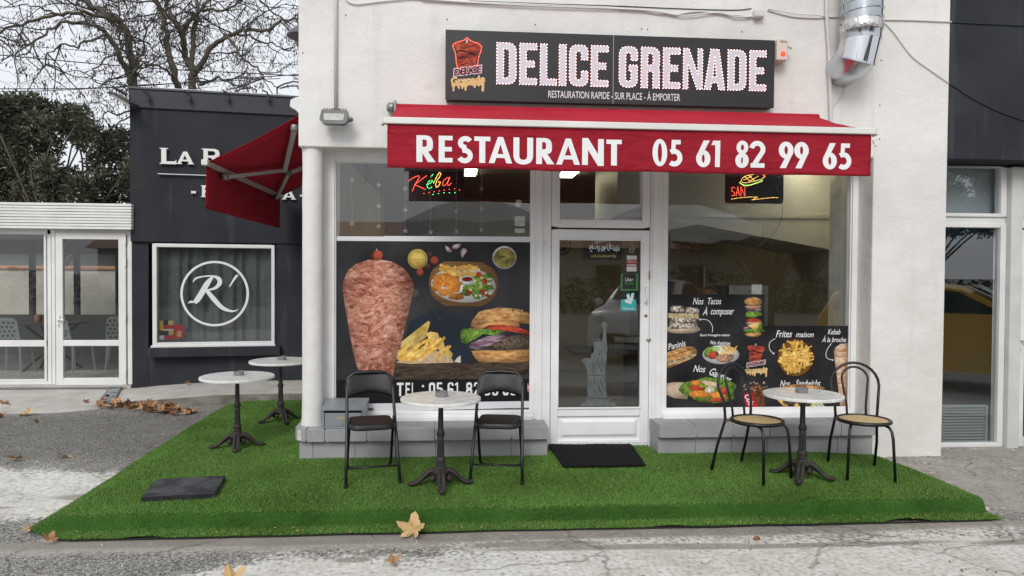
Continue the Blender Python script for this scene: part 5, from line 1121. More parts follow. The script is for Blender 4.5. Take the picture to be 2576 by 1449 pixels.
P1.many([[(795, 1190), (810, 1190), (810, 1206), (795, 1206)], [(795, 1240), (810, 1240), (810, 1256), (795, 1256)]], 3, WTX, 'letter', LP)
P1.put([(1596, 1178), (1612, 1178), (1612, 1240), (1596, 1240)], 3, M('print_red_tag', (.4, .05, .05), (.6, .5, .5), scale=60), 'printed_tag', LP)

# ---------------------------------------------------------------- menu poster on the right window
zr = zoom(2600, 1150, 3.083); zr2 = zoom(2900, 1150, 3.083)
RP_ = thing('menu_poster', 'black menu poster with white brush lettering and dishes on the right window', 'poster', (2.85, -.005, .42))
P2 = Print(zr); P3 = Print(zr2)
a = P2.w([(48, 25)])[0]; b = P2.w([(1268, 30)])[0]; c = P3.w([(1350, 410)])[0]; d = P2.w([(48, 1410)])[0]
MB().poly([[(a[0], a[1]), (b[0], a[1]), (b[0], c[1]), (c[0] + .008, c[1]), (c[0] + .008, d[1] + .0), (a[0], d[1])]], lambda x, z: (x, -.005, z)).build('sheet', BLACKP, RP_)
SH = dict(shear=.32, bold=.012)
P2.text('Nos', (395, 70, 525, 152), 1, WTX, RP_, **SH); P2.text('Tacos', (578, 70, 740, 150), 1, WTX, RP_, **SH); P2.text('À', (512, 180, 570, 280), 1, WTX, RP_, **SH); P2.text('composer', (612, 215, 895, 300), 1, WTX, RP_, **SH)
P2.text('Sauce fromagère maison', (478, 505, 845, 545), 1, WTX, RP_, shear=.3, bold=.015); P2.text('Paninis', (90, 605, 308, 680), 1, WTX, RP_, rot=R(13), **SH); P2.text('Nos Assiettes', (605, 592, 850, 640), 1, WTX, RP_, rot=R(-3), **SH)
P2.text('Nos', (402, 890, 548, 972), 1, WTX, RP_, rot=R(-4), **SH); P2.text('Galettes', (595, 965, 870, 1060), 1, WTX, RP_, rot=R(-24), **SH)
P3.text('Frites', (478, 465, 675, 550), 1, WTX, RP_, **SH); P3.text('maison', (720, 485, 938, 548), 1, WTX, RP_, **SH); P3.text('Kebab', (1108, 450, 1262, 515), 1, WTX, RP_, **SH); P3.text('À la broche', (1038, 530, 1330, 608), 1, WTX, RP_, **SH); P3.text('Nos', (528, 1070, 650, 1150), 1, WTX, RP_, **SH); P3.text('Sandwichs', (718, 1065, 1018, 1145), 1, WTX, RP_, **SH)
def arrow(P, pts, w_, hd):
    sm2 = [(x, y) for x, y, _ in smoothpts([(x, y, 0) for x, y in pts], 6)]
    P.put(ribbon(sm2, w_), 1, WTX, 'printed_arrow', RP_); P.put(ribbon(hd, w_), 2, WTX, 'printed_arrow', RP_)
arrow(P2, [(630, 490), (632, 420), (590, 350), (530, 332), (478, 334)], 7, [(492, 322), (474, 334), (490, 347)])
arrow(P3, [(472, 562), (410, 605), (395, 660), (415, 715), (455, 748)], 7, [(436, 750), (455, 750), (456, 735)])
arrow(P3, [(1155, 620), (1105, 690), (1085, 760), (1105, 805), (1172, 826)], 7, [(1158, 815), (1173, 826), (1160, 834)])
TAC = M('print_tacos', (.16, .09, .05), (.72, .68, .60), scale=55, detail=5, lo=.4, hi=.6, rough=.5); TRT = M('print_tortilla', (.45, .33, .22), (.62, .51, .38), scale=12, rough=.5)
P2.put(ell(270, 450, 215, 55, 34), 1, TRT, 'printed_board', RP_)
for i, l in enumerate(([(105, 375), (440, 372), (455, 440), (120, 450)], [(110, 310), (455, 320), (450, 375), (112, 378)], [(92, 255), (470, 265), (470, 330), (100, 315)], [(118, 190), (150, 165), (270, 168), (295, 205), (285, 248), (125, 240)], [(300, 195), (340, 182), (450, 190), (475, 225), (465, 268), (295, 262)])): P2.put(rp([(x, y, 14) for x, y in l]), 2 + i % 2, TAC if i != 2 else M('print_taco_mid', (.35, .28, .12), (.68, .60, .38), scale=50), 'printed_taco', RP_)
BG = [(1130, 510, 100, 34, BUN, .04), (1128, 470, 118, 28, GRNL, .2), (1050, 438, 45, 16, ONI, .1), (1190, 415, 60, 60, GRNL, .25), (1135, 375, 98, 22, M('print_bacon', (.5, .22, .14), (.62, .38, .26), scale=30), .1), (1130, 342, 90, 22, TOM, .06), (1125, 270, 100, 40, GRNL, .2), (1080, 213, 52, 20, ONI, .05), (1180, 213, 46, 22, ONI, .05), (1128, 178, 98, 26, M('print_bacon', .5), .1), (1125, 118, 104, 58, BUN, .03)]
for i, (x, y, rx, ry, mt, am) in enumerate(BG): P2.put(blob(x, y, rx, ry, i + 3, am), 1 + i, mt, 'printed_layer', RP_)
P2.put([(1050, 405), (1225, 350), (1165, 470)], 6, CHE, 'printed_cheese', RP_)
P2.put([(52, 740), (300, 660), (400, 665), (440, 700), (440, 760), (400, 800), (52, 942)], 1, BUN, 'printed_panini', RP_); P2.put([(52, 865), (420, 740), (435, 770), (52, 915)], 2, M('print_filling', (.12, .07, .04), (.62, .5, .3), scale=60), 'printed_filling', RP_)
P2.many([stick(90 + i * 38, 790 - i * 13, 60, 6, -.55) for i in range(9)], 3, M('print_grill_mark', (.14, .06, .02)), 'printed_grill_mark', RP_)
P2.put(ell(735, 760, 223, 115, 40), 1, PLW, 'printed_plate', RP_); P2.put(blob(620, 740, 90, 75, 2, .12), 2, GRNL, 'printed_salad', RP_); P2.put(blob(640, 765, 62, 48, 5, .1), 3, TOM, 'printed_tomato', RP_)
P2.many([stick(q.uniform(750, 900), q.uniform(670, 745), 90, 12, q.uniform(-.8, .9)) for _ in range(22)], 3, FRY, 'printed_fries', RP_); P2.put(blob(780, 800, 115, 52, 12, .15), 4, M('print_kebab_bits', (.22, .10, .05), (.55, .33, .22), scale=45), 'printed_kebab', RP_); P2.put(blob(680, 690, 50, 28, 4, .1), 3, M('print_cucumber', (.35, .5, .15), (.5, .62, .3), scale=15), 'printed_cucumber', RP_)
P2.put([(50, 1110), (190, 1092), (330, 1096), (330, 1300), (180, 1290), (50, 1240)], 1, TRT, 'printed_wrap', RP_)
P2.put(blob(600, 1190, 320, 165, 21, .16), 2, GRNL, 'printed_lettuce', RP_)
for i, (x, y, rx, ry, mt) in enumerate(((430, 1105, 75, 34, CHK), (440, 1170, 100, 32, TOM), (480, 1240, 140, 48, CHK), (600, 1190, 60, 45, M('print_cabbage', .5)), (620, 1120, 130, 34, M('print_chicken', (.55, .36, .2), (.7, .58, .45), scale=20)), (700, 1260, 130, 44, CHK), (680, 1310, 90, 24, TOM), (770, 1200, 50, 40, TOM), (595, 1195, 30, 28, PLW))): P2.put(blob(x, y, rx, ry, i + 30, .14, rot=.35 if i in (4, 5) else 0), 3 + i, mt, 'printed_filling', RP_)
zlogo = lambda x, y: zr(1022 + (x - 85) * .556, 620 + (y - 195) * .536)
logo(RP_, zlogo, P2.y - .0004, False)
P2.put([(980, 1245), (1110, 1205), (1195, 1408), (1055, 1408)], 3, M('print_can_red', (.42, .02, .03)), 'printed_can', RP_); P2.put([(1100, 1150), (1200, 1120), (1245, 1160), (1270, 1408), (1200, 1408)], 2, M('print_cola', (.05, .015, .008), (.25, .09, .03), scale=16, dist=1.5), 'printed_drink', RP_)
P2.text('Cola', (1010, 1270, 1150, 1345), 4, WTX, RP_, shear=.4, bold=.02, rot=R(-62)); P2.many([blob(q.uniform(970, 1300), q.uniform(1090, 1200), q.uniform(4, 16), q.uniform(4, 14), i, .4) for i in range(26)], 2, M('print_splash', (.25, .12, .07), (.6, .5, .42), scale=30), 'printed_splash', RP_)
P3.put(ell(717, 800, 230, 238, 44), 1, M('print_wood_bowl', (.055, .02, .012), (.10, .04, .024), scale=9), 'printed_bowl', RP_); P3.put(ell(717, 800, 210, 218, 44), 2, M('print_bowl_shade', (.16, .08, .02)), 'printed_bowl_inside', RP_)
fr2 = []
while len(fr2) < 95:
    x, y = q.uniform(505, 930), q.uniform(585, 1010)
    if ((x - 717) / 178) ** 2 + ((y - 800) / 186) ** 2 < 1: fr2.append(stick(x, y, q.uniform(80, 150), q.uniform(18, 25), q.choice((q.uniform(-.6, .5), q.uniform(1.2, 1.9)))))
P3.many(fr2, 3, FRY, 'printed_fries', RP_)
P3.put([(1180, 720), (1200, 670), (1260, 630), (1350, 622), (1350, 1402), (1258, 1402), (1240, 1200), (1215, 1000), (1190, 820)], 1, M('print_kebab_pale', (.42, .18, .07), (.68, .56, .44), scale=16, stretch=(.7, 1, 2.5), dist=1.6, detail=8), 'printed_kebab', RP_)
P3.put([(440, 1250), (600, 1300), (630, 1385), (585, 1402)], 1, CHE, 'printed_cheese', RP_); P3.put(blob(830, 1320, 280, 60, 9, .08), 2, PAT, 'printed_patty', RP_); P3.put([(690, 1380), (730, 1345), (775, 1390), (740, 1402)], 3, CHE, 'printed_cheese', RP_); P3.put([(890, 1380), (940, 1350), (965, 1400)], 3, CHE, 'printed_cheese', RP_); P3.many([stick(q.uniform(880, 1050), q.uniform(1290, 1390), 90, 12, q.uniform(.3, 1.2)) for _ in range(14)], 4, M('print_slaw', (.5, .58, .3), (.68, .72, .55), scale=20), 'printed_slaw', RP_); P3.put(blob(800, 1160, 270, 40, 2, .06), 1, BUN, 'printed_bun', RP_)

# ---------------------------------------------------------------- stickers on the door glass
zd = zoom(2100, 600, 2.229); PD = Print(zd, -.0135)
def sticker(name, b, label, mat):
    x0, x1, z0, z1 = PD.box(*b); t = thing(name, label, 'sticker', ((x0 + x1) / 2, -.0135, z0)); MB().poly([[(x0, z0), (x1, z0), (x1, z1), (x0, z1)]], lambda x, z: (x, PD.y, z)).build('film', mat, t); return t
t = sticker('alarm_sticker', (820, 906, 907, 1045), 'white and red Alarme sticker at the top right of the door glass', M('sticker_white', .62)); PD.put([(820, 943), (907, 943), (907, 1003), (820, 1003)], 1, M('sticker_red', (.36, .03, .05)), 'printed_band', t); PD.text('Alarme', (828, 948, 898, 966), 2, WTX, t); PD.many([[(825 + i * 20, 980), (842 + i * 20, 980), (842 + i * 20, 998), (825 + i * 20, 998)] for i in range(4)], 2, M('sticker_grey', .5), 'printed_icon', t); PD.text('sécurité', (835, 934, 895, 941), 1, M('sticker_red', .3), t); PD.put(ell(863, 921, 9, 10), 1, M('sticker_grey', .5), 'printed_icon', t)
t = sticker('delivery_sticker', (768, 1062, 920, 1215), 'black and green Uber Eats sticker on the door glass', M('sticker_green', (.045, .20, .05))); PD.put([(784, 1064), (900, 1064), (900, 1200), (784, 1200)], 1, M('sticker_dark', (.012, .016, .02)), 'printed_field', t); PD.text('Uber', (806, 1100, 876, 1130), 2, WTX, t); PD.text('Eats', (806, 1132, 876, 1162), 2, M('sticker_green_text', (.06, .30, .07)), t)
t = sticker('delivery_sticker', (768, 1290, 902, 1390), 'turquoise Deliveroo sticker low on the right of the door glass', M('sticker_turquoise', (.03, .42, .40))); PD.put([(795, 1300), (820, 1285), (812, 1245), (842, 1235), (850, 1275), (858, 1235), (888, 1230), (880, 1300), (860, 1340), (800, 1320)], 1, M('sticker_turquoise', .4), 'printed_border', t); PD.put([(800, 1298), (828, 1288), (820, 1250), (840, 1244), (850, 1285), (864, 1238), (880, 1238), (872, 1300), (856, 1332), (806, 1315)], 2, WTX, 'printed_emblem', t); PD.many([ell(834, 1298, 4, 4, 10), ell(852, 1300, 4, 4, 10)], 3, M('sticker_turquoise', .4), 'printed_eye', t); PD.text('Deliveroo', (790, 1360, 886, 1380), 2, WTX, t)
t = sticker('transom_sticker', (893, 553, 918, 593), 'tiny white sticker in the lower right corner of the transom glass', M('sticker_white', .62)); PD.put([(893, 570), (918, 570), (918, 578), (893, 578)], 1, M('sticker_red', .3), 'printed_band', t)
six = thing('number_sticker', 'pale mirrored digit six on the upper right of the door glass', 'sticker', (1.66, -.0135, 1.86))
x0, x1, z0, z1 = PD.box(838, 795, 892, 885); fit_text('6', (x1, x0, z0, z1), -.0138, M('frosted_film', (.16, .165, .16), rough=.6), 'film', six, bold=.03)
# frosted standing figure at the foot of the door glass
zf_ = zoom(2100, 1200, 2.069); PF = Print(zf_, -.0135); FR = M('frosted_figure', (.085, .098, .10), (.13, .145, .145), scale=14, rough=.7, detail=7); FD = M('frosted_lines', (.03, .033, .035))
fg = thing('frosted_figure', 'frosted robed figure with raised arm stuck on the lower door glass', 'window film', (1.35, -.0135, .44))
PF.put([(440, 575), (430, 500), (400, 470), (395, 445), (430, 430), (465, 440), (470, 405), (490, 390), (495, 340), (490, 300), (545, 295), (562, 300), (570, 200), (555, 170), (565, 145), (595, 142), (606, 165), (595, 190), (595, 290), (605, 350), (598, 430), (585, 520), (588, 640), (600, 758), (440, 758)], 0, FR, 'film', fg)
PF.put([(432, 765), (622, 765), (622, 822), (432, 825)], 0, FR, 'plinth', fg); PF.put([(378, 828), (400, 795), (430, 790), (430, 826)], 0, FR, 'plinth', fg); PF.put([(625, 785), (655, 795), (685, 820), (625, 822)], 0, FR, 'plinth', fg)
for i in range(6): a = R(150 - i * 28); PF.put(ribbon([(515 + 22 * math.cos(a), 300 - 14 * math.sin(a)), (515 + 58 * math.cos(a), 298 - 36 * math.sin(a))], [6, 2]), 1, FR, 'ray', fg)
for pts in ([(485, 450), (492, 560)], [(500, 590), (495, 650)], [(520, 450), (560, 560)], [(540, 600), (575, 690)], [(520, 620), (545, 700)], [(555, 420), (580, 500)], [(445, 573), (570, 575)], [(530, 660), (560, 740)], [(500, 690), (505, 740)], [(540, 395), (545, 420)]): PF.put(ribbon(pts, 5), 1, FD, 'fold', fg)

for _m in bpy.data.materials:
    if _m.name.startswith(('print_', 'logo_')) and 'Principled BSDF' in _m.node_tree.nodes: _m.node_tree.nodes['Principled BSDF'].inputs['Specular IOR Level'].default_value = .15

# the printed pictures are photographs of food: each picture is rounded off by its own printed shading
for _m in list(bpy.data.materials):
    if not _m.name.startswith(('print_meat', 'print_bun', 'print_tomato', 'print_onion', 'print_patty', 'print_lettuce', 'print_garlic', 'print_red', 'print_gold', 'print_board', 'print_wood_bowl', 'print_tortilla', 'print_kebab', 'print_fried', 'print_bacon', 'print_cheese', 'print_tacos', 'print_sauce', 'print_dim', 'print_plate', 'print_chicken')): continue
    if _m.name in ('print_gold_dark', 'print_red_tag'): continue
    N, L = _m.node_tree.nodes, _m.node_tree.links; b = N['Principled BSDF']; i_ = b.inputs['Base Color']
    tc = N.new('ShaderNodeTexCoord'); sb_ = N.new('ShaderNodeVectorMath'); sb_.operation = 'SUBTRACT'; sb_.inputs[1].default_value = (.45, 0, .62); L.new(tc.outputs['Generated'], sb_.inputs[0])
    ml_ = N.new('ShaderNodeVectorMath'); ml_.operation = 'MULTIPLY'; ml_.inputs[1].default_value = (1.25, 0, .75 if 'meat' in _m.name or 'kebab' in _m.name else 1.15); L.new(sb_.outputs[0], ml_.inputs[0])
    ln_ = N.new('ShaderNodeVectorMath'); ln_.operation = 'LENGTH'; L.new(ml_.outputs[0], ln_.inputs[0])
    rr_ = N.new('ShaderNodeMapRange'); rr_.interpolation_type = 'SMOOTHSTEP'; rr_.inputs[1].default_value = .15; rr_.inputs[2].default_value = .75; rr_.inputs[3].default_value = 1.18; rr_.inputs[4].default_value = .45; L.new(ln_.outputs['Value'], rr_.inputs[0])
    mx_ = N.new('ShaderNodeMix'); mx_.data_type = 'RGBA'; mx_.blend_type = 'MULTIPLY'; mx_.inputs[0].default_value = 1
    if i_.is_linked: L.new(i_.links[0].from_socket, mx_.inputs[6])
    else: mx_.inputs[6].default_value = i_.default_value
    L.new(rr_.outputs[0], mx_.inputs[7]); L.new(mx_.outputs[2], i_)

# ================================================================ DARK BUILDING AT THE LEFT
DO = Vector((-4.46, 3.70, 0)); DR = R(8)
dax = Vector((math.cos(DR), math.sin(DR), 0)); day = Vector((-math.sin(DR), math.cos(DR), 0))
def dk_(px, py, ly=0.0):
    p = hp(px, py, DO + day * ly, day) - DO; return (p.dot(dax), p.z)
DARK = stucco('anthracite_render', (.020, .023, .029), (.031, .035, .042), .35, 1.5, stain=(.075, .08, .09))
db = thing('dark_building', 'anthracite rendered restaurant block with a white framed window left of the white one', 'building', DO, local=True, rz=DR)
zt = dk_(330, 219)[1]; zband = dk_(330, 271)[1]; zl_ = dk_(340, 608)[1]
wx0, wzt = dk_(383, 613); wx1, wzb = dk_(691, 867)
UL = 4.2
m = MB(); m.box(0, UL, 0, .3, zl_, zt - .02); m.box(0, wx0 - .07, .05, .3, -.1, zl_); m.box(wx0 - .07, wx1 + .02, .05, .3, -.1, wzb - .02); m.box(wx0 - .07, wx1 + .02, .05, .3, wzt, zl_); m.box(wx1 + .02, UL, .02, .3, -.1, zl_)
m.build('wall', DARK, db, bevel=.01)
m = MB(); m.box(0, .25, .3, 6, -.1, zt - .02); m.box(UL - .2, UL, .3, 6, -.1, zt - .02); m.build('side_wall', DARK, db)
m = MB(); m.box(-.008, UL, -.028, 0, zband, zt - .03); m.build('cornice', M('cornice_dark', (.022, .026, .033), (.03, .034, .042), scale=2, rough=.6), db, bevel=.01)
m = MB(); m.box(-.015, UL, -.045, 6, zt - .03, zt); m.build('roof', M('roof_edge_zinc', (.07, .078, .09), rough=.5), db, bevel=.006)
m = MB(); m.tube([(.3 + i * .25, .02, zt + .008 + .008 * math.sin(i * 3.1)) for i in range(16)], .012, 6); m.build('light_garland', M('pale_tube', (.6, .6, .58)), db)
for px in (371, 474, 571, 672):
    x, z = dk_(px, 232, -.03); m = MB(); m.tube([(x - .05, -.035, z + .02), (x + .01, -.10, z - .02), (x + .02, -.09, z - .09)], .012, 6); m.box(x + .0, x + .04, -.11, -.07, z - .13, z - .07); m.build('bracket', M('bracket_dark', .02), db)
# window with curtain and painted monogram
WPVC = M('white_window_frame', (.66, .67, .66), (.74, .74, .73), scale=3, rough=.4)
fr_ = frame('window', wx0, wx1, wzb, wzt, .055, .045, .05, .045, -.01, .09, db, WPVC, .006)
MB().box(wx0 - .02, wx1 + .01, -.03, .02, wzb - .025, wzb + .012).build('track', WPVC, fr_, bevel=.004)
gx0, gx1, gz0, gz1 = wx0 + .055, wx1 - .045, wzb + .05, wzt - .045
pane(gx0, gx1, gz0, gz1, fr_, .05, GLASS('dark_window_glass', (.75, .78, .78), 1.8))
m = MB(); n_ = 120
for j in range(2):
    for i in range(n_ + 1):
        x = gx0 - .05 + (gx1 - gx0 + .1) * i / n_; m.v.append((x, .17 + .022 * math.sin(x * 34 + 1.5 * math.sin(x * 9)) + .012 * math.sin(x * 61), gz0 - .05 if j == 0 else gz1 + .05))
for i in range(n_): m.f.append((i, i + 1, n_ + 2 + i, n_ + 1 + i)); m.mi.append(0)
m.build('curtain', M('grey_curtain', (.13, .145, .15), rough=.85), fr_, smooth='all')
MB().box(gx0 - .1, gx1 + .1, .28, .3, gz0 - .1, gz1 + .1).build('dark_room', M('room_dark', .01), fr_)
z2 = zoom(0, 780, 1.575)
P = lambda pts, ly=.044: [dk_(*z2(*p), ly) for p in pts]
VIN = M('white_vinyl_monogram', (.74, .76, .77), rough=.4)
m = MB(); m.poly([P(ell(1331, 592, 213, 203, 72)), P(ell(1331, 592, 198, 189, 72))], lambda x, z: (x, .044, z)); m.build('monogram_ring', VIN, fr_)
S_ = lambda pts: [(x, y) for x, y, _ in smoothpts([(x, y, 0) for x, y in pts], 5)]
def varrib(pts, ws):
    n = 5; sp = S_(pts); out = []
    for i in range(len(sp)):
        t = i / n; a = min(int(t), len(ws) - 1); b = min(a + 1, len(ws) - 1); out.append(ws[a] + (ws[b] - ws[a]) * (t - a))
    return ribbon(sp, out)
m = MB()
for k, poly_ in enumerate((varrib([(1318, 490), (1285, 530), (1250, 590), (1222, 632), (1205, 648)], [14, 34, 36, 34, 20]), varrib([(1196, 522), (1215, 498), (1262, 486), (1320, 484), (1356, 500), (1362, 528), (1335, 557), (1290, 570), (1262, 574)], [4, 12, 8, 10, 26, 28, 18, 8, 4]), varrib([(1280, 570), (1325, 625), (1372, 675), (1420, 698), (1455, 700), (1479, 689)], [22, 30, 26, 16, 8, 2]), [(1163, 652), (1180, 636), (1225, 640), (1216, 648)], [(1462, 476), (1481, 476), (1448, 520), (1424, 554), (1422, 545), (1440, 510)])):
    m.poly([P(poly_)], lambda x, z: (x, .044 - .0004 * k, z))
m.build('monogram', VIN, fr_)
# small stickers in the corner of that window
st = thing('window_stickers', 'patchwork of small red, gold and black stickers low in the dark building window', 'stickers', DO, local=True, rz=DR)
for (a, b, c, d), cc in (((988, 760, 1012, 822), (.45, .28, .06)), ((1014, 760, 1042, 786), (.02, .02, .02)), ((1044, 760, 1076, 786), (.50, .36, .12)), ((1012, 788, 1076, 810), (.33, .03, .03)), ((1012, 812, 1076, 822), (.5, .48, .42)), ((988, 824, 1044, 850), (.03, .03, .035)), ((1046, 824, 1076, 850), (.45, .30, .08)), ((988, 852, 1018, 877), (.40, .48, .50)), ((1020, 852, 1076, 877), (.34, .03, .05))):
    q4_ = P([(a, b), (c, d)], .046); MB().poly([[(q4_[0][0], q4_[0][1]), (q4_[1][0], q4_[0][1]), (q4_[1][0], q4_[1][1]), (q4_[0][0], q4_[1][1])]], lambda x, z: (x, .046, z)).build('sticker', M('stk_%d_%d' % (a, b), tuple(k * .55 for k in cc), tuple(k * .5 for k in cc), scale=60, rough=.4), st)
st = thing('window_sticker', 'single red poster sticker right of the small sticker patchwork', 'sticker', DO, local=True, rz=DR)
q4_ = P([(1080, 785), (1142, 868)], .046); MB().poly([[(q4_[0][0], q4_[0][1]), (q4_[1][0], q4_[0][1]), (q4_[1][0], q4_[1][1]), (q4_[0][0], q4_[1][1])]], lambda x, z: (x, .046, z)).build('film', M('stk_red', (.20, .015, .02)), st)
q4_ = P([(1097, 825), (1125, 860)], .046); MB().poly([[(q4_[0][0], q4_[0][1]), (q4_[1][0], q4_[0][1]), (q4_[1][0], q4_[1][1]), (q4_[0][0], q4_[1][1])]], lambda x, z: (x, .0455, z)).build('printed_picture', M('stk_pic', (.4, .25, .1), (.1, .03, .02), scale=60), st)
a, b = dk_(372, 876, -.1), dk_(704, 894, -.1); MB().box(a[0], b[0], -.10, .06, b[1], a[1]).build('window_sill', DARK, db, bevel=.008)
# raised letters of the neighbour's name (the rest is behind the awning)
z1_ = zoom(0, 0, 1.81167)
ls = thing('wall_lettering', 'white raised LA R lettering with underline on the dark wall, half behind the awning', 'lettering', DO, local=True, rz=DR)
LW = M('letter_white', (.74, .74, .72), rough=.45)
def letter(ch, b, parent, name='letter'):
    A_ = dk_(*z1_(b[0], b[1]), -.035); B_ = dk_(*z1_(b[2], b[3]), -.035); w_, h_ = B_[0] - A_[0], A_[1] - B_[1]
    G = {'L': [[[(0, 0), (1, 0), (1, .30), (.93, .18), (.40, .17), (.40, .93), (.52, .96), (.52, 1), (0, 1), (0, .96), (.10, .93), (.10, .07), (0, .04)]]],
         'A': [[[(0, 0), (.33, 0), (.33, .05), (.26, .08), (.32, .22), (.66, .22), (.72, .08), (.64, .05), (.64, 0), (1, 0), (1, .05), (.95, .08), (.62, 1), (.40, 1), (.08, .08), (0, .05)], [(.37, .36), (.61, .36), (.49, .72)]]],
         'R': [[[(0, 0), (.40, 0), (.40, .05), (.31, .08), (.31, .42), (.46, .42), (.72, .06), (.80, 0), (1.05, 0), (1.05, .05), (.97, .08), (.70, .45), (.88, .53), (.92, .70), (.86, .90), (.70, 1), (0, 1), (0, .95), (.09, .92), (.09, .08), (0, .05)], [(.31, .56), (.58, .57), (.68, .63), (.69, .76), (.62, .85), (.31, .86)]]],
         'F': [[[(0, 0), (.50, 0), (.50, .05), (.38, .08), (.38, .42), (.8, .42), (.8, .58), (.38, .58), (.38, .84), (.85, .84), (.93, .70), (1, .70), (1, 1), (0, 1), (0, .95), (.10, .92), (.10, .08), (0, .05)]]], '-': [[[(0, 0), (.08, .2), (.92, .2), (1, 0), (1, 1), (.92, .8), (.08, .8), (0, 1)]]], '_': [[[(0, 0), (1, 0), (1, 1), (0, 1)]]]}
    m = MB()
    for p_ in G[ch]: m.prism([[(A_[0] + x * w_, B_[1] + z * h_) for x, z in l] for l in p_], lambda x, z: (x, -.05, z), lambda x, z: (x, -.022, z))
    return m.build(name, LW, parent)
letter('L', (1140, 1055, 1258, 1173), ls); letter('A', (1258, 1080, 1385, 1174), ls); letter('R', (1440, 1060, 1580, 1176), ls); letter('_', (1127, 1242, 1750, 1258), ls, 'underline')
l2 = thing('wall_lettering', 'white raised F and A of the lower line on the dark wall', 'lettering', DO, local=True, rz=DR)
letter('-', (1365, 1358, 1398, 1385), l2); letter('F', (1435, 1322, 1510, 1408), l2); letter('A', (2010, 1355, 2112, 1425), l2); letter('-', (2140, 1385, 2170, 1408), l2)
# flood lamp at the roof corner
rl = thing('roof_floodlight', 'flat dark floodlight tilted out from the roof corner of the dark building', 'floodlight', (-4.5, 3.6, 3.3))
c4 = [hy(px, py, 3.45) for px, py in ((271, 235), (283, 231), (329, 258), (329, 273))]
m = MB(); m.prism([c4], lambda x, z: (x, 3.40, z), lambda x, z: (x, 3.72, z + .02)); m.build('housing', M('lamp_dark', (.03, .032, .035), rough=.4), rl)
c5 = [hy(px, py, 3.41) for px, py in ((277, 240), (284, 238), (327, 264), (327, 271))]; m = MB(); m.poly([c5], lambda x, z: (x, 3.398, z)); m.build('lens', M('flood_lens', .5), rl)
MB().tube([(-4.62, 3.56, hy(310, 235, 3.5)[1] + .1), (-4.46, 3.62, hy(330, 243, 3.5)[1] + .05)], .02, 6).build('arm', M('lamp_dark', .03), rl)

# ================================================================ WHITE GLAZED VERANDA
VYp = 3.78
vd = thing('glazed_veranda', 'white framed glass veranda with slatted fascia and glazed door at the far left', 'building', (-5.5, VYp, .1))
VW_ = M('veranda_white_pvc', (.70, .70, .68), (.78, .78, .76), scale=3, rough=.4)
v5 = zoom(0, 880, 2.1623)
def vb(a, b, c, d): A_ = hy(*v5(a, b), VYp); B_ = hy(*v5(c, d), VYp); return A_[0], B_[0], B_[1], A_[1]
xR = hy(333, 800, VYp)[0]; xL = -9.0; zT = hy(165, 510, VYp - .15)[1]; zF = hy(165, 576, VYp - .15)[1]; zD = hy(250, 967, VYp)[1]
xRf = hy(330, 540, VYp - .15)[0]
hs_ = (zT - zF) / 9
for i in range(9): MB().box(xL, xRf - rnd.uniform(0, .004), VYp - .15 + (.008 if i % 2 else 0), VYp - .05, zF + i * hs_ + .0035, zF + (i + 1) * hs_ - .0035).build('slat', VW_, vd, bevel=.003)
m = MB(); m.box(xL, xRf - .01, VYp - .05, 7.6, zF + .02, zT - .01); m.build('roof', VW_, vd)
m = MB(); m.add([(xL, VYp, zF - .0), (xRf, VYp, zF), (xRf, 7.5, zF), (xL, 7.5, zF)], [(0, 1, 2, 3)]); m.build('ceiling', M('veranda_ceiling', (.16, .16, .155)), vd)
VG = GLASS('veranda_glass', (.86, .90, .88), 1.85)
m = MB(); m.box(xL, xR, VYp, VYp + .07, zF - .07, zF + .02); a = vb(400, 75, 440, 1370); m.box(a[0], a[1], VYp - .0, VYp + .08, zD, zF); a = vb(440, 75, 478, 1370); m.box(a[0] + .002, a[1], VYp - .015, VYp + .08, zD, zF); a = vb(1085, 75, 1132, 1370); m.box(a[0], xR, VYp - .01, VYp + .08, zD, zF); m.box(xL, vb(400, 0, 410, 0)[0], VYp, VYp + .07, zD, zD + .05); m.build('frame', VW_, vd, bevel=.005)
a = vb(-900, 75, 400, 1355); f_ = MB(); mz = vb(0, 995, 10, 1048)
f_.box(a[0], a[1], VYp - .005, VYp + .06, mz[2], mz[3]); f_.box(a[1] - .03, a[1], VYp - .006, VYp + .06, zD + .05, zF - .07); f_.box(a[0], a[1] - .03, VYp - .004, VYp + .06, zD + .05, zD + .075)
sw = f_.build('window', VW_, vd, bevel=.004); pane(a[0], a[1] - .03, zD + .07, zF - .07, sw, VYp + .03, VG)
d = vb(480, 78, 1082, 1370); g1 = vb(540, 133, 1020, 992); g2 = vb(546, 1042, 1026, 1312)
m = MB(); m.box(d[0], g1[0], VYp - .03, VYp + .03, d[2], d[3]); m.box(g1[1], d[1], VYp - .03, VYp + .03, d[2], d[3]); m.box(g1[0], g1[1], VYp - .03, VYp + .03, g1[3], d[3]); m.box(g1[0], g1[1], VYp - .03, VYp + .03, g2[3], g1[2]); m.box(g1[0], g1[1], VYp - .03, VYp + .03, d[2], g2[2])
vdo = m.build('door', VW_, vd, bevel=.005); pane(g1[0], g1[1], g1[2], g1[3], vdo, VYp, VG); pane(g1[0], g1[1], g2[2], g2[3], vdo, VYp, VG)
h0 = vb(500, 800, 570, 815); m = MB(); m.box(h0[0], h0[0] + .03, VYp - .045, VYp - .03, h0[2] - .03, h0[3] + .03); m.tube([(h0[0] + .015, VYp - .045, h0[2]), (h0[0] + .015, VYp - .08, h0[2]), (h0[1], VYp - .08, h0[2] - .005)], .011, 8); m.build('handle', VW_, vdo)
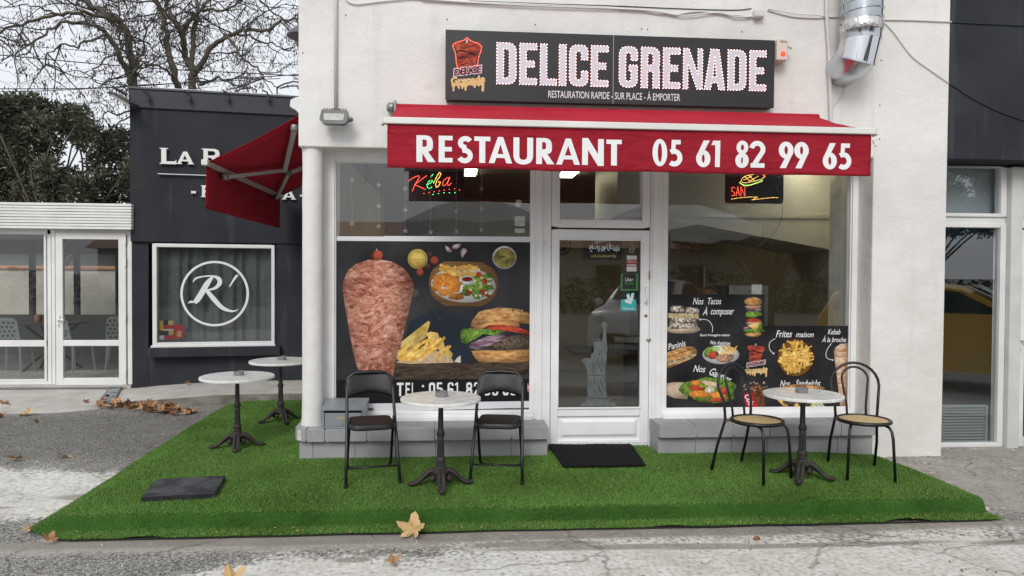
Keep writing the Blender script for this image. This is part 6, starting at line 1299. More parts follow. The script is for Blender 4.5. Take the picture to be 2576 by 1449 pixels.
k0 = vb(503, 850, 520, 882); MB().box(k0[0], k0[1], VYp - .038, VYp - .03, k0[2], k0[3]).build('lock_plate', VW_, vdo); MB().box((k0[0] + k0[1]) / 2 - .006, (k0[0] + k0[1]) / 2 + .006, VYp - .041, VYp - .038, k0[2] + .02, k0[3] - .02).build('keyhole', M('keyhole', .02), vdo)
for zz in (140, 330, 800, 1270): a = vb(1068, zz - 35, 1084, zz + 35); MB().box(a[0], a[1], VYp - .045, VYp - .03, a[2], a[3]).build('hinge', VW_, vdo, bevel=.004)
MB().box(xL, xR, VYp - .06, VYp + .1, -.05, zD - .004).build('threshold', CONC, vd)
tag(MB().box(-9, hy(305, 968, VYp - .2)[0], VYp - .16, VYp - .09, .08, zD - .02 + .0).build('channel_drain', GREY_METAL), 'thin grey channel drain along the foot of the veranda', 'drain')
# inside the veranda
MB().add([(xL, VYp + .05, .10), (xR, VYp + .05, .10), (xR, 7.6, .10), (xL, 7.6, .10)], [(0, 1, 2, 3)]).build('floor', M('veranda_floor', (.17, .165, .15), (.26, .25, .23), scale=3, rough=.5, stretch=(1, 4, 1)), vd)
MB().box(xR - .12, xR + .0, VYp + .1, 7.6, .1, zF).build('inner_wall', M('veranda_inner', (.055, .06, .058), (.075, .08, .078), scale=4), vd)
m = MB(); m.box(-5.35, xR - .12, 7.5, 7.6, .1, zF); m.box(xL, -5.35, 7.5, 7.6, .1, .85); m.box(xL, -5.35, 7.5, 7.6, zF - .25, zF)
for xx in (-6.2, -6.35, -7.1, -7.9): m.box(xx - .035, xx + .035, 7.49, 7.6, .85, zF)
m.build('back_wall', M('veranda_back_frame', (.085, .095, .092)), vd)
CRW = M('cream_garden_wall', (.42, .39, .34), (.50, .47, .41), scale=2, rough=.9)
gw = thing('garden_wall', 'cream garden wall with terracotta coping seen through the veranda', 'wall', (-7, 9.5, 0)); MB().box(-12, -5.0, 9.5, 9.7, 0, 1.7).build('wall', CRW, gw); MB().box(-12, -5.0, 9.45, 9.75, 1.7, 1.78).build('coping', M('terracotta', (.38, .16, .09), (.45, .22, .13), scale=6), gw, bevel=.02)
hs2 = thing('far_house', 'pale house with terracotta roof seen through the veranda', 'house', (-9, 14, 0)); MB().box(-20, -5.5, 14, 20, 0, 2.35).build('wall', CRW, hs2); MB().box(-20, -5.45, 13.9, 13.99, 1.55, 2.3).build('shutter', M('shutter_grey', (.12, .13, .13)), hs2); m = MB(); m.prism([[(13.5, 2.35), (17, 3.5), (20.5, 2.35)]], lambda y, z: (-20.5, y, z), lambda y, z: (-5.2, y, z)); m.build('roof', M('terracotta', .3), hs2)
CLR = bpy.data.materials.new('clear_plastic'); CLR.use_nodes = True
_n = CLR.node_tree; _t = _n.nodes.new('ShaderNodeBsdfTransparent'); _t.inputs[0].default_value = (.85, .88, .88, 1); _ms = _n.nodes.new('ShaderNodeMixShader'); _ms.inputs[0].default_value = .38
_n.nodes['Principled BSDF'].inputs['Base Color'].default_value = (.5, .52, .52, 1); _n.nodes['Principled BSDF'].inputs['Roughness'].default_value = .2
_n.links.new(_t.outputs[0], _ms.inputs[1]); _n.links.new(_n.nodes['Principled BSDF'].outputs[0], _ms.inputs[2]); _n.links.new(_ms.outputs[0], _n.nodes['Material Output'].inputs[0])
def clear_chair(x, y, rz, label):
    t = thing('clear_chair', label, 'chair', (x, y, .105), 'clear plastic chairs in the veranda', local=True, rz=rz)
    MB().prism([rp([(-.21, -.21, .06), (.21, -.21, .06), (.2, .2, .06), (-.2, .2, .06)])], lambda a, b: (a, b, .44), lambda a, b: (a, b, .455)).build('seat', CLR, t)
    loops = [rp([(-.2, .46, .05), (.2, .46, .05), (.18, .86, .1), (-.18, .86, .1)])]
    for i in range(-2, 3):
        for j in range(5): loops.append(ell(i * .065 + (.03 if j % 2 else 0), .53 + j * .065, .022, .024, 8))
    MB().prism(loops, lambda a, b: (a, .19 + (b - .45) * .22, b), lambda a, b: (a, .205 + (b - .45) * .22, b)).build('backrest', CLR, t)
    for sx in (-1, 1):
        for sy in (-1, 1): MB().tube([(sx * .17, sy * .17, .44), (sx * .2, sy * .21, 0)], [.02, .014], 6).build('leg', CLR, t)
    return t
def inner_table(x, y, label):
    t = thing('dining_table', label, 'table', (x, y, .105), local=True); B_ = M('chair_dark', .03)
    MB().box(-.4, .4, -.35, .35, .72, .75).build('top', B_, t, bevel=.005); MB().tube([(-.32, -.25, 0), (.3, .2, .72)], .02, 6).build('leg', B_, t); MB().tube([(.32, -.25, 0), (-.3, .2, .72)], .02, 6).build('leg', B_, t); MB().tube([(-.32, .25, 0), (.3, -.2, .72)], .02, 6).build('leg', B_, t); MB().tube([(.32, .25, 0), (-.3, -.2, .72)], .02, 6).build('leg', B_, t)
    g = thing('copper_cup', label.replace('dark table', 'copper cup on the dark table'), 'cup', (x - .15, y - .1, .86)); MB().lathe([(.05, 0), (.055, .06), (.05, .12), (.04, .12)], (x - .15, y - .1, .86), 14).build('cup', M('copper', (.42, .18, .08), rough=.3, metal=.9), g, smooth=True)
    g = thing('cutlery_pot', label.replace('dark table', 'cutlery pot on the dark table'), 'pot', (x + .1, y, .86)); MB().lathe([(.05, 0), (.05, .14)], (x + .1, y, .86), 12).build('pot', M('pot_black', .02), g); MB().tube([(x + .1, y, .95), (x + .2, y, 1.12)], .008, 5).build('spoon', M('spoon_dark', .04), g); MB().tube([(x + .08, y, .95), (x + .03, y + .02, 1.1)], .008, 5).build('spoon', M('spoon_red', (.3, .03, .03)), g)
inner_table(-6.35, 5.3, 'dark table in the veranda left of its door'); inner_table(-4.95, 6.1, 'dark table in the veranda behind its door')
clear_chair(-5.85, 4.95, R(160), 'clear plastic chair behind the left veranda window'); clear_chair(-5.35, 5.4, R(200), 'clear plastic chair nearest the veranda door handle'); clear_chair(-4.75, 5.25, R(170), 'clear plastic chair behind the right of the veranda door glass'); clear_chair(-6.7, 4.9, R(185), 'clear plastic chair at the left picture edge inside the veranda')

# ================================================================ NEIGHBOUR AT THE RIGHT
nbld = thing('neighbour_shop', 'dark rendered shop front with white framed glazing at the right edge', 'building', (6, 0, 0))
zB = hy(2480, 402, -.255)[1]
MB().box(4.507, 9.5, -.255, .4, zB, 5.4).build('upper_wall', DARK, nbld, bevel=.008)
m = MB(); m.box(4.507, 9.5, .4, 3.2, 2.9, 5.4); m.box(9.3, 9.5, -.255, 3.2, -.1, zB); m.build('side_wall', DARK, nbld)
NF = .06; n0 = 4.50; A = lambda px, py: hy(px, py, NF)
xg1 = A(2513, 480)[0]; xf1 = A(2528, 480)[0]; zt1 = A(2450, 411)[1]; zg1 = A(2450, 418)[1]; zg1b = A(2450, 537)[1]; zm1 = A(2450, 545)[1]; zm2 = A(2450, 562)[1]; zg2 = A(2450, 573)[1]; zg2b = A(2450, 1112)[1]; zb2 = A(2450, 1122)[1]
t_ = frame('transom_window', n0, xf1, zm1, zB - .02, .04, xf1 - xg1, zg1b - zm1, zB - .02 - zg1, NF - .03, NF + .05, nbld, WPVC, .006)
NGL = GLASS('neighbour_glass', (.80, .84, .85), 2.35); pane(n0, xg1, zg1b, zg1, t_, NF, NGL)
t2 = frame('window', n0, xf1, zb2, zm2, .04, xf1 - xg1, zg2b - zb2, zm2 - zg2, NF - .035, NF + .05, nbld, WPVC, .006); pane(n0, xg1, zg2b, zg2, t2, NF, NGL)
MB().box(n0, xf1, NF - .01, NF + .04, zm2, zm1).build('rail', WPVC, nbld)
px0, px1 = xf1 + .002, A(2553, 700)[0]; MB().box(px0, px1, NF - .09, NF + .08, zb2 - .05, zB - .02).build('post', M('grey_post', (.50, .51, .50), (.60, .60, .58), scale=4, rough=.5), nbld, bevel=.01)
d0 = px1 + .004; dt = A(2565, 580)[1]; t3 = frame('door', d0, d0 + .92, zb2, dt, .075, .075, .09, .08, NF - .04, NF + .03, nbld, WPVC, .006); pane(d0 + .075, d0 + .845, zb2 + .09, dt - .08, t3, NF, NGL)
t5 = frame('transom_window', d0, d0 + .92, dt + .03, zB - .02, .05, .05, .07, .05, NF - .03, NF + .04, nbld, WPVC, .006); pane(d0 + .05, d0 + .87, dt + .1, zB - .07, t5, NF, NGL)
hz_ = A(2565, 855)[1]; m = MB(); m.box(d0 + .015, d0 + .045, NF - .055, NF - .04, hz_ - .09, hz_ + .05); m.tube([(d0 + .03, NF - .055, hz_), (d0 + .03, NF - .09, hz_), (d0 + .15, NF - .09, hz_)], .011, 8); m.build('handle', WPVC, t3)
MB().box(d0 + .925, 9.3, NF, NF + .1, -.05, zB).build('wall', DARK, nbld)
MB().box(4.5, 9.3, NF - .12, NF + .3, -.15, zb2 - .003).build('threshold', CONC, nbld)
MB().box(4.52, d0 + 1.0, .20, .22, zm2, zB + .1).build('transom_backing', M('mirrored_sky_pale', (.50, .53, .55), rough=.8), nbld)  # added panel, its pale colour stands in for sky mirrored in the transoms
MB().box(4.5, 9.3, 1.6, 1.65, -.05, 2.9).build('back_wall', M('neighbour_dark', (.03, .04, .042)), nbld); MB().box(4.5, 9.3, .2, 1.6, -.02, -.01).build('floor', M('neighbour_floor', (.12, .12, .11)), nbld)
gr_ = thing('vent_grille', 'grey louvred vent panel low behind the right shop window', 'vent', (4.9, .12, .03)); a = hy(2376, 1020, .12); b = hy(2482, 1116, .12)
GV = M('grille_grey', (.30, .34, .33), rough=.5); fr5 = frame('frame', a[0] - .15, b[0], b[1], a[1], .02, .02, .02, .02, .11, .15, gr_, GV, .003)
nl = 12
for i in range(nl):
    z = b[1] + .02 + (a[1] - b[1] - .04) * (i + .5) / nl; m = MB(); h2 = (a[1] - b[1] - .04) / nl; m.add([(a[0] - .13, .115, z - h2 * .45), (b[0] - .02, .115, z - h2 * .45), (b[0] - .02, .145, z + h2 * .35), (a[0] - .13, .145, z + h2 * .35)], [(0, 1, 2, 3)]); m.build('slat', GV, gr_)
tag(MB().tube([A(2570, 1130)[0:1] + (NF - .14,) + (zb2 - .04,), A(2570, 1130)[0:1] + (NF - .14,) + (A(2570, 1050)[1],)], .035, 14).build('pipe_stub', M('pipe_white_worn', (.6, .6, .58), (.3, .26, .22), scale=8, lo=.55, hi=.7), None, smooth=True), 'short worn white pipe standing beside the right door', 'pipe')
bp_ = thing('palm_poster', 'dark blue poster with palm trees at the top of the right shop window', 'poster', (4.9, .3, 2.0)); a = hy(2360, 570, .35); b = hy(2520, 618, .35); MB().box(a[0], b[0], .35, .36, b[1], a[1]).build('sheet', M('palm_blue', (.015, .05, .11), (.02, .09, .17), scale=5), bp_)
PB = M('palm_black', (.006, .012, .02))
for cx_, cz_ in ((a[0] + .28, a[1] - .13), (a[0] + .52, a[1] - .15)):
    m = MB()
    for k in range(7): an = R(20 + k * 24); m.poly([ribbon([(cx_, cz_), (cx_ + .06 * math.cos(an), cz_ + .06 * math.sin(an)), (cx_ + .11 * math.cos(an), cz_ + .07 * math.sin(an) - .03)], [.004, .022, .002])], lambda x, z: (x, .348 - .0003 * k, z))
    m.box(cx_ - .005, cx_ + .005, .347, .349, cz_ - .12, cz_); m.build('printed_palm', PB, bp_)
pipe('wall_cable', [(lambda q_: (q_[0], -.262, q_[1]))(hy(px, py, -.255)) for px, py in ((2394, 56), (2460, 60), (2530, 63), (2620, 68))], .006, M('dark_painted_cable', .02), 'dark cable running level across the right dark wall', 'cable', 5)
pipe('wall_cable', smoothpts([(lambda q_: (q_[0], -.262, q_[1]))(hy(px, py, -.255)) for px, py in ((2388, 211), (2440, 245), (2500, 276), (2576, 304), (2640, 320))]), .005, M('dark_painted_cable', .02), 'dark cable drooping diagonally across the right dark wall', 'cable', 5)

# ================================================================ TERRACE FURNITURE
IRON = M('cast_iron', (.012, .012, .013), (.028, .025, .023), scale=25, rough=.5, bump=.2, bscale=120)
IRONR = M('cast_iron_rusty_foot', (.016, .015, .0145), (.040, .031, .026), scale=18, rough=.65, bump=.4, bscale=90)
MARB = M('marble_laminate', (.50, .50, .48), (.74, .74, .72), scale=10, detail=9, lo=.3, hi=.6, dist=1.2, rough=.3)
RIM = M('marble_rim', (.66, .66, .63), (.78, .78, .75), scale=14, detail=6, rough=.35, stretch=(1, 1, .2))
def make_table(r_, h_):
    t = thing('bistro_table', 'x', 'table', (0, 0, 0), 'round marble-topped bistro tables', local=True)
    m = MB(); m.lathe([(r_ - .02, h_ - .028), (r_ - .004, h_ - .026), (r_, h_ - .014), (r_ - .003, h_ - .003), (r_ - .012, h_)], (0, 0, 0), 56); top = m.build('table_top', RIM, t, smooth=True)
    MB().add([(p_[0], p_[1], h_ + .0012) for p_ in ell(0, 0, r_ - .013, r_ - .013, 56)], [tuple(range(56))]).build('marble_face', MARB, top)
    k = h_ / .72; s = lambda pr: [(a, b * k) for a, b in pr]
    m = MB(); m.lathe(s([(.022, .30), (.024, .35), (.027, .40), (.024, .405), (.031, .41), (.033, .425), (.031, .44), (.025, .445), (.022, .46), (.020, .58), (.018, .69)]), (0, 0, 0), 18); m.build('column', IRON, t, smooth=True)
    n = 24; m = MB(); pr = s([(.030, .225), (.029, .24), (.028, .30), (.026, .40)])
    for rr, z in pr:
        for j in range(n): q_ = rr * (1.0 if j % 2 else .86); a = 2 * math.pi * j / n; m.v.append((q_ * math.cos(a), q_ * math.sin(a), z))
    for i in range(len(pr) - 1):
        for j in range(n): m.f.append((i * n + j, i * n + (j + 1) % n, (i + 1) * n + (j + 1) % n, (i + 1) * n + j)); m.mi.append(0)
    m.build('fluted_shaft', IRON, t)
    m = MB(); m.lathe(s([(.055, .10), (.070, .115), (.066, .135), (.045, .145), (.040, .155), (.038, .165), (.044, .172), (.036, .18), (.037, .20), (.041, .215), (.036, .23), (.031, .235)]), (0, 0, 0), 20); m.build('collar', IRONR, t, smooth=True)
    for a in range(4):
        an = a * math.pi / 2; c_, s_ = math.cos(an), math.sin(an); m = MB()
        for off in (-.014, .014):
            pth = [(.045, .125), (.085, .115), (.12, .085), (.155, .050), (.19, .028), (.225, .022)]
            m.tube([(x * c_ - off * (1 + x * 1.5) * s_, x * s_ + off * (1 + x * 1.5) * c_, z) for x, z in pth], [.017, .018, .015, .013, .013, .011], 8)
        m.tube([(.05 * c_, .05 * s_, .095), (.10 * c_, .10 * s_, .078), (.14 * c_, .14 * s_, .05), (.18 * c_, .18 * s_, .022)], [.016, .013, .010, .008], 8)
        m.ball((.225 * c_, .225 * s_, .021), .025, 8, (1, 1, .8)); m.build('foot', IRONR, t, smooth=True)
        m = MB(); a2 = an + math.pi / 4; m.ball((.085 * math.cos(a2), .085 * math.sin(a2), .07), .022, 8, (1, 1, 1.3)); m.build('ornament', IRONR, t, smooth=True)
    return t
ASH = M('ashtray_grey', (.17, .17, .165), (.22, .22, .215), scale=20, rough=.5)
def ashtray(loc, label):
    t = thing('ashtray', label, 'ashtray', loc, 'ashtrays on the bistro tables', local=True); n = 24; m = MB()
    pr = [(.044, 0), (.048, .002), (.048, .034), (.048, .04), (.043, .04), (.042, .008), (.0, .007)]
    for i, (rr, z) in enumerate(pr):
        for j in range(n): zz = z - (.009 if i in (3, 4) and j % 8 in (0,) else 0); a = 2 * math.pi * j / n; m.v.append((rr * math.cos(a), rr * math.sin(a), zz))
    for i in range(len(pr) - 1):
        for j in range(n): m.f.append((i * n + j, i * n + (j + 1) % n, (i + 1) * n + (j + 1) % n, (i + 1) * n + j)); m.mi.append(0)
    m.build('bowl', ASH, t, smooth=True)
T0 = make_table(.308, .68); T1 = make_table(.342, .69)
specs = [(T0, (1109, 1000), 'bistro table between the two black folding chairs', R(4), .72, 'grey ashtray on the table between the folding chairs'), (None, (2020, 990), 'bistro table between the two chairs with cane seats', R(-32), .72, 'grey ashtray on the table between the cane seat chairs'),
         (T1, (597, 945), 'bistro table standing alone on the turf left of the corner column', R(12), .68, 'grey ashtray on the lone table left of the column'), ('1', (706, 907), 'rearmost bistro table, partly hidden by the corner column', R(30), .71, 'grey ashtray on the rearmost table')]
for src, (px, py), lab, rz, zt_, al in specs:
    t = T0 if src is T0 else T1 if src is T1 else copy_tree(T0 if src is None else T1)
    x, y = hz(px, py, zt_); hh = .68 if src in (T0, None) else .69
    z = turf_z(x, y) + .004 if y < 3.1 else 0
    x, y = hz(px, py, z + hh); place(t, (x, y, turf_z(x, y) + .004), rz); t['label'] = lab
    ashtray((x + .005, y + .03, turf_z(x, y) + .006 + hh), al)
BKM = M('black_tube_paint', (.010, .010, .011), rough=.35); VINB = M('black_vinyl_pad', (.005, .005, .0055), (.009, .009, .0095), scale=30, rough=.5, bump=.15, bscale=60)
def folding_chair():
    t = thing('folding_chair', 'x', 'chair', (0, 0, 0), 'black folding chairs', local=True)
    W_ = .205
    def side(s_): return [(s_ * W_, -.22, 0), (s_ * (W_ - .008), -.12, .22), (s_ * (W_ - .018), -.03, .44), (s_ * (W_ - .022), .06, .64), (s_ * (W_ - .024), .095, .74)]
    arch = side(-1)[:-1] + [(-W_ + .024, .10, .735), (-W_ + .035, .112, .785), (-W_ + .08, .122, .822), (0, .125, .83), (W_ - .08, .122, .822), (W_ - .035, .112, .785), (W_ - .024, .10, .735)] + side(1)[:-1][::-1]
    MB().tube(arch, .0125, 10).build('front_frame', BKM, t, smooth='all')
    rear = [(-W_ + .035, -.09, .50), (-W_ + .035, -.02, .40), (-W_ + .03, .16, .08), (-W_ + .04, .19, .045), (-W_ + .09, .20, .034), (W_ - .09, .20, .034), (W_ - .04, .19, .045), (W_ - .03, .16, .08), (W_ - .035, -.02, .40), (W_ - .035, -.09, .50)]
    MB().tube(rear, .0115, 10).build('rear_leg', BKM, t, smooth='all')
    MB().tube([(-W_ + .004, -.16, .13), (W_ - .004, -.16, .13)], .007, 8).build('cross_bar', BKM, t, smooth='all')
    # back pad: curved, notched lower edge
    m = MB(); NXp, NZp = 20, 8
    for s_ in (0, 1):
        for j in range(NZp + 1):
            for i in range(NXp + 1):
                u_ = i / NXp * 2 - 1; v_ = j / NZp; wv = (W_ - .018) * (1 - .16 * max(0, (v_ - .55) / .45) ** 2.2)
                x = u_ * wv; zlo = .655 + .012 * math.cos(u_ * math.pi * 1.0) + (-.02 * abs(u_) ** 6); zhi = .838 - .035 * abs(u_) ** 5; z = zlo + (zhi - zlo) * v_
                bul = .018 * (1 - abs(2 * v_ - 1) ** 4) * (1 - abs(u_) ** 8); yc = .065 + (z - .65) * .33 + .035 * (1 - u_ * u_); m.v.append((x, yc + (-.006 - bul if s_ == 0 else .006 + bul), z))
    o_ = (NXp + 1) * (NZp + 1)
    for s_ in (0, 1):
        for j in range(NZp):
            for i in range(NXp): k = s_ * o_ + j * (NXp + 1) + i; m.f.append((k, k + 1, k + NXp + 2, k + NXp + 1)); m.mi.append(0)
    bd = [i for i in range(NXp + 1)] + [j * (NXp + 1) + NXp for j in range(1, NZp + 1)] + [NZp * (NXp + 1) + i for i in range(NXp - 1, -1, -1)] + [j * (NXp + 1) for j in range(NZp - 1, 0, -1)]
    for a, b in zip(bd, bd[1:] + bd[:1]): m.f.append((a, b, b + o_, a + o_)); m.mi.append(0)
    m.build('backrest', VINB, t, smooth='all')
    out = rp([(-.165, .15, .05), (.165, .15, .05), (.18, -.2, .09), (-.18, -.2, .09)], 8); m = MB(); n = len(out); prof = [(.94, .425), (1.0, .435), (1.0, .452), (.96, .465), (.85, .47)]
    for sc2, z in prof: m.v += [(x * sc2, (y + .02) * sc2 - .02, z + y * .03) for x, y in out]
    for i in range(len(prof) - 1):
        for j in range(n): m.f.append((i * n + j, i * n + (j + 1) % n, (i + 1) * n + (j + 1) % n, (i + 1) * n + j)); m.mi.append(0)
    m.f += [tuple(range(n))[::-1], tuple(range((len(prof) - 1) * n, len(prof) * n))]; m.mi += [0, 0]; m.build('seat', VINB, t, smooth=True)
    for s_ in (-1, 1): MB().tube([(s_ * .175, -.02, .44), (s_ * (W_ - .015), -.025, .445)], .008, 6).build('pivot', BKM, t)
    for s_ in (-1, 1): MB().lathe([(.015, 0), (.015, .03), (.013, .032)], (s_ * W_, -.221, -.004), 10).build('rubber_foot', M('rubber', .008, rough=.8), t)
    return t
FC = folding_chair()
f2 = copy_tree(FC)
def set_by_feet(o, a, b, lab):
    mid = ((a[0] + b[0]) / 2, (a[1] + b[1]) / 2); rz = math.atan2(b[1] - a[1], b[0] - a[0]); x = mid[0] - .22 * math.sin(rz); y = mid[1] + .22 * math.cos(rz)
    place(o, (x, y, turf_z(*mid) + .004), rz); o['label'] = lab
set_by_feet(FC, hz(868, 1234, .016), hz(1009, 1222, .02), 'black padded folding chair in front of the printed kebab cone')
set_by_feet(f2, hz(1181, 1219, .02), hz(1314, 1224, .018), 'black padded folding chair in front of the printed burger')
CANE = M('cane_seat', (.46, .33, .15), (.62, .47, .25), scale=90, rough=.6, bump=.4, bscale=220, detail=2)
def bentwood_chair():
    t = thing('cane_seat_chair', 'x', 'chair', (0, 0, 0), 'black metal chairs with cane seats', local=True); r_ = .0115
    m = MB(); m.tube([(.198 * math.cos(a * math.pi / 20), .198 * math.sin(a * math.pi / 20) - .01, .447) for a in range(40)], .016, 8, closed=True); m.build('seat_ring', BKM, t, smooth='all')
    MB().lathe([(.185, -.006), (.187, .0), (.12, .004), (.0, .005)], (0, -.01, .452), 36).build('seat', CANE, t, smooth=True)
    def loop(w_, h_, yb, zb, wb):
        L_ = [(-wb, yb, zb), (-wb * 1.02, yb + .01, zb + .08)]
        for k in range(13): a = math.pi - k * math.pi / 12; L_.append((w_ * math.cos(a), yb + .055 + .03 * (math.sin(a)), h_ - w_ * .95 + w_ * .95 * math.sin(a)))
        return L_ + [(wb * 1.02, yb + .01, zb + .08), (wb, yb, zb)]
    MB().tube([(-.19, .29, 0), (-.188, .235, .22), (-.165, .175, .44)] + loop(.195, .885, .17, .50, .17)[1:-1] + [(.165, .175, .44), (.188, .235, .22), (.19, .29, 0)], r_, 10).build('back_frame', BKM, t, smooth='all')
    MB().tube(loop(.105, .85, .168, .455, .075), .0095, 8).build('inner_loop', BKM, t, smooth='all')
    for s_ in (-1, 1):
        MB().tube([(s_ * .06, .02, .432), (s_ * .12, -.10, .430), (s_ * .145, -.155, .42), (s_ * .158, -.178, .39), (s_ * .165, -.19, .33), (s_ * .18, -.205, 0)], r_, 10).build('front_leg', BKM, t, smooth='all')
        MB().tube([(s_ * .165, .175, .44), (s_ * .13, .13, .437)], .009, 6).build('bracket', BKM, t)
    MB().tube([(-.165, .175, .437), (.165, .175, .437)], .009, 6).build('cross_bar', BKM, t)
    return t
BC1 = bentwood_chair(); BC2 = copy_tree(BC1)
def mid4(ps):
    q_ = [hz(*p, .02) for p in ps]; b = ((q_[0][0] + q_[1][0]) / 2, (q_[0][1] + q_[1][1]) / 2); f = ((q_[2][0] + q_[3][0]) / 2, (q_[2][1] + q_[3][1]) / 2); dx, dy = f[0] - b[0], f[1] - b[1]; L_ = math.hypot(dx, dy); dx, dy = dx / L_, dy / L_; c = ((b[0] + f[0]) / 2, (b[1] + f[1]) / 2)
    return c, math.atan2(dx, -dy)
for o, ps, lab in ((BC1, ((1803, 1195), (1880, 1175), (1918, 1225), (1983, 1205)), 'black metal chair with round cane seat left of the right table'), (BC2, ((2078, 1172), (2202, 1180), (2130, 1212), (2245, 1218)), 'black metal chair with round cane seat beside the white pillar')):
    c, rz = mid4(ps); place(o, (c[0] - .04 * math.sin(rz) * -1 * 0, c[1] - .04, turf_z(*c) + .003), rz); o['label'] = lab
# door mat, base slab
mat_ = thing('door_mat', 'black door mat lying on the turf before the white door', 'door mat', (1.25, -.3, .05)); m = MB(); pc = [hz(px, py, .055) for px, py in ((1379, 1133), (1416, 1181), (1624, 1178), (1586, 1132))]
nu, nv = 14, 10
for s_ in (0, 1):
    for j in range(nv + 1):
        for i in range(nu + 1):
            u_, v_ = i / nu, j / nv; x = (pc[0][0] * (1 - u_) + pc[3][0] * u_) * (1 - v_) + (pc[1][0] * (1 - u_) + pc[2][0] * u_) * v_; y = (pc[0][1] * (1 - u_) + pc[3][1] * u_) * (1 - v_) + (pc[1][1] * (1 - u_) + pc[2][1] * u_) * v_
            m.v.append((x, y, turf_z(x, max(y, -1.4)) + .022 + (.012 if s_ else 0) + .004 * mnoise.noise(Vector((x * 4, y * 4, 0)))))
o_ = (nu + 1) * (nv + 1)
for s_ in (0, 1):
    for j in range(nv):
        for i in range(nu): k = s_ * o_ + j * (nu + 1) + i; m.f.append((k, k + 1, k + nu + 2, k + nu + 1)); m.mi.append(0)
bd = [i for i in range(nu + 1)] + [j * (nu + 1) + nu for j in range(1, nv + 1)] + [nv * (nu + 1) + i for i in range(nu - 1, -1, -1)] + [j * (nu + 1) for j in range(nv - 1, 0, -1)]
for a, b in zip(bd, bd[1:] + bd[:1]): m.f.append((a, b, b + o_, a + o_)); m.mi.append(0)
m.build('mat', M('mat_black', (.008, .008, .008), (.02, .02, .02), scale=120, rough=.95, bump=.6, bscale=300, spec=.1), mat_)
sl_ = thing('base_slab', 'scuffed black square slab lying on the turf at the front left', 'slab', (-2.0, -1.0, .0)); pc = [hz(px, py, .058) for px, py in ((354, 1249), (394.5, 1204.5), (566.5, 1195.4), (541, 1238.7))]
m = MB(); m.prism([pc], lambda x, y: (x, y, turf_z(x, y) - .01), lambda x, y: (x, y, .058)); m.build('slab', M('slab_black', (.012, .013, .015), (.075, .08, .085), scale=7, detail=9, lo=.4, hi=.75, dist=.8, rough=.55), sl_, bevel=.004)
cx_, cy_ = sum(p[0] for p in pc) / 4, sum(p[1] for p in pc) / 4; m = MB(); m.add([(x, y, .0588) for x, y in ell(cx_, cy_, .03, .03, 20)] + [(x, y, .0588) for x, y in ell(cx_, cy_, .024, .024, 20)], [(i, (i + 1) % 20, 20 + (i + 1) % 20, 20 + i) for i in range(20)]); m.build('plug_ring', M('slab_ring', (.09, .09, .09)), sl_)

# ================================================================ FALLEN LEAVES
LFM = [M('leaf_tan%d' % i, c1, c2, scale=18, rough=.75, bump=.4, bscale=60) for i, (c1, c2) in enumerate((((.36, .20, .085), (.50, .31, .15)), ((.25, .12, .05), (.40, .22, .11)), ((.42, .27, .11), (.56, .40, .20)), ((.16, .065, .03), (.26, .12, .06))))]
def leaf_mesh(seed, size, curl):
    q_ = random.Random(seed); lob = [(-2.35, .62), (-1.25, .82), (0, 1.0), (1.25, .82), (2.35, .62)]; pts = []
    for i, (a, l) in enumerate(lob):
        l *= q_.uniform(.85, 1.1); w_ = .35
        pts += [(l * .62 * math.sin(a - w_ * 1.15), l * .62 * math.cos(a - w_ * 1.15)), (l * .80 * math.sin(a - w_ * .75), l * .80 * math.cos(a - w_ * .75)), (l * math.sin(a), l * math.cos(a)), (l * .80 * math.sin(a + w_ * .75), l * .80 * math.cos(a + w_ * .75)), (l * .62 * math.sin(a + w_ * 1.15), l * .62 * math.cos(a + w_ * 1.15))]
        if i < 4: b = (a + lob[i + 1][0]) / 2; pts.append((.52 * math.sin(b), .52 * math.cos(b)))
    pts.append((0, -.12)); v_ = [(0, .12, 0)]; c1, c2 = q_.uniform(-1, 1), q_.uniform(-1, 1)
    for x, y in pts: rr = x * x + y * y; v_.append((x * size, y * size, size * curl * (rr * .45 + .25 * c1 * x * y + .25 * c2 * x + .12 * math.sin(7 * x + 5 * y))))
    v_[0] = (0, .12 * size, -.02 * size); n = len(pts); me_ = bpy.data.meshes.new('leaf'); fs = [(0, i, i % n + 1) for i in range(1, n + 1)]; o2 = len(v_)
    st_ = [(0, -.1 * size, 0), (.012 * size, -.1 * size, 0), (.06 * size, -.55 * size, .05 * size), (.045 * size, -.55 * size, .05 * size)]; me_.from_pydata(v_ + st_, [], fs + [(o2, o2 + 1, o2 + 2, o2 + 3)]); me_.update(); return me_
LMS = []
for i in range(8):
    me_ = leaf_mesh(i, .095, .45 + .3 * (i % 3)); me_.materials.append(LFM[i % 4]); LMS.append(me_)
def leaf(px, py, z, label, size=1.0, k=0, tilt=(0, 0), group=None, zoff=.012, cat='leaf', world=None):
    o = bpy.data.objects.new('fallen_leaf', LMS[k % 8]); COL.objects.link(o); x, y = world if world else hz(px, py, z); o.location = (x, y, z + zoff); o.rotation_euler = (tilt[0], tilt[1], rnd.uniform(0, 6.28)); o.scale = (size * .88, size * rnd.uniform(.75, .95), size * .88); return tag(o, label, cat, group)
for i in range(70):
    px = 235 + rnd.random() ** .9 * 250; yy = 1020 + (px - 235) * .085 + rnd.uniform(-7, 9); z = -.04
    x, y = hz(px, yy, z); zz = max(gz(x, y), -.045); leaf(px, yy, zz, 'one of the brown plane leaves heaped against the footpath kerb', rnd.uniform(.7, 1.2), rnd.choice((0, 1, 3, 4, 5, 7)), (rnd.uniform(-.6, .6), rnd.uniform(-.6, .6)), 'leaves heaped against the kerb', rnd.uniform(.01, .07))
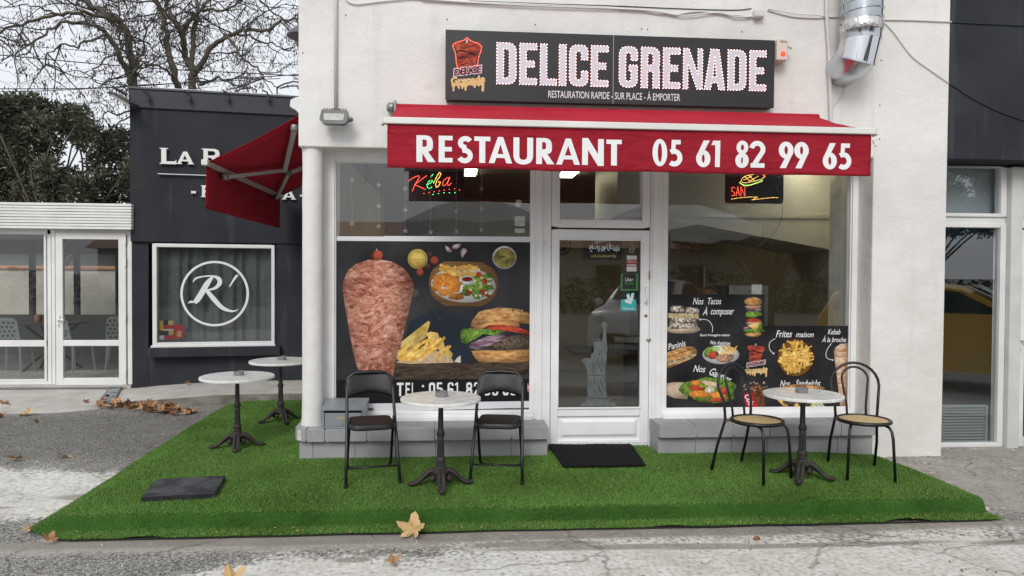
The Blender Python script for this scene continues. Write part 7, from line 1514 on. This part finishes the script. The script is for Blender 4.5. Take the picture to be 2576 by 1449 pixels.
for px, py, z, s_, k, tl, lab in ((14, 1024, .0, 1.2, 0, (.6, .3), 'tan leaf on the concrete apron at the left picture edge'), (65, 1048, -.04, 1.3, 2, (.4, .2), 'tan leaf at the front edge of the concrete apron'), (95, 1066, -.05, 1.1, 1, (.2, -.3), 'brown leaf on the asphalt just below the apron edge'), (215, 1015, -.01, .7, 3, (.2, .2), 'small brown leaf left of the drain grating'), (272, 1003, .0, .9, 1, (.3, -.2), 'brown leaf lying on the drain grating'), (42, 1161, -.07, 1.15, 0, (.35, .2), 'curled leaf at the left edge between asphalt and white patch'), (165, 1154, -.07, 1.4, 6, (.2, .3), 'large tan leaf on the border of asphalt and white patch'), (470, 968, .1, .8, 7, (.1, .1), 'small brown leaf on the footpath by the dark wall'), (985, 1423, -.1, .75, 1, (.2, .2), 'small brown leaf on the pale concrete in the foreground'), (578, 1474, -.1, 1.4, 2, (.3, .1), 'large tan leaf cut by the bottom picture edge'), (68, 1343, -.1, .6, 4, (.2, .1), 'small leaf by the front left turf corner'), (125, 1369, -.1, .7, 5, (.4, .2), 'crumpled leaf under the front left turf edge'), (5, 1055, -.05, 1.0, 5, (.3, .5), 'leaf cut by the left picture edge at the apron')): leaf(px, py, z, lab, s_, k, tl, None, .02 + .03 * abs(tl[0]))
x, y = hz(1040, 1350, -.1); o = bpy.data.objects.new('fallen_leaf', LMS[2]); COL.objects.link(o); o.location = (x, y - .01, -.05); o.rotation_euler = (R(48), R(-6), R(-22)); o.scale = (1.42,) * 3; tag(o, 'big golden plane leaf propped against the front edge of the turf', 'leaf')
def bit(name, px, py, z, s_, mat, lab, cat):
    m = MB(); m.v = []; q_ = random.Random(px); c = hz(px, py, z); m.ball((c[0], c[1], z + s_ * .5), s_, 6, (1.2, 1, .6)); m.v = [(a + q_.uniform(-.2, .2) * s_, b + q_.uniform(-.2, .2) * s_, d + q_.uniform(-.1, .1) * s_) for a, b, d in m.v]; tag(m.build(name, mat), lab, cat)
ST = M('pale_pebble', (.55, .52, .44), (.65, .62, .55), scale=20, rough=.9)
bit('stone', 517, 1253, .005, .022, ST, 'pale stone leaning on the front of the black slab', 'stone'); bit('stone', 2480, 1283, -.08, .022, ST, 'pale stone on the turf flap at its right end', 'stone'); bit('stone', 2325, 1220, .005, .012, ST, 'white pebble on the turf before the right chair', 'stone'); bit('stone', 351, 1250, .0, .01, ST, 'tiny pebble at the left corner of the black slab', 'stone'); bit('stone', 2505, 1302, -.1, .014, ST, 'pebble beside the right end of the turf', 'stone'); bit('debris', 1904, 1357, -.1, .02, LFM[3], 'dark crumpled scrap on the pale concrete in the foreground', 'debris')
gvl = MB(); q_ = random.Random(11)
for _ in range(420):
    x = q_.uniform(-3.6, 5.2); y = q_.choice((q_.uniform(-2.6, -1.72), q_.uniform(-2.6, -1.72), q_.uniform(-1.7, 2.2)))
    if y > -1.72 and -2.95 < x < 4.0: continue
    s_ = q_.uniform(.002, .007); z = gz(x, y) + s_ * .3 + .004; gvl.add([(x - s_, y - s_, z - s_), (x + s_, y - s_ * .7, z - s_), (x + s_ * .6, y + s_, z - s_), (x - s_, y + s_ * .8, z - s_), (x, y, z + s_)], [(0, 1, 4), (1, 2, 4), (2, 3, 4), (3, 0, 4)])
tag(gvl.build('grit', M('grit_mix', (.10, .08, .06), (.5, .48, .44), scale=3, lo=.45, hi=.55)), 'loose grit and leaf crumbs scattered over the pavement', 'grit', kind='stuff')
cr_ = MB()
for _ in range(90):
    x = q_.uniform(-2.7, 3.9); y = q_.choice((-1.72, -1.70, q_.uniform(-1.75, -1.6), q_.uniform(-1.5, -.4))); s_ = q_.uniform(.004, .014); z = turf_z(x, max(y, -1.70)) + .022; a = q_.uniform(0, 6.3); c_, k_ = math.cos(a) * s_, math.sin(a) * s_; cr_.add([(x - c_, y - k_, z), (x + k_ * .6, y - c_ * .6, z + .004), (x + c_, y + k_, z + .002), (x - k_ * .6, y + c_ * .6, z + .003)], [(0, 1, 2, 3)])
tag(cr_.build('leaf_crumbs', LFM[0]), 'small brown leaf crumbs on the turf', 'leaf litter', kind='stuff')

fk = MB(); q_ = random.Random(5)
for _ in range(60):
    px, py = (q_.uniform(2255, 2370), q_.uniform(1155, 1195)) if q_.random() < .6 else (q_.uniform(2380, 2576), q_.uniform(1140, 1290)); x, y = hz(px, py, -.03); z = gz(x, y) + .009; s_ = q_.uniform(.006, .018); fk.add([(x + a, y + b, z) for a, b in blob(0, 0, s_, s_ * .6, _, .3, 7, q_.uniform(0, 3))], [tuple(range(7))])
tag(fk.build('paint_flakes', M('paint_flake', .7, rough=.8)), 'white paint flakes on the ground beside the pillar', 'paint flakes', kind='stuff')

# ================================================================ TREES BEHIND
BARK = M('bark_grey', (.065, .056, .04), (.125, .11, .08), scale=9, rough=.95, bump=.6, bscale=25, stretch=(3, 3, .8))
TWIG = M('twig_dark', (.035, .03, .024), (.06, .052, .042), scale=4, rough=.95)
POD = M('dry_pod', (.030, .024, .022), (.075, .06, .05), scale=5, rough=.9, island=.4)
def bare_tree(limbs, ydepth, seed, label, group, density=1.0):
    q = random.Random(seed); t = None; trunk = MB(); tw = MB(); pods = MB()
    def V3(px, py, y): p = hy(px / 2.8357, py / 2.8357, y); return Vector((p[0], y, p[1]))
    def wander(p, d, L_, n, amp, droop):
        pts = [p.copy()]; d = d.normalized()
        for i in range(n):
            d = (d + Vector((q.gauss(0, amp), q.gauss(0, amp), q.gauss(0, amp) - droop * i / n))).normalized(); pts.append(pts[-1] + d * (L_ / n))
        return pts
    base = None
    for pts, r0, r1, dy in limbs:
        r0 *= .66; r1 *= .66
        P_ = []; n = len(pts)
        for i, (x, y) in enumerate(pts): P_.append(V3(x, y, ydepth + dy[0] + (dy[1] - dy[0]) * i / max(n - 1, 1) + q.uniform(-.12, .12)))
        if base is None: base = P_[0].copy(); P_ = [Vector((base.x + .1, base.y, -.1)), Vector((base.x + .05, base.y, 1.5))] + P_
        P_ = [Vector(p) for p in smoothpts([tuple(p) for p in P_], 4)]
        for k_ in range(1, len(P_) - 1): P_[k_] += Vector((q.gauss(0, .02), q.gauss(0, .02), q.gauss(0, .02)))
        k = len(P_); trunk.tube(P_, [r0 + (r1 - r0) * i / (k - 1) for i in range(k)], 7)
        length = sum((b - a).length for a, b in zip(P_, P_[1:])); nb_ = int(length * 3.5 * density)
        for _ in range(nb_):
            i = int(k * (q.uniform(.18, 1) ** .8)); i = min(max(i, 2), k - 1); p = P_[i]
            if p.z < 2.6: continue
            ld = (P_[i] - P_[i - 1]).normalized(); rv = Vector((q.gauss(0, 1), q.gauss(0, .8), q.gauss(.15, .8))).normalized(); d = ld * .5 + rv
            L_ = q.uniform(.5, 1.7); br = wander(p, d, L_, 6, .28, .28); rb_ = min(.020, r0 * .5) * q.uniform(.6, 1); tw.tube(br, [rb_ * (1 - .75 * j / 6) + .003 for j in range(7)], 4, cap=False)
            for _ in range(q.randint(4, 8)):
                j = q.randint(2, 6); s_ = br[j]; dd = (br[j] - br[j - 1]).normalized() * .6 + Vector((q.gauss(0, .8), q.gauss(0, .8), q.gauss(-.1, .7))); t3 = wander(s_, dd, q.uniform(.25, .75), 4, .38, .35); tw.tube(t3, [.0055, .0048, .004, .0035, .003], 3, cap=False)
                if q.random() < .85:
                    e_ = t3[-1] if q.random() < .6 else t3[2]
                    for _ in range(q.randint(4, 9)):
                        c = e_ + Vector((q.gauss(0, .05), q.gauss(0, .05), q.gauss(-.06, .04))); l = q.uniform(.05, .10); w_ = q.uniform(.008, .017); a = q.uniform(0, 3.14); dx, dy_ = math.cos(a) * w_, math.sin(a) * w_; sx = q.gauss(0, .02); pods.add([(c.x, c.y, c.z), (c.x + dx, c.y + dy_, c.z - l * .5), (c.x + sx, c.y, c.z - l), (c.x - dx, c.y - dy_, c.z - l * .5)], [(0, 1, 2, 3)])
    t = thing('bare_tree', label, 'tree', (base.x, base.y, 0), group)
    trunk.build('trunk', BARK, t, smooth='all'); tag(tw.build('crown', TWIG, t), kind='stuff'); tag(pods.build('seed_pods', POD, t), kind='stuff'); return t
LA = [([(945, 660), (950, 520), (930, 380), (900, 250), (850, 150), (720, 80), (600, 0), (500, -80)], .17, .09, (0, .8)),
      ([(935, 600), (900, 500), (840, 370), (760, 240), (690, 185), (600, 165), (480, 160), (380, 200), (250, 290), (150, 340)], .11, .025, (0, -1.2)),
      ([(850, 150), (700, 115), (560, 90), (400, 100), (200, 160), (0, 230), (-120, 280)], .085, .03, (.4, -.8)),
      ([(760, 240), (650, 290), (520, 330), (430, 320), (330, 420), (290, 520)], .05, .012, (-.5, -1.5)),
      ([(900, 250), (820, 180), (740, 120), (560, 40), (400, 0)], .06, .02, (.4, 1.5)), ([(930, 380), (860, 330), (860, 200), (850, 60), (840, -40)], .05, .02, (.5, 1.4)),
      ([(840, 370), (740, 430), (660, 520), (690, 590), (800, 600), (880, 590)], .035, .012, (-.6, -1.0)), ([(250, 290), (170, 380), (60, 400), (0, 430)], .03, .01, (-1.2, -1.6)),
      ([(930, 790), (840, 820), (760, 800), (690, 870), (640, 850)], .035, .012, (-.2, -1.2)), ([(930, 830), (850, 880), (830, 960), (760, 920)], .03, .01, (-.2, -1.0)), ([(400, 100), (300, 60), (150, 40), (0, 60)], .035, .01, (-.4, -1.4)),
      ([(950, 520), (1020, 330), (1050, 200), (1120, 80), (1100, -20)], .045, .015, (.2, 1.0))]
LB = [([(1370, 660), (1370, 560), (1372, 500), (1320, 380), (1300, 250), (1240, 130), (1190, 60), (1215, -40)], .17, .07, (0, .6)),
      ([(1275, 640), (1230, 480), (1195, 340), (1180, 200), (1150, 60), (1100, -20), (1040, -80)], .13, .07, (0, -.8)),
      ([(1305, 230), (1370, 130), (1420, 80), (1480, 0), (1500, -60)], .09, .05, (.3, .9)), ([(1372, 560), (1375, 400), (1385, 200), (1410, 90), (1400, -30)], .11, .06, (0, 1.2)),
      ([(1390, 540), (1450, 440), (1520, 320), (1640, 250), (1760, 210), (1900, 215), (2000, 150), (2110, 130), (2250, 120)], .11, .03, (0, -1.2)), ([(1560, 295), (1650, 290), (1720, 400), (1830, 490), (1900, 570), (2000, 630)], .06, .015, (-.3, -1.4)),
      ([(1640, 250), (1750, 245), (1850, 290), (1950, 310), (2050, 360), (2130, 350)], .05, .012, (-.4, .6)), ([(1400, 560), (1450, 600), (1550, 560), (1650, 580), (1750, 620), (1830, 640)], .07, .02, (-.2, -1.2)),
      ([(1250, 570), (1200, 520), (1100, 468), (1000, 470), (930, 540)], .055, .02, (-.2, -1.6)), ([(1410, 90), (1520, 70), (1600, 75), (1700, 20), (1760, -30)], .06, .03, (.8, 0)), ([(1300, 250), (1200, 110), (1100, 20), (950, 10), (850, -20)], .05, .02, (.3, -1)),
      ([(1420, 150), (1500, 150), (1580, 210), (1680, 330), (1700, 430)], .035, .01, (.6, 1.4)), ([(1190, 340), (1140, 290), (1160, 230)], .03, .02, (-.3, -.6)), ([(1760, 210), (1840, 120), (1950, 60), (2050, 20)], .035, .012, (-.8, 0)), ([(1480, 0), (1600, -20), (1750, 40), (1880, 120)], .045, .012, (.9, 0)), ([(1850, 0), (1950, 90), (2080, 170), (2130, 260)], .04, .015, (0, .5))]
tA = bare_tree(LA, 11.5, 5, 'bare tree with long arching branches behind the white veranda', 'bare trees behind the buildings')
tB = bare_tree(LB, 12.3, 9, 'bare forked tree rising behind the roof of the dark building', 'bare trees behind the buildings', 1.0)
# evergreen
LEAFG = M('evergreen_leaf', (.034, .042, .022), (.105, .11, .066), scale=1.3, rough=.6, detail=3, island=.35)
def evergreen(clumps, yd, seed, label, n_per):
    q = random.Random(seed); lv = MB(); br = MB(); cs = []
    for px, py, r_ in clumps:
        y = yd + q.uniform(-.8, .8); p = hy(px, py, y); dep = (y + 6.556); cs.append((Vector((p[0], y, p[1])), r_ / FPX * dep))
    bx = sum(c.x for c, _ in cs) / len(cs); base = Vector((bx, yd, 0)); t = thing('evergreen_tree', label, 'tree', base)
    br.tube([base, base + Vector((.1, 0, 1.0)), base + Vector((.0, 0, 2.2))], [.16, .13, .1], 8)
    for c, r_ in cs:
        m_ = (base + Vector((0, 0, 2.0))).lerp(c, .5) + Vector((q.gauss(0, .2), q.gauss(0, .2), .2)); br.tube(smoothpts([tuple(base + Vector((0, 0, 1.6))), tuple(m_), tuple(c)], 4), [.035 - .003 * i for i in range(9)], 5)
        for _ in range(int(n_per * (r_ / .35) ** 2 * 10)):
            d = Vector((q.gauss(0, 1), q.gauss(0, 1), q.gauss(0, 1))).normalized(); rr = r_ * (q.random() ** .45) * q.uniform(.85, 1.18); p = c + d * rr
            l = q.uniform(.075, .14); w_ = l * q.uniform(.30, .42) / 2; a = (d * .7 + Vector((q.gauss(0, .6), q.gauss(0, .6), q.gauss(.15, .5)))).normalized(); s_ = a.cross(Vector((q.gauss(0, 1), q.gauss(0, 1), q.gauss(0, 1)))).normalized() * w_; lv.add([p, p + a * l * .45 + s_, p + a * l, p + a * l * .45 - s_], [(0, 1, 2, 3)])
    br.build('trunk', BARK, t, smooth='all'); tag(lv.build('crown', LEAFG, t), kind='stuff'); return t
CL = [(15, 275, 34), (45, 262, 26), (75, 262, 26), (105, 275, 26), (140, 285, 24), (175, 285, 24), (205, 290, 22), (30, 320, 40), (85, 315, 36), (140, 325, 34), (190, 325, 30), (225, 330, 24), (20, 375, 40), (75, 370, 40), (130, 372, 26), (215, 352, 26), (255, 350, 24), (290, 345, 24), (320, 350, 24), (15, 430, 42), (70, 430, 40), (125, 430, 34), (20, 485, 44), (80, 485, 42), (140, 480, 40), (200, 480, 38), (180, 448, 26), (250, 485, 36), (300, 485, 34), (235, 405, 22), (270, 385, 24), (305, 390, 26), (255, 440, 20), (300, 440, 26), (328, 470, 26), (-40, 330, 60), (-50, 440, 70), (-30, 270, 40), (325, 420, 20)]
eg = evergreen(CL, 9.8, 3, 'dense dark evergreen with leathery leaves behind the white veranda', 105)
# overhead wires
def wire(pts, y, r_, label): return tag(MB().tube(smoothpts([(lambda q_: (q_[0], y, q_[1]))(hy(px / 2.8357, py / 2.8357, y)) for px, py in pts]), r_, 4).build('overhead_wire', M('wire_black', .015), None), label, 'wire')
wire([(-800, 250), (0, 312), (1000, 392), (2110, 462), (2700, 500)], 10.6, .007, 'uppermost black wire crossing the sky through the bare trees'); wire([(-800, 320), (0, 392), (1000, 480), (2110, 540), (2700, 570)], 10.2, .011, 'thick black wire sloping across the sky below the uppermost one'); wire([(-800, 640), (0, 634), (500, 632), (930, 618), (1500, 575), (2110, 532), (2700, 480)], 9.5, .010, 'black wire rising to the right just above the dark roof'); wire([(-800, 662), (0, 655), (500, 640), (960, 610), (1300, 592), (2000, 560)], 9.3, .008, 'lower of the paired black wires at the left above the evergreen'); wire([(-300, 770), (560, 738), (930, 690), (1300, 640), (1560, 615)], 9.0, .005, 'thin wire passing in front of the evergreen to the dark roof')

# ================================================================ ACROSS THE STREET (seen mirrored in the glass)
CANV = M('parasol_canvas', (.66, .66, .65), (.72, .72, .71), scale=1, rough=.85)
_n = CANV.node_tree; _tl = _n.nodes.new('ShaderNodeBsdfTranslucent'); _tl.inputs[0].default_value = (.7, .7, .68, 1); _ms = _n.nodes.new('ShaderNodeMixShader'); _ms.inputs[0].default_value = .4; _n.links.new(_n.nodes['Principled BSDF'].outputs[0], _ms.inputs[1]); _n.links.new(_tl.outputs[0], _ms.inputs[2]); _n.links.new(_ms.outputs[0], _n.nodes['Material Output'].inputs[0])
def parasol(x, y, hw, z0, z1, label):
    t = thing('market_parasol', label, 'parasol', (x, y, -.05), 'large white parasols across the street', local=True); m = MB(); n = 8; R_ = hw
    rings = [(R_, z0 - .28), (R_, z0), (R_ * .55, z0 + (z1 - z0) * .62), (R_ * .2, z1 - .06), (.04, z1)]
    for rr, z in rings:
        for j in range(32): a = 2 * math.pi * j / 32; f_ = 1 / max(abs(math.cos(a)), abs(math.sin(a))) ** .75; m.v.append((rr * f_ * math.cos(a), rr * f_ * math.sin(a), z - (.04 * math.cos(8 * a) if rr > .3 else 0)))
    for i in range(4):
        for j in range(32): m.f.append((i * 32 + j, i * 32 + (j + 1) % 32, (i + 1) * 32 + (j + 1) % 32, (i + 1) * 32 + j)); m.mi.append(0)
    m.build('canopy', CANV, t, smooth=True); MB().tube([(0, 0, 0), (0, 0, z1 - .1)], .04, 10).build('pole', STEEL, t); MB().box(-.4, .4, -.4, .4, 0, .1).build('base', M('parasol_base', .2), t, bevel=.02)
    for j in range(4): a = math.pi / 4 + j * math.pi / 2; MB().tube([(0, 0, z1 - .15), (R_ * 1.25 * math.cos(a), R_ * 1.25 * math.sin(a), z0)], .015, 6).build('rib', STEEL, t)
parasol(.5, -10.6, 1.75, 2.85, 3.5, 'large white parasol mirrored in the left shop window'); parasol(5.3, -11.0, 1.8, 2.9, 3.55, 'large white parasol mirrored in the right shop window')
def car(loc, rz, paint, label):
    t = thing('parked_car', label, 'car', loc, local=True, rz=rz); GLZ = M('car_glass', (.02, .025, .028), rough=.08); BLKP = M('car_black_plastic', .02, rough=.6)
    prof = [(-2.0, .32), (-2.05, .55), (-2.0, .85), (-1.85, 1.0), (-1.55, 1.10), (-.95, 1.17), (-.55, 1.42), (-.2, 1.60), (.3, 1.68), (1.2, 1.64), (1.75, 1.50), (1.98, 1.05), (2.03, .6), (1.98, .32)]
    def wdt(z): return .86 if z < 1.0 else .86 - (z - 1.0) * .30
    m = MB(); n = len(prof); ss = (-1, -.9, -.5, 0, .5, .9, 1)
    for s_ in ss:
        for x, z in prof: k = 1 - .04 * abs(s_) ** 6; m.v.append((x * k, s_ * wdt(z), .32 + (z - .32) * (k if z > .5 else 1)))
    for i in range(len(ss) - 1):
        for j in range(n): a = i * n + j; b = i * n + (j + 1) % n; m.f.append((a, b, b + n, a + n)); m.mi.append(0)
    m.f += [tuple(range(n)), tuple(range((len(ss) - 1) * n, len(ss) * n))[::-1]]; m.mi += [0, 0]; m.build('body', paint, t, smooth=True)
    for s_ in (-1, 1):
        for pl in ([(-.75, 1.2), (-.15, 1.52), (.35, 1.58), (.35, 1.2)], [(.42, 1.2), (.42, 1.58), (1.15, 1.55), (1.6, 1.42), (1.7, 1.2)]): MB().add([(x, s_ * (wdt(z) * .965 + .02), z) for x, z in pl], [tuple(range(len(pl)))]).build('side_window', GLZ, t)
        MB().ball((-1.9, s_ * .62, .86), .16, 10, (.6, 1, .7)).build('headlight', M('car_lamp', (.6, .62, .62), rough=.1), t, smooth='all'); MB().ball((-.72, s_ * 1.0, 1.18), .1, 8, (.6, 1, .8)).build('mirror', paint, t, smooth='all')
        for x in (-1.3, 1.25):
            w_ = MB(); w_.lathe([(.20, -.1), (.31, -.1), (.33, -.06), (.33, .06), (.31, .1), (.20, .1)], (0, 0, 0), 24, 'y'); w_.v = [(a + x, b + s_ * .78, c + .33) for a, b, c in w_.v]; ww = w_.build('wheel', M('tyre', .015, rough=.8), t, smooth=True); r2 = MB(); r2.lathe([(.03, -.1), (.19, -.105), (.2, -.09)], (0, 0, 0), 20, 'y'); r2.v = [(a + x, b * s_ * -1 + s_ * .78, c + .33) for a, b, c in r2.v]; r2.build('rim', STEEL, ww)
    MB().add([(-1.0, -.62, 1.19), (-1.0, .62, 1.19), (-.28, .58, 1.58), (-.28, -.58, 1.58)], [(0, 1, 2, 3)]).build('windscreen', GLZ, t); [setattr(v, 'co', v.co + Vector((-.05, 0, .05))) for v in t.children[-1].data.vertices]
    MB().box(-2.10, -2.02, -.55, .55, .42, .62).build('grille', BLKP, t); MB().box(-2.115, -2.102, -.26, .26, .46, .56).build('number_plate', M('plate_white', .6), t)
car((4.3, -8.9, -.1), R(-62), M('car_white', .72, rough=.25, coat=.5), 'white car mirrored in the restaurant door glass'); car((8.0, -4.3, -.09), R(222), M('car_yellow', (.85, .50, .06), rough=.25, coat=.5), 'yellow car mirrored in the right shop window')
rt = copy_tree(tB); rt.location = (-4.5, -20, 0); rt.rotation_euler = (0, 0, R(160)); rt['label'] = 'bare tree across the street mirrored in the upper left window'; rt['group'] = 'trees across the street'
for i, (x, y, s_) in enumerate(((-16, -30, 1.6), (10.5, -17, 1.25), (17, -27, 1.5), (25, -30, 1.7))):
    e_ = copy_tree(eg); e_.location = (x, y, -1.3); e_.rotation_euler = (0, 0, i * 1.3); e_.scale = (s_ * 1.2, s_ * 1.2, s_); e_['label'] = ('dark evergreen across the street, mirrored at the far left of the glass', 'dark evergreen across the street, mirrored in the right shop window', 'dark evergreen across the street behind the yellow car', 'dark evergreen across the street, farthest to the right')[i]; e_['group'] = 'trees across the street'
fb = thing('street_house', 'long pale house across the street, seen only mirrored in the glass', 'house', (2, -32, 0)); MB().box(-22, 26, -38, -32, -.2, 3.1).build('wall', M('far_render', (.38, .36, .32), (.45, .43, .38), scale=.5), fb)
m = MB(); m.prism([[(-31.4, 3.1), (-35, 4.6), (-38.6, 3.1)]], lambda y, z: (-22.5, y, z), lambda y, z: (26.5, y, z)); m.build('roof', M('terracotta', .3), fb)
for i in range(10): MB().box(-20 + i * 4.6, -18.6 + i * 4.6, -31.99, -31.95, .9, 2.2).build('window', M('far_window', .03, rough=.2), fb)
hg = MB(); q_ = random.Random(2)
for i in range(9000):
    x = q_.uniform(-24, 28); y = q_.uniform(-26.8, -26); z = q_.uniform(-.1, 1.7 + .25 * math.sin(x * .7)); s_ = q_.uniform(.08, .16); a = q_.uniform(0, 6.3); b = q_.uniform(-1, 1); u_ = Vector((math.cos(a), math.sin(a), b)).normalized() * s_; v_ = u_.orthogonal().normalized() * s_ * .6; p = Vector((x, y, z)); hg.add([p - u_, p - v_, p + u_, p + v_], [(0, 1, 2, 3)])
ht = thing('hedge', 'clipped dark hedge across the street, seen only mirrored in the glass', 'hedge', (2, -26.4, 0)); tag(hg.build('foliage', LEAFG, ht), kind='stuff')
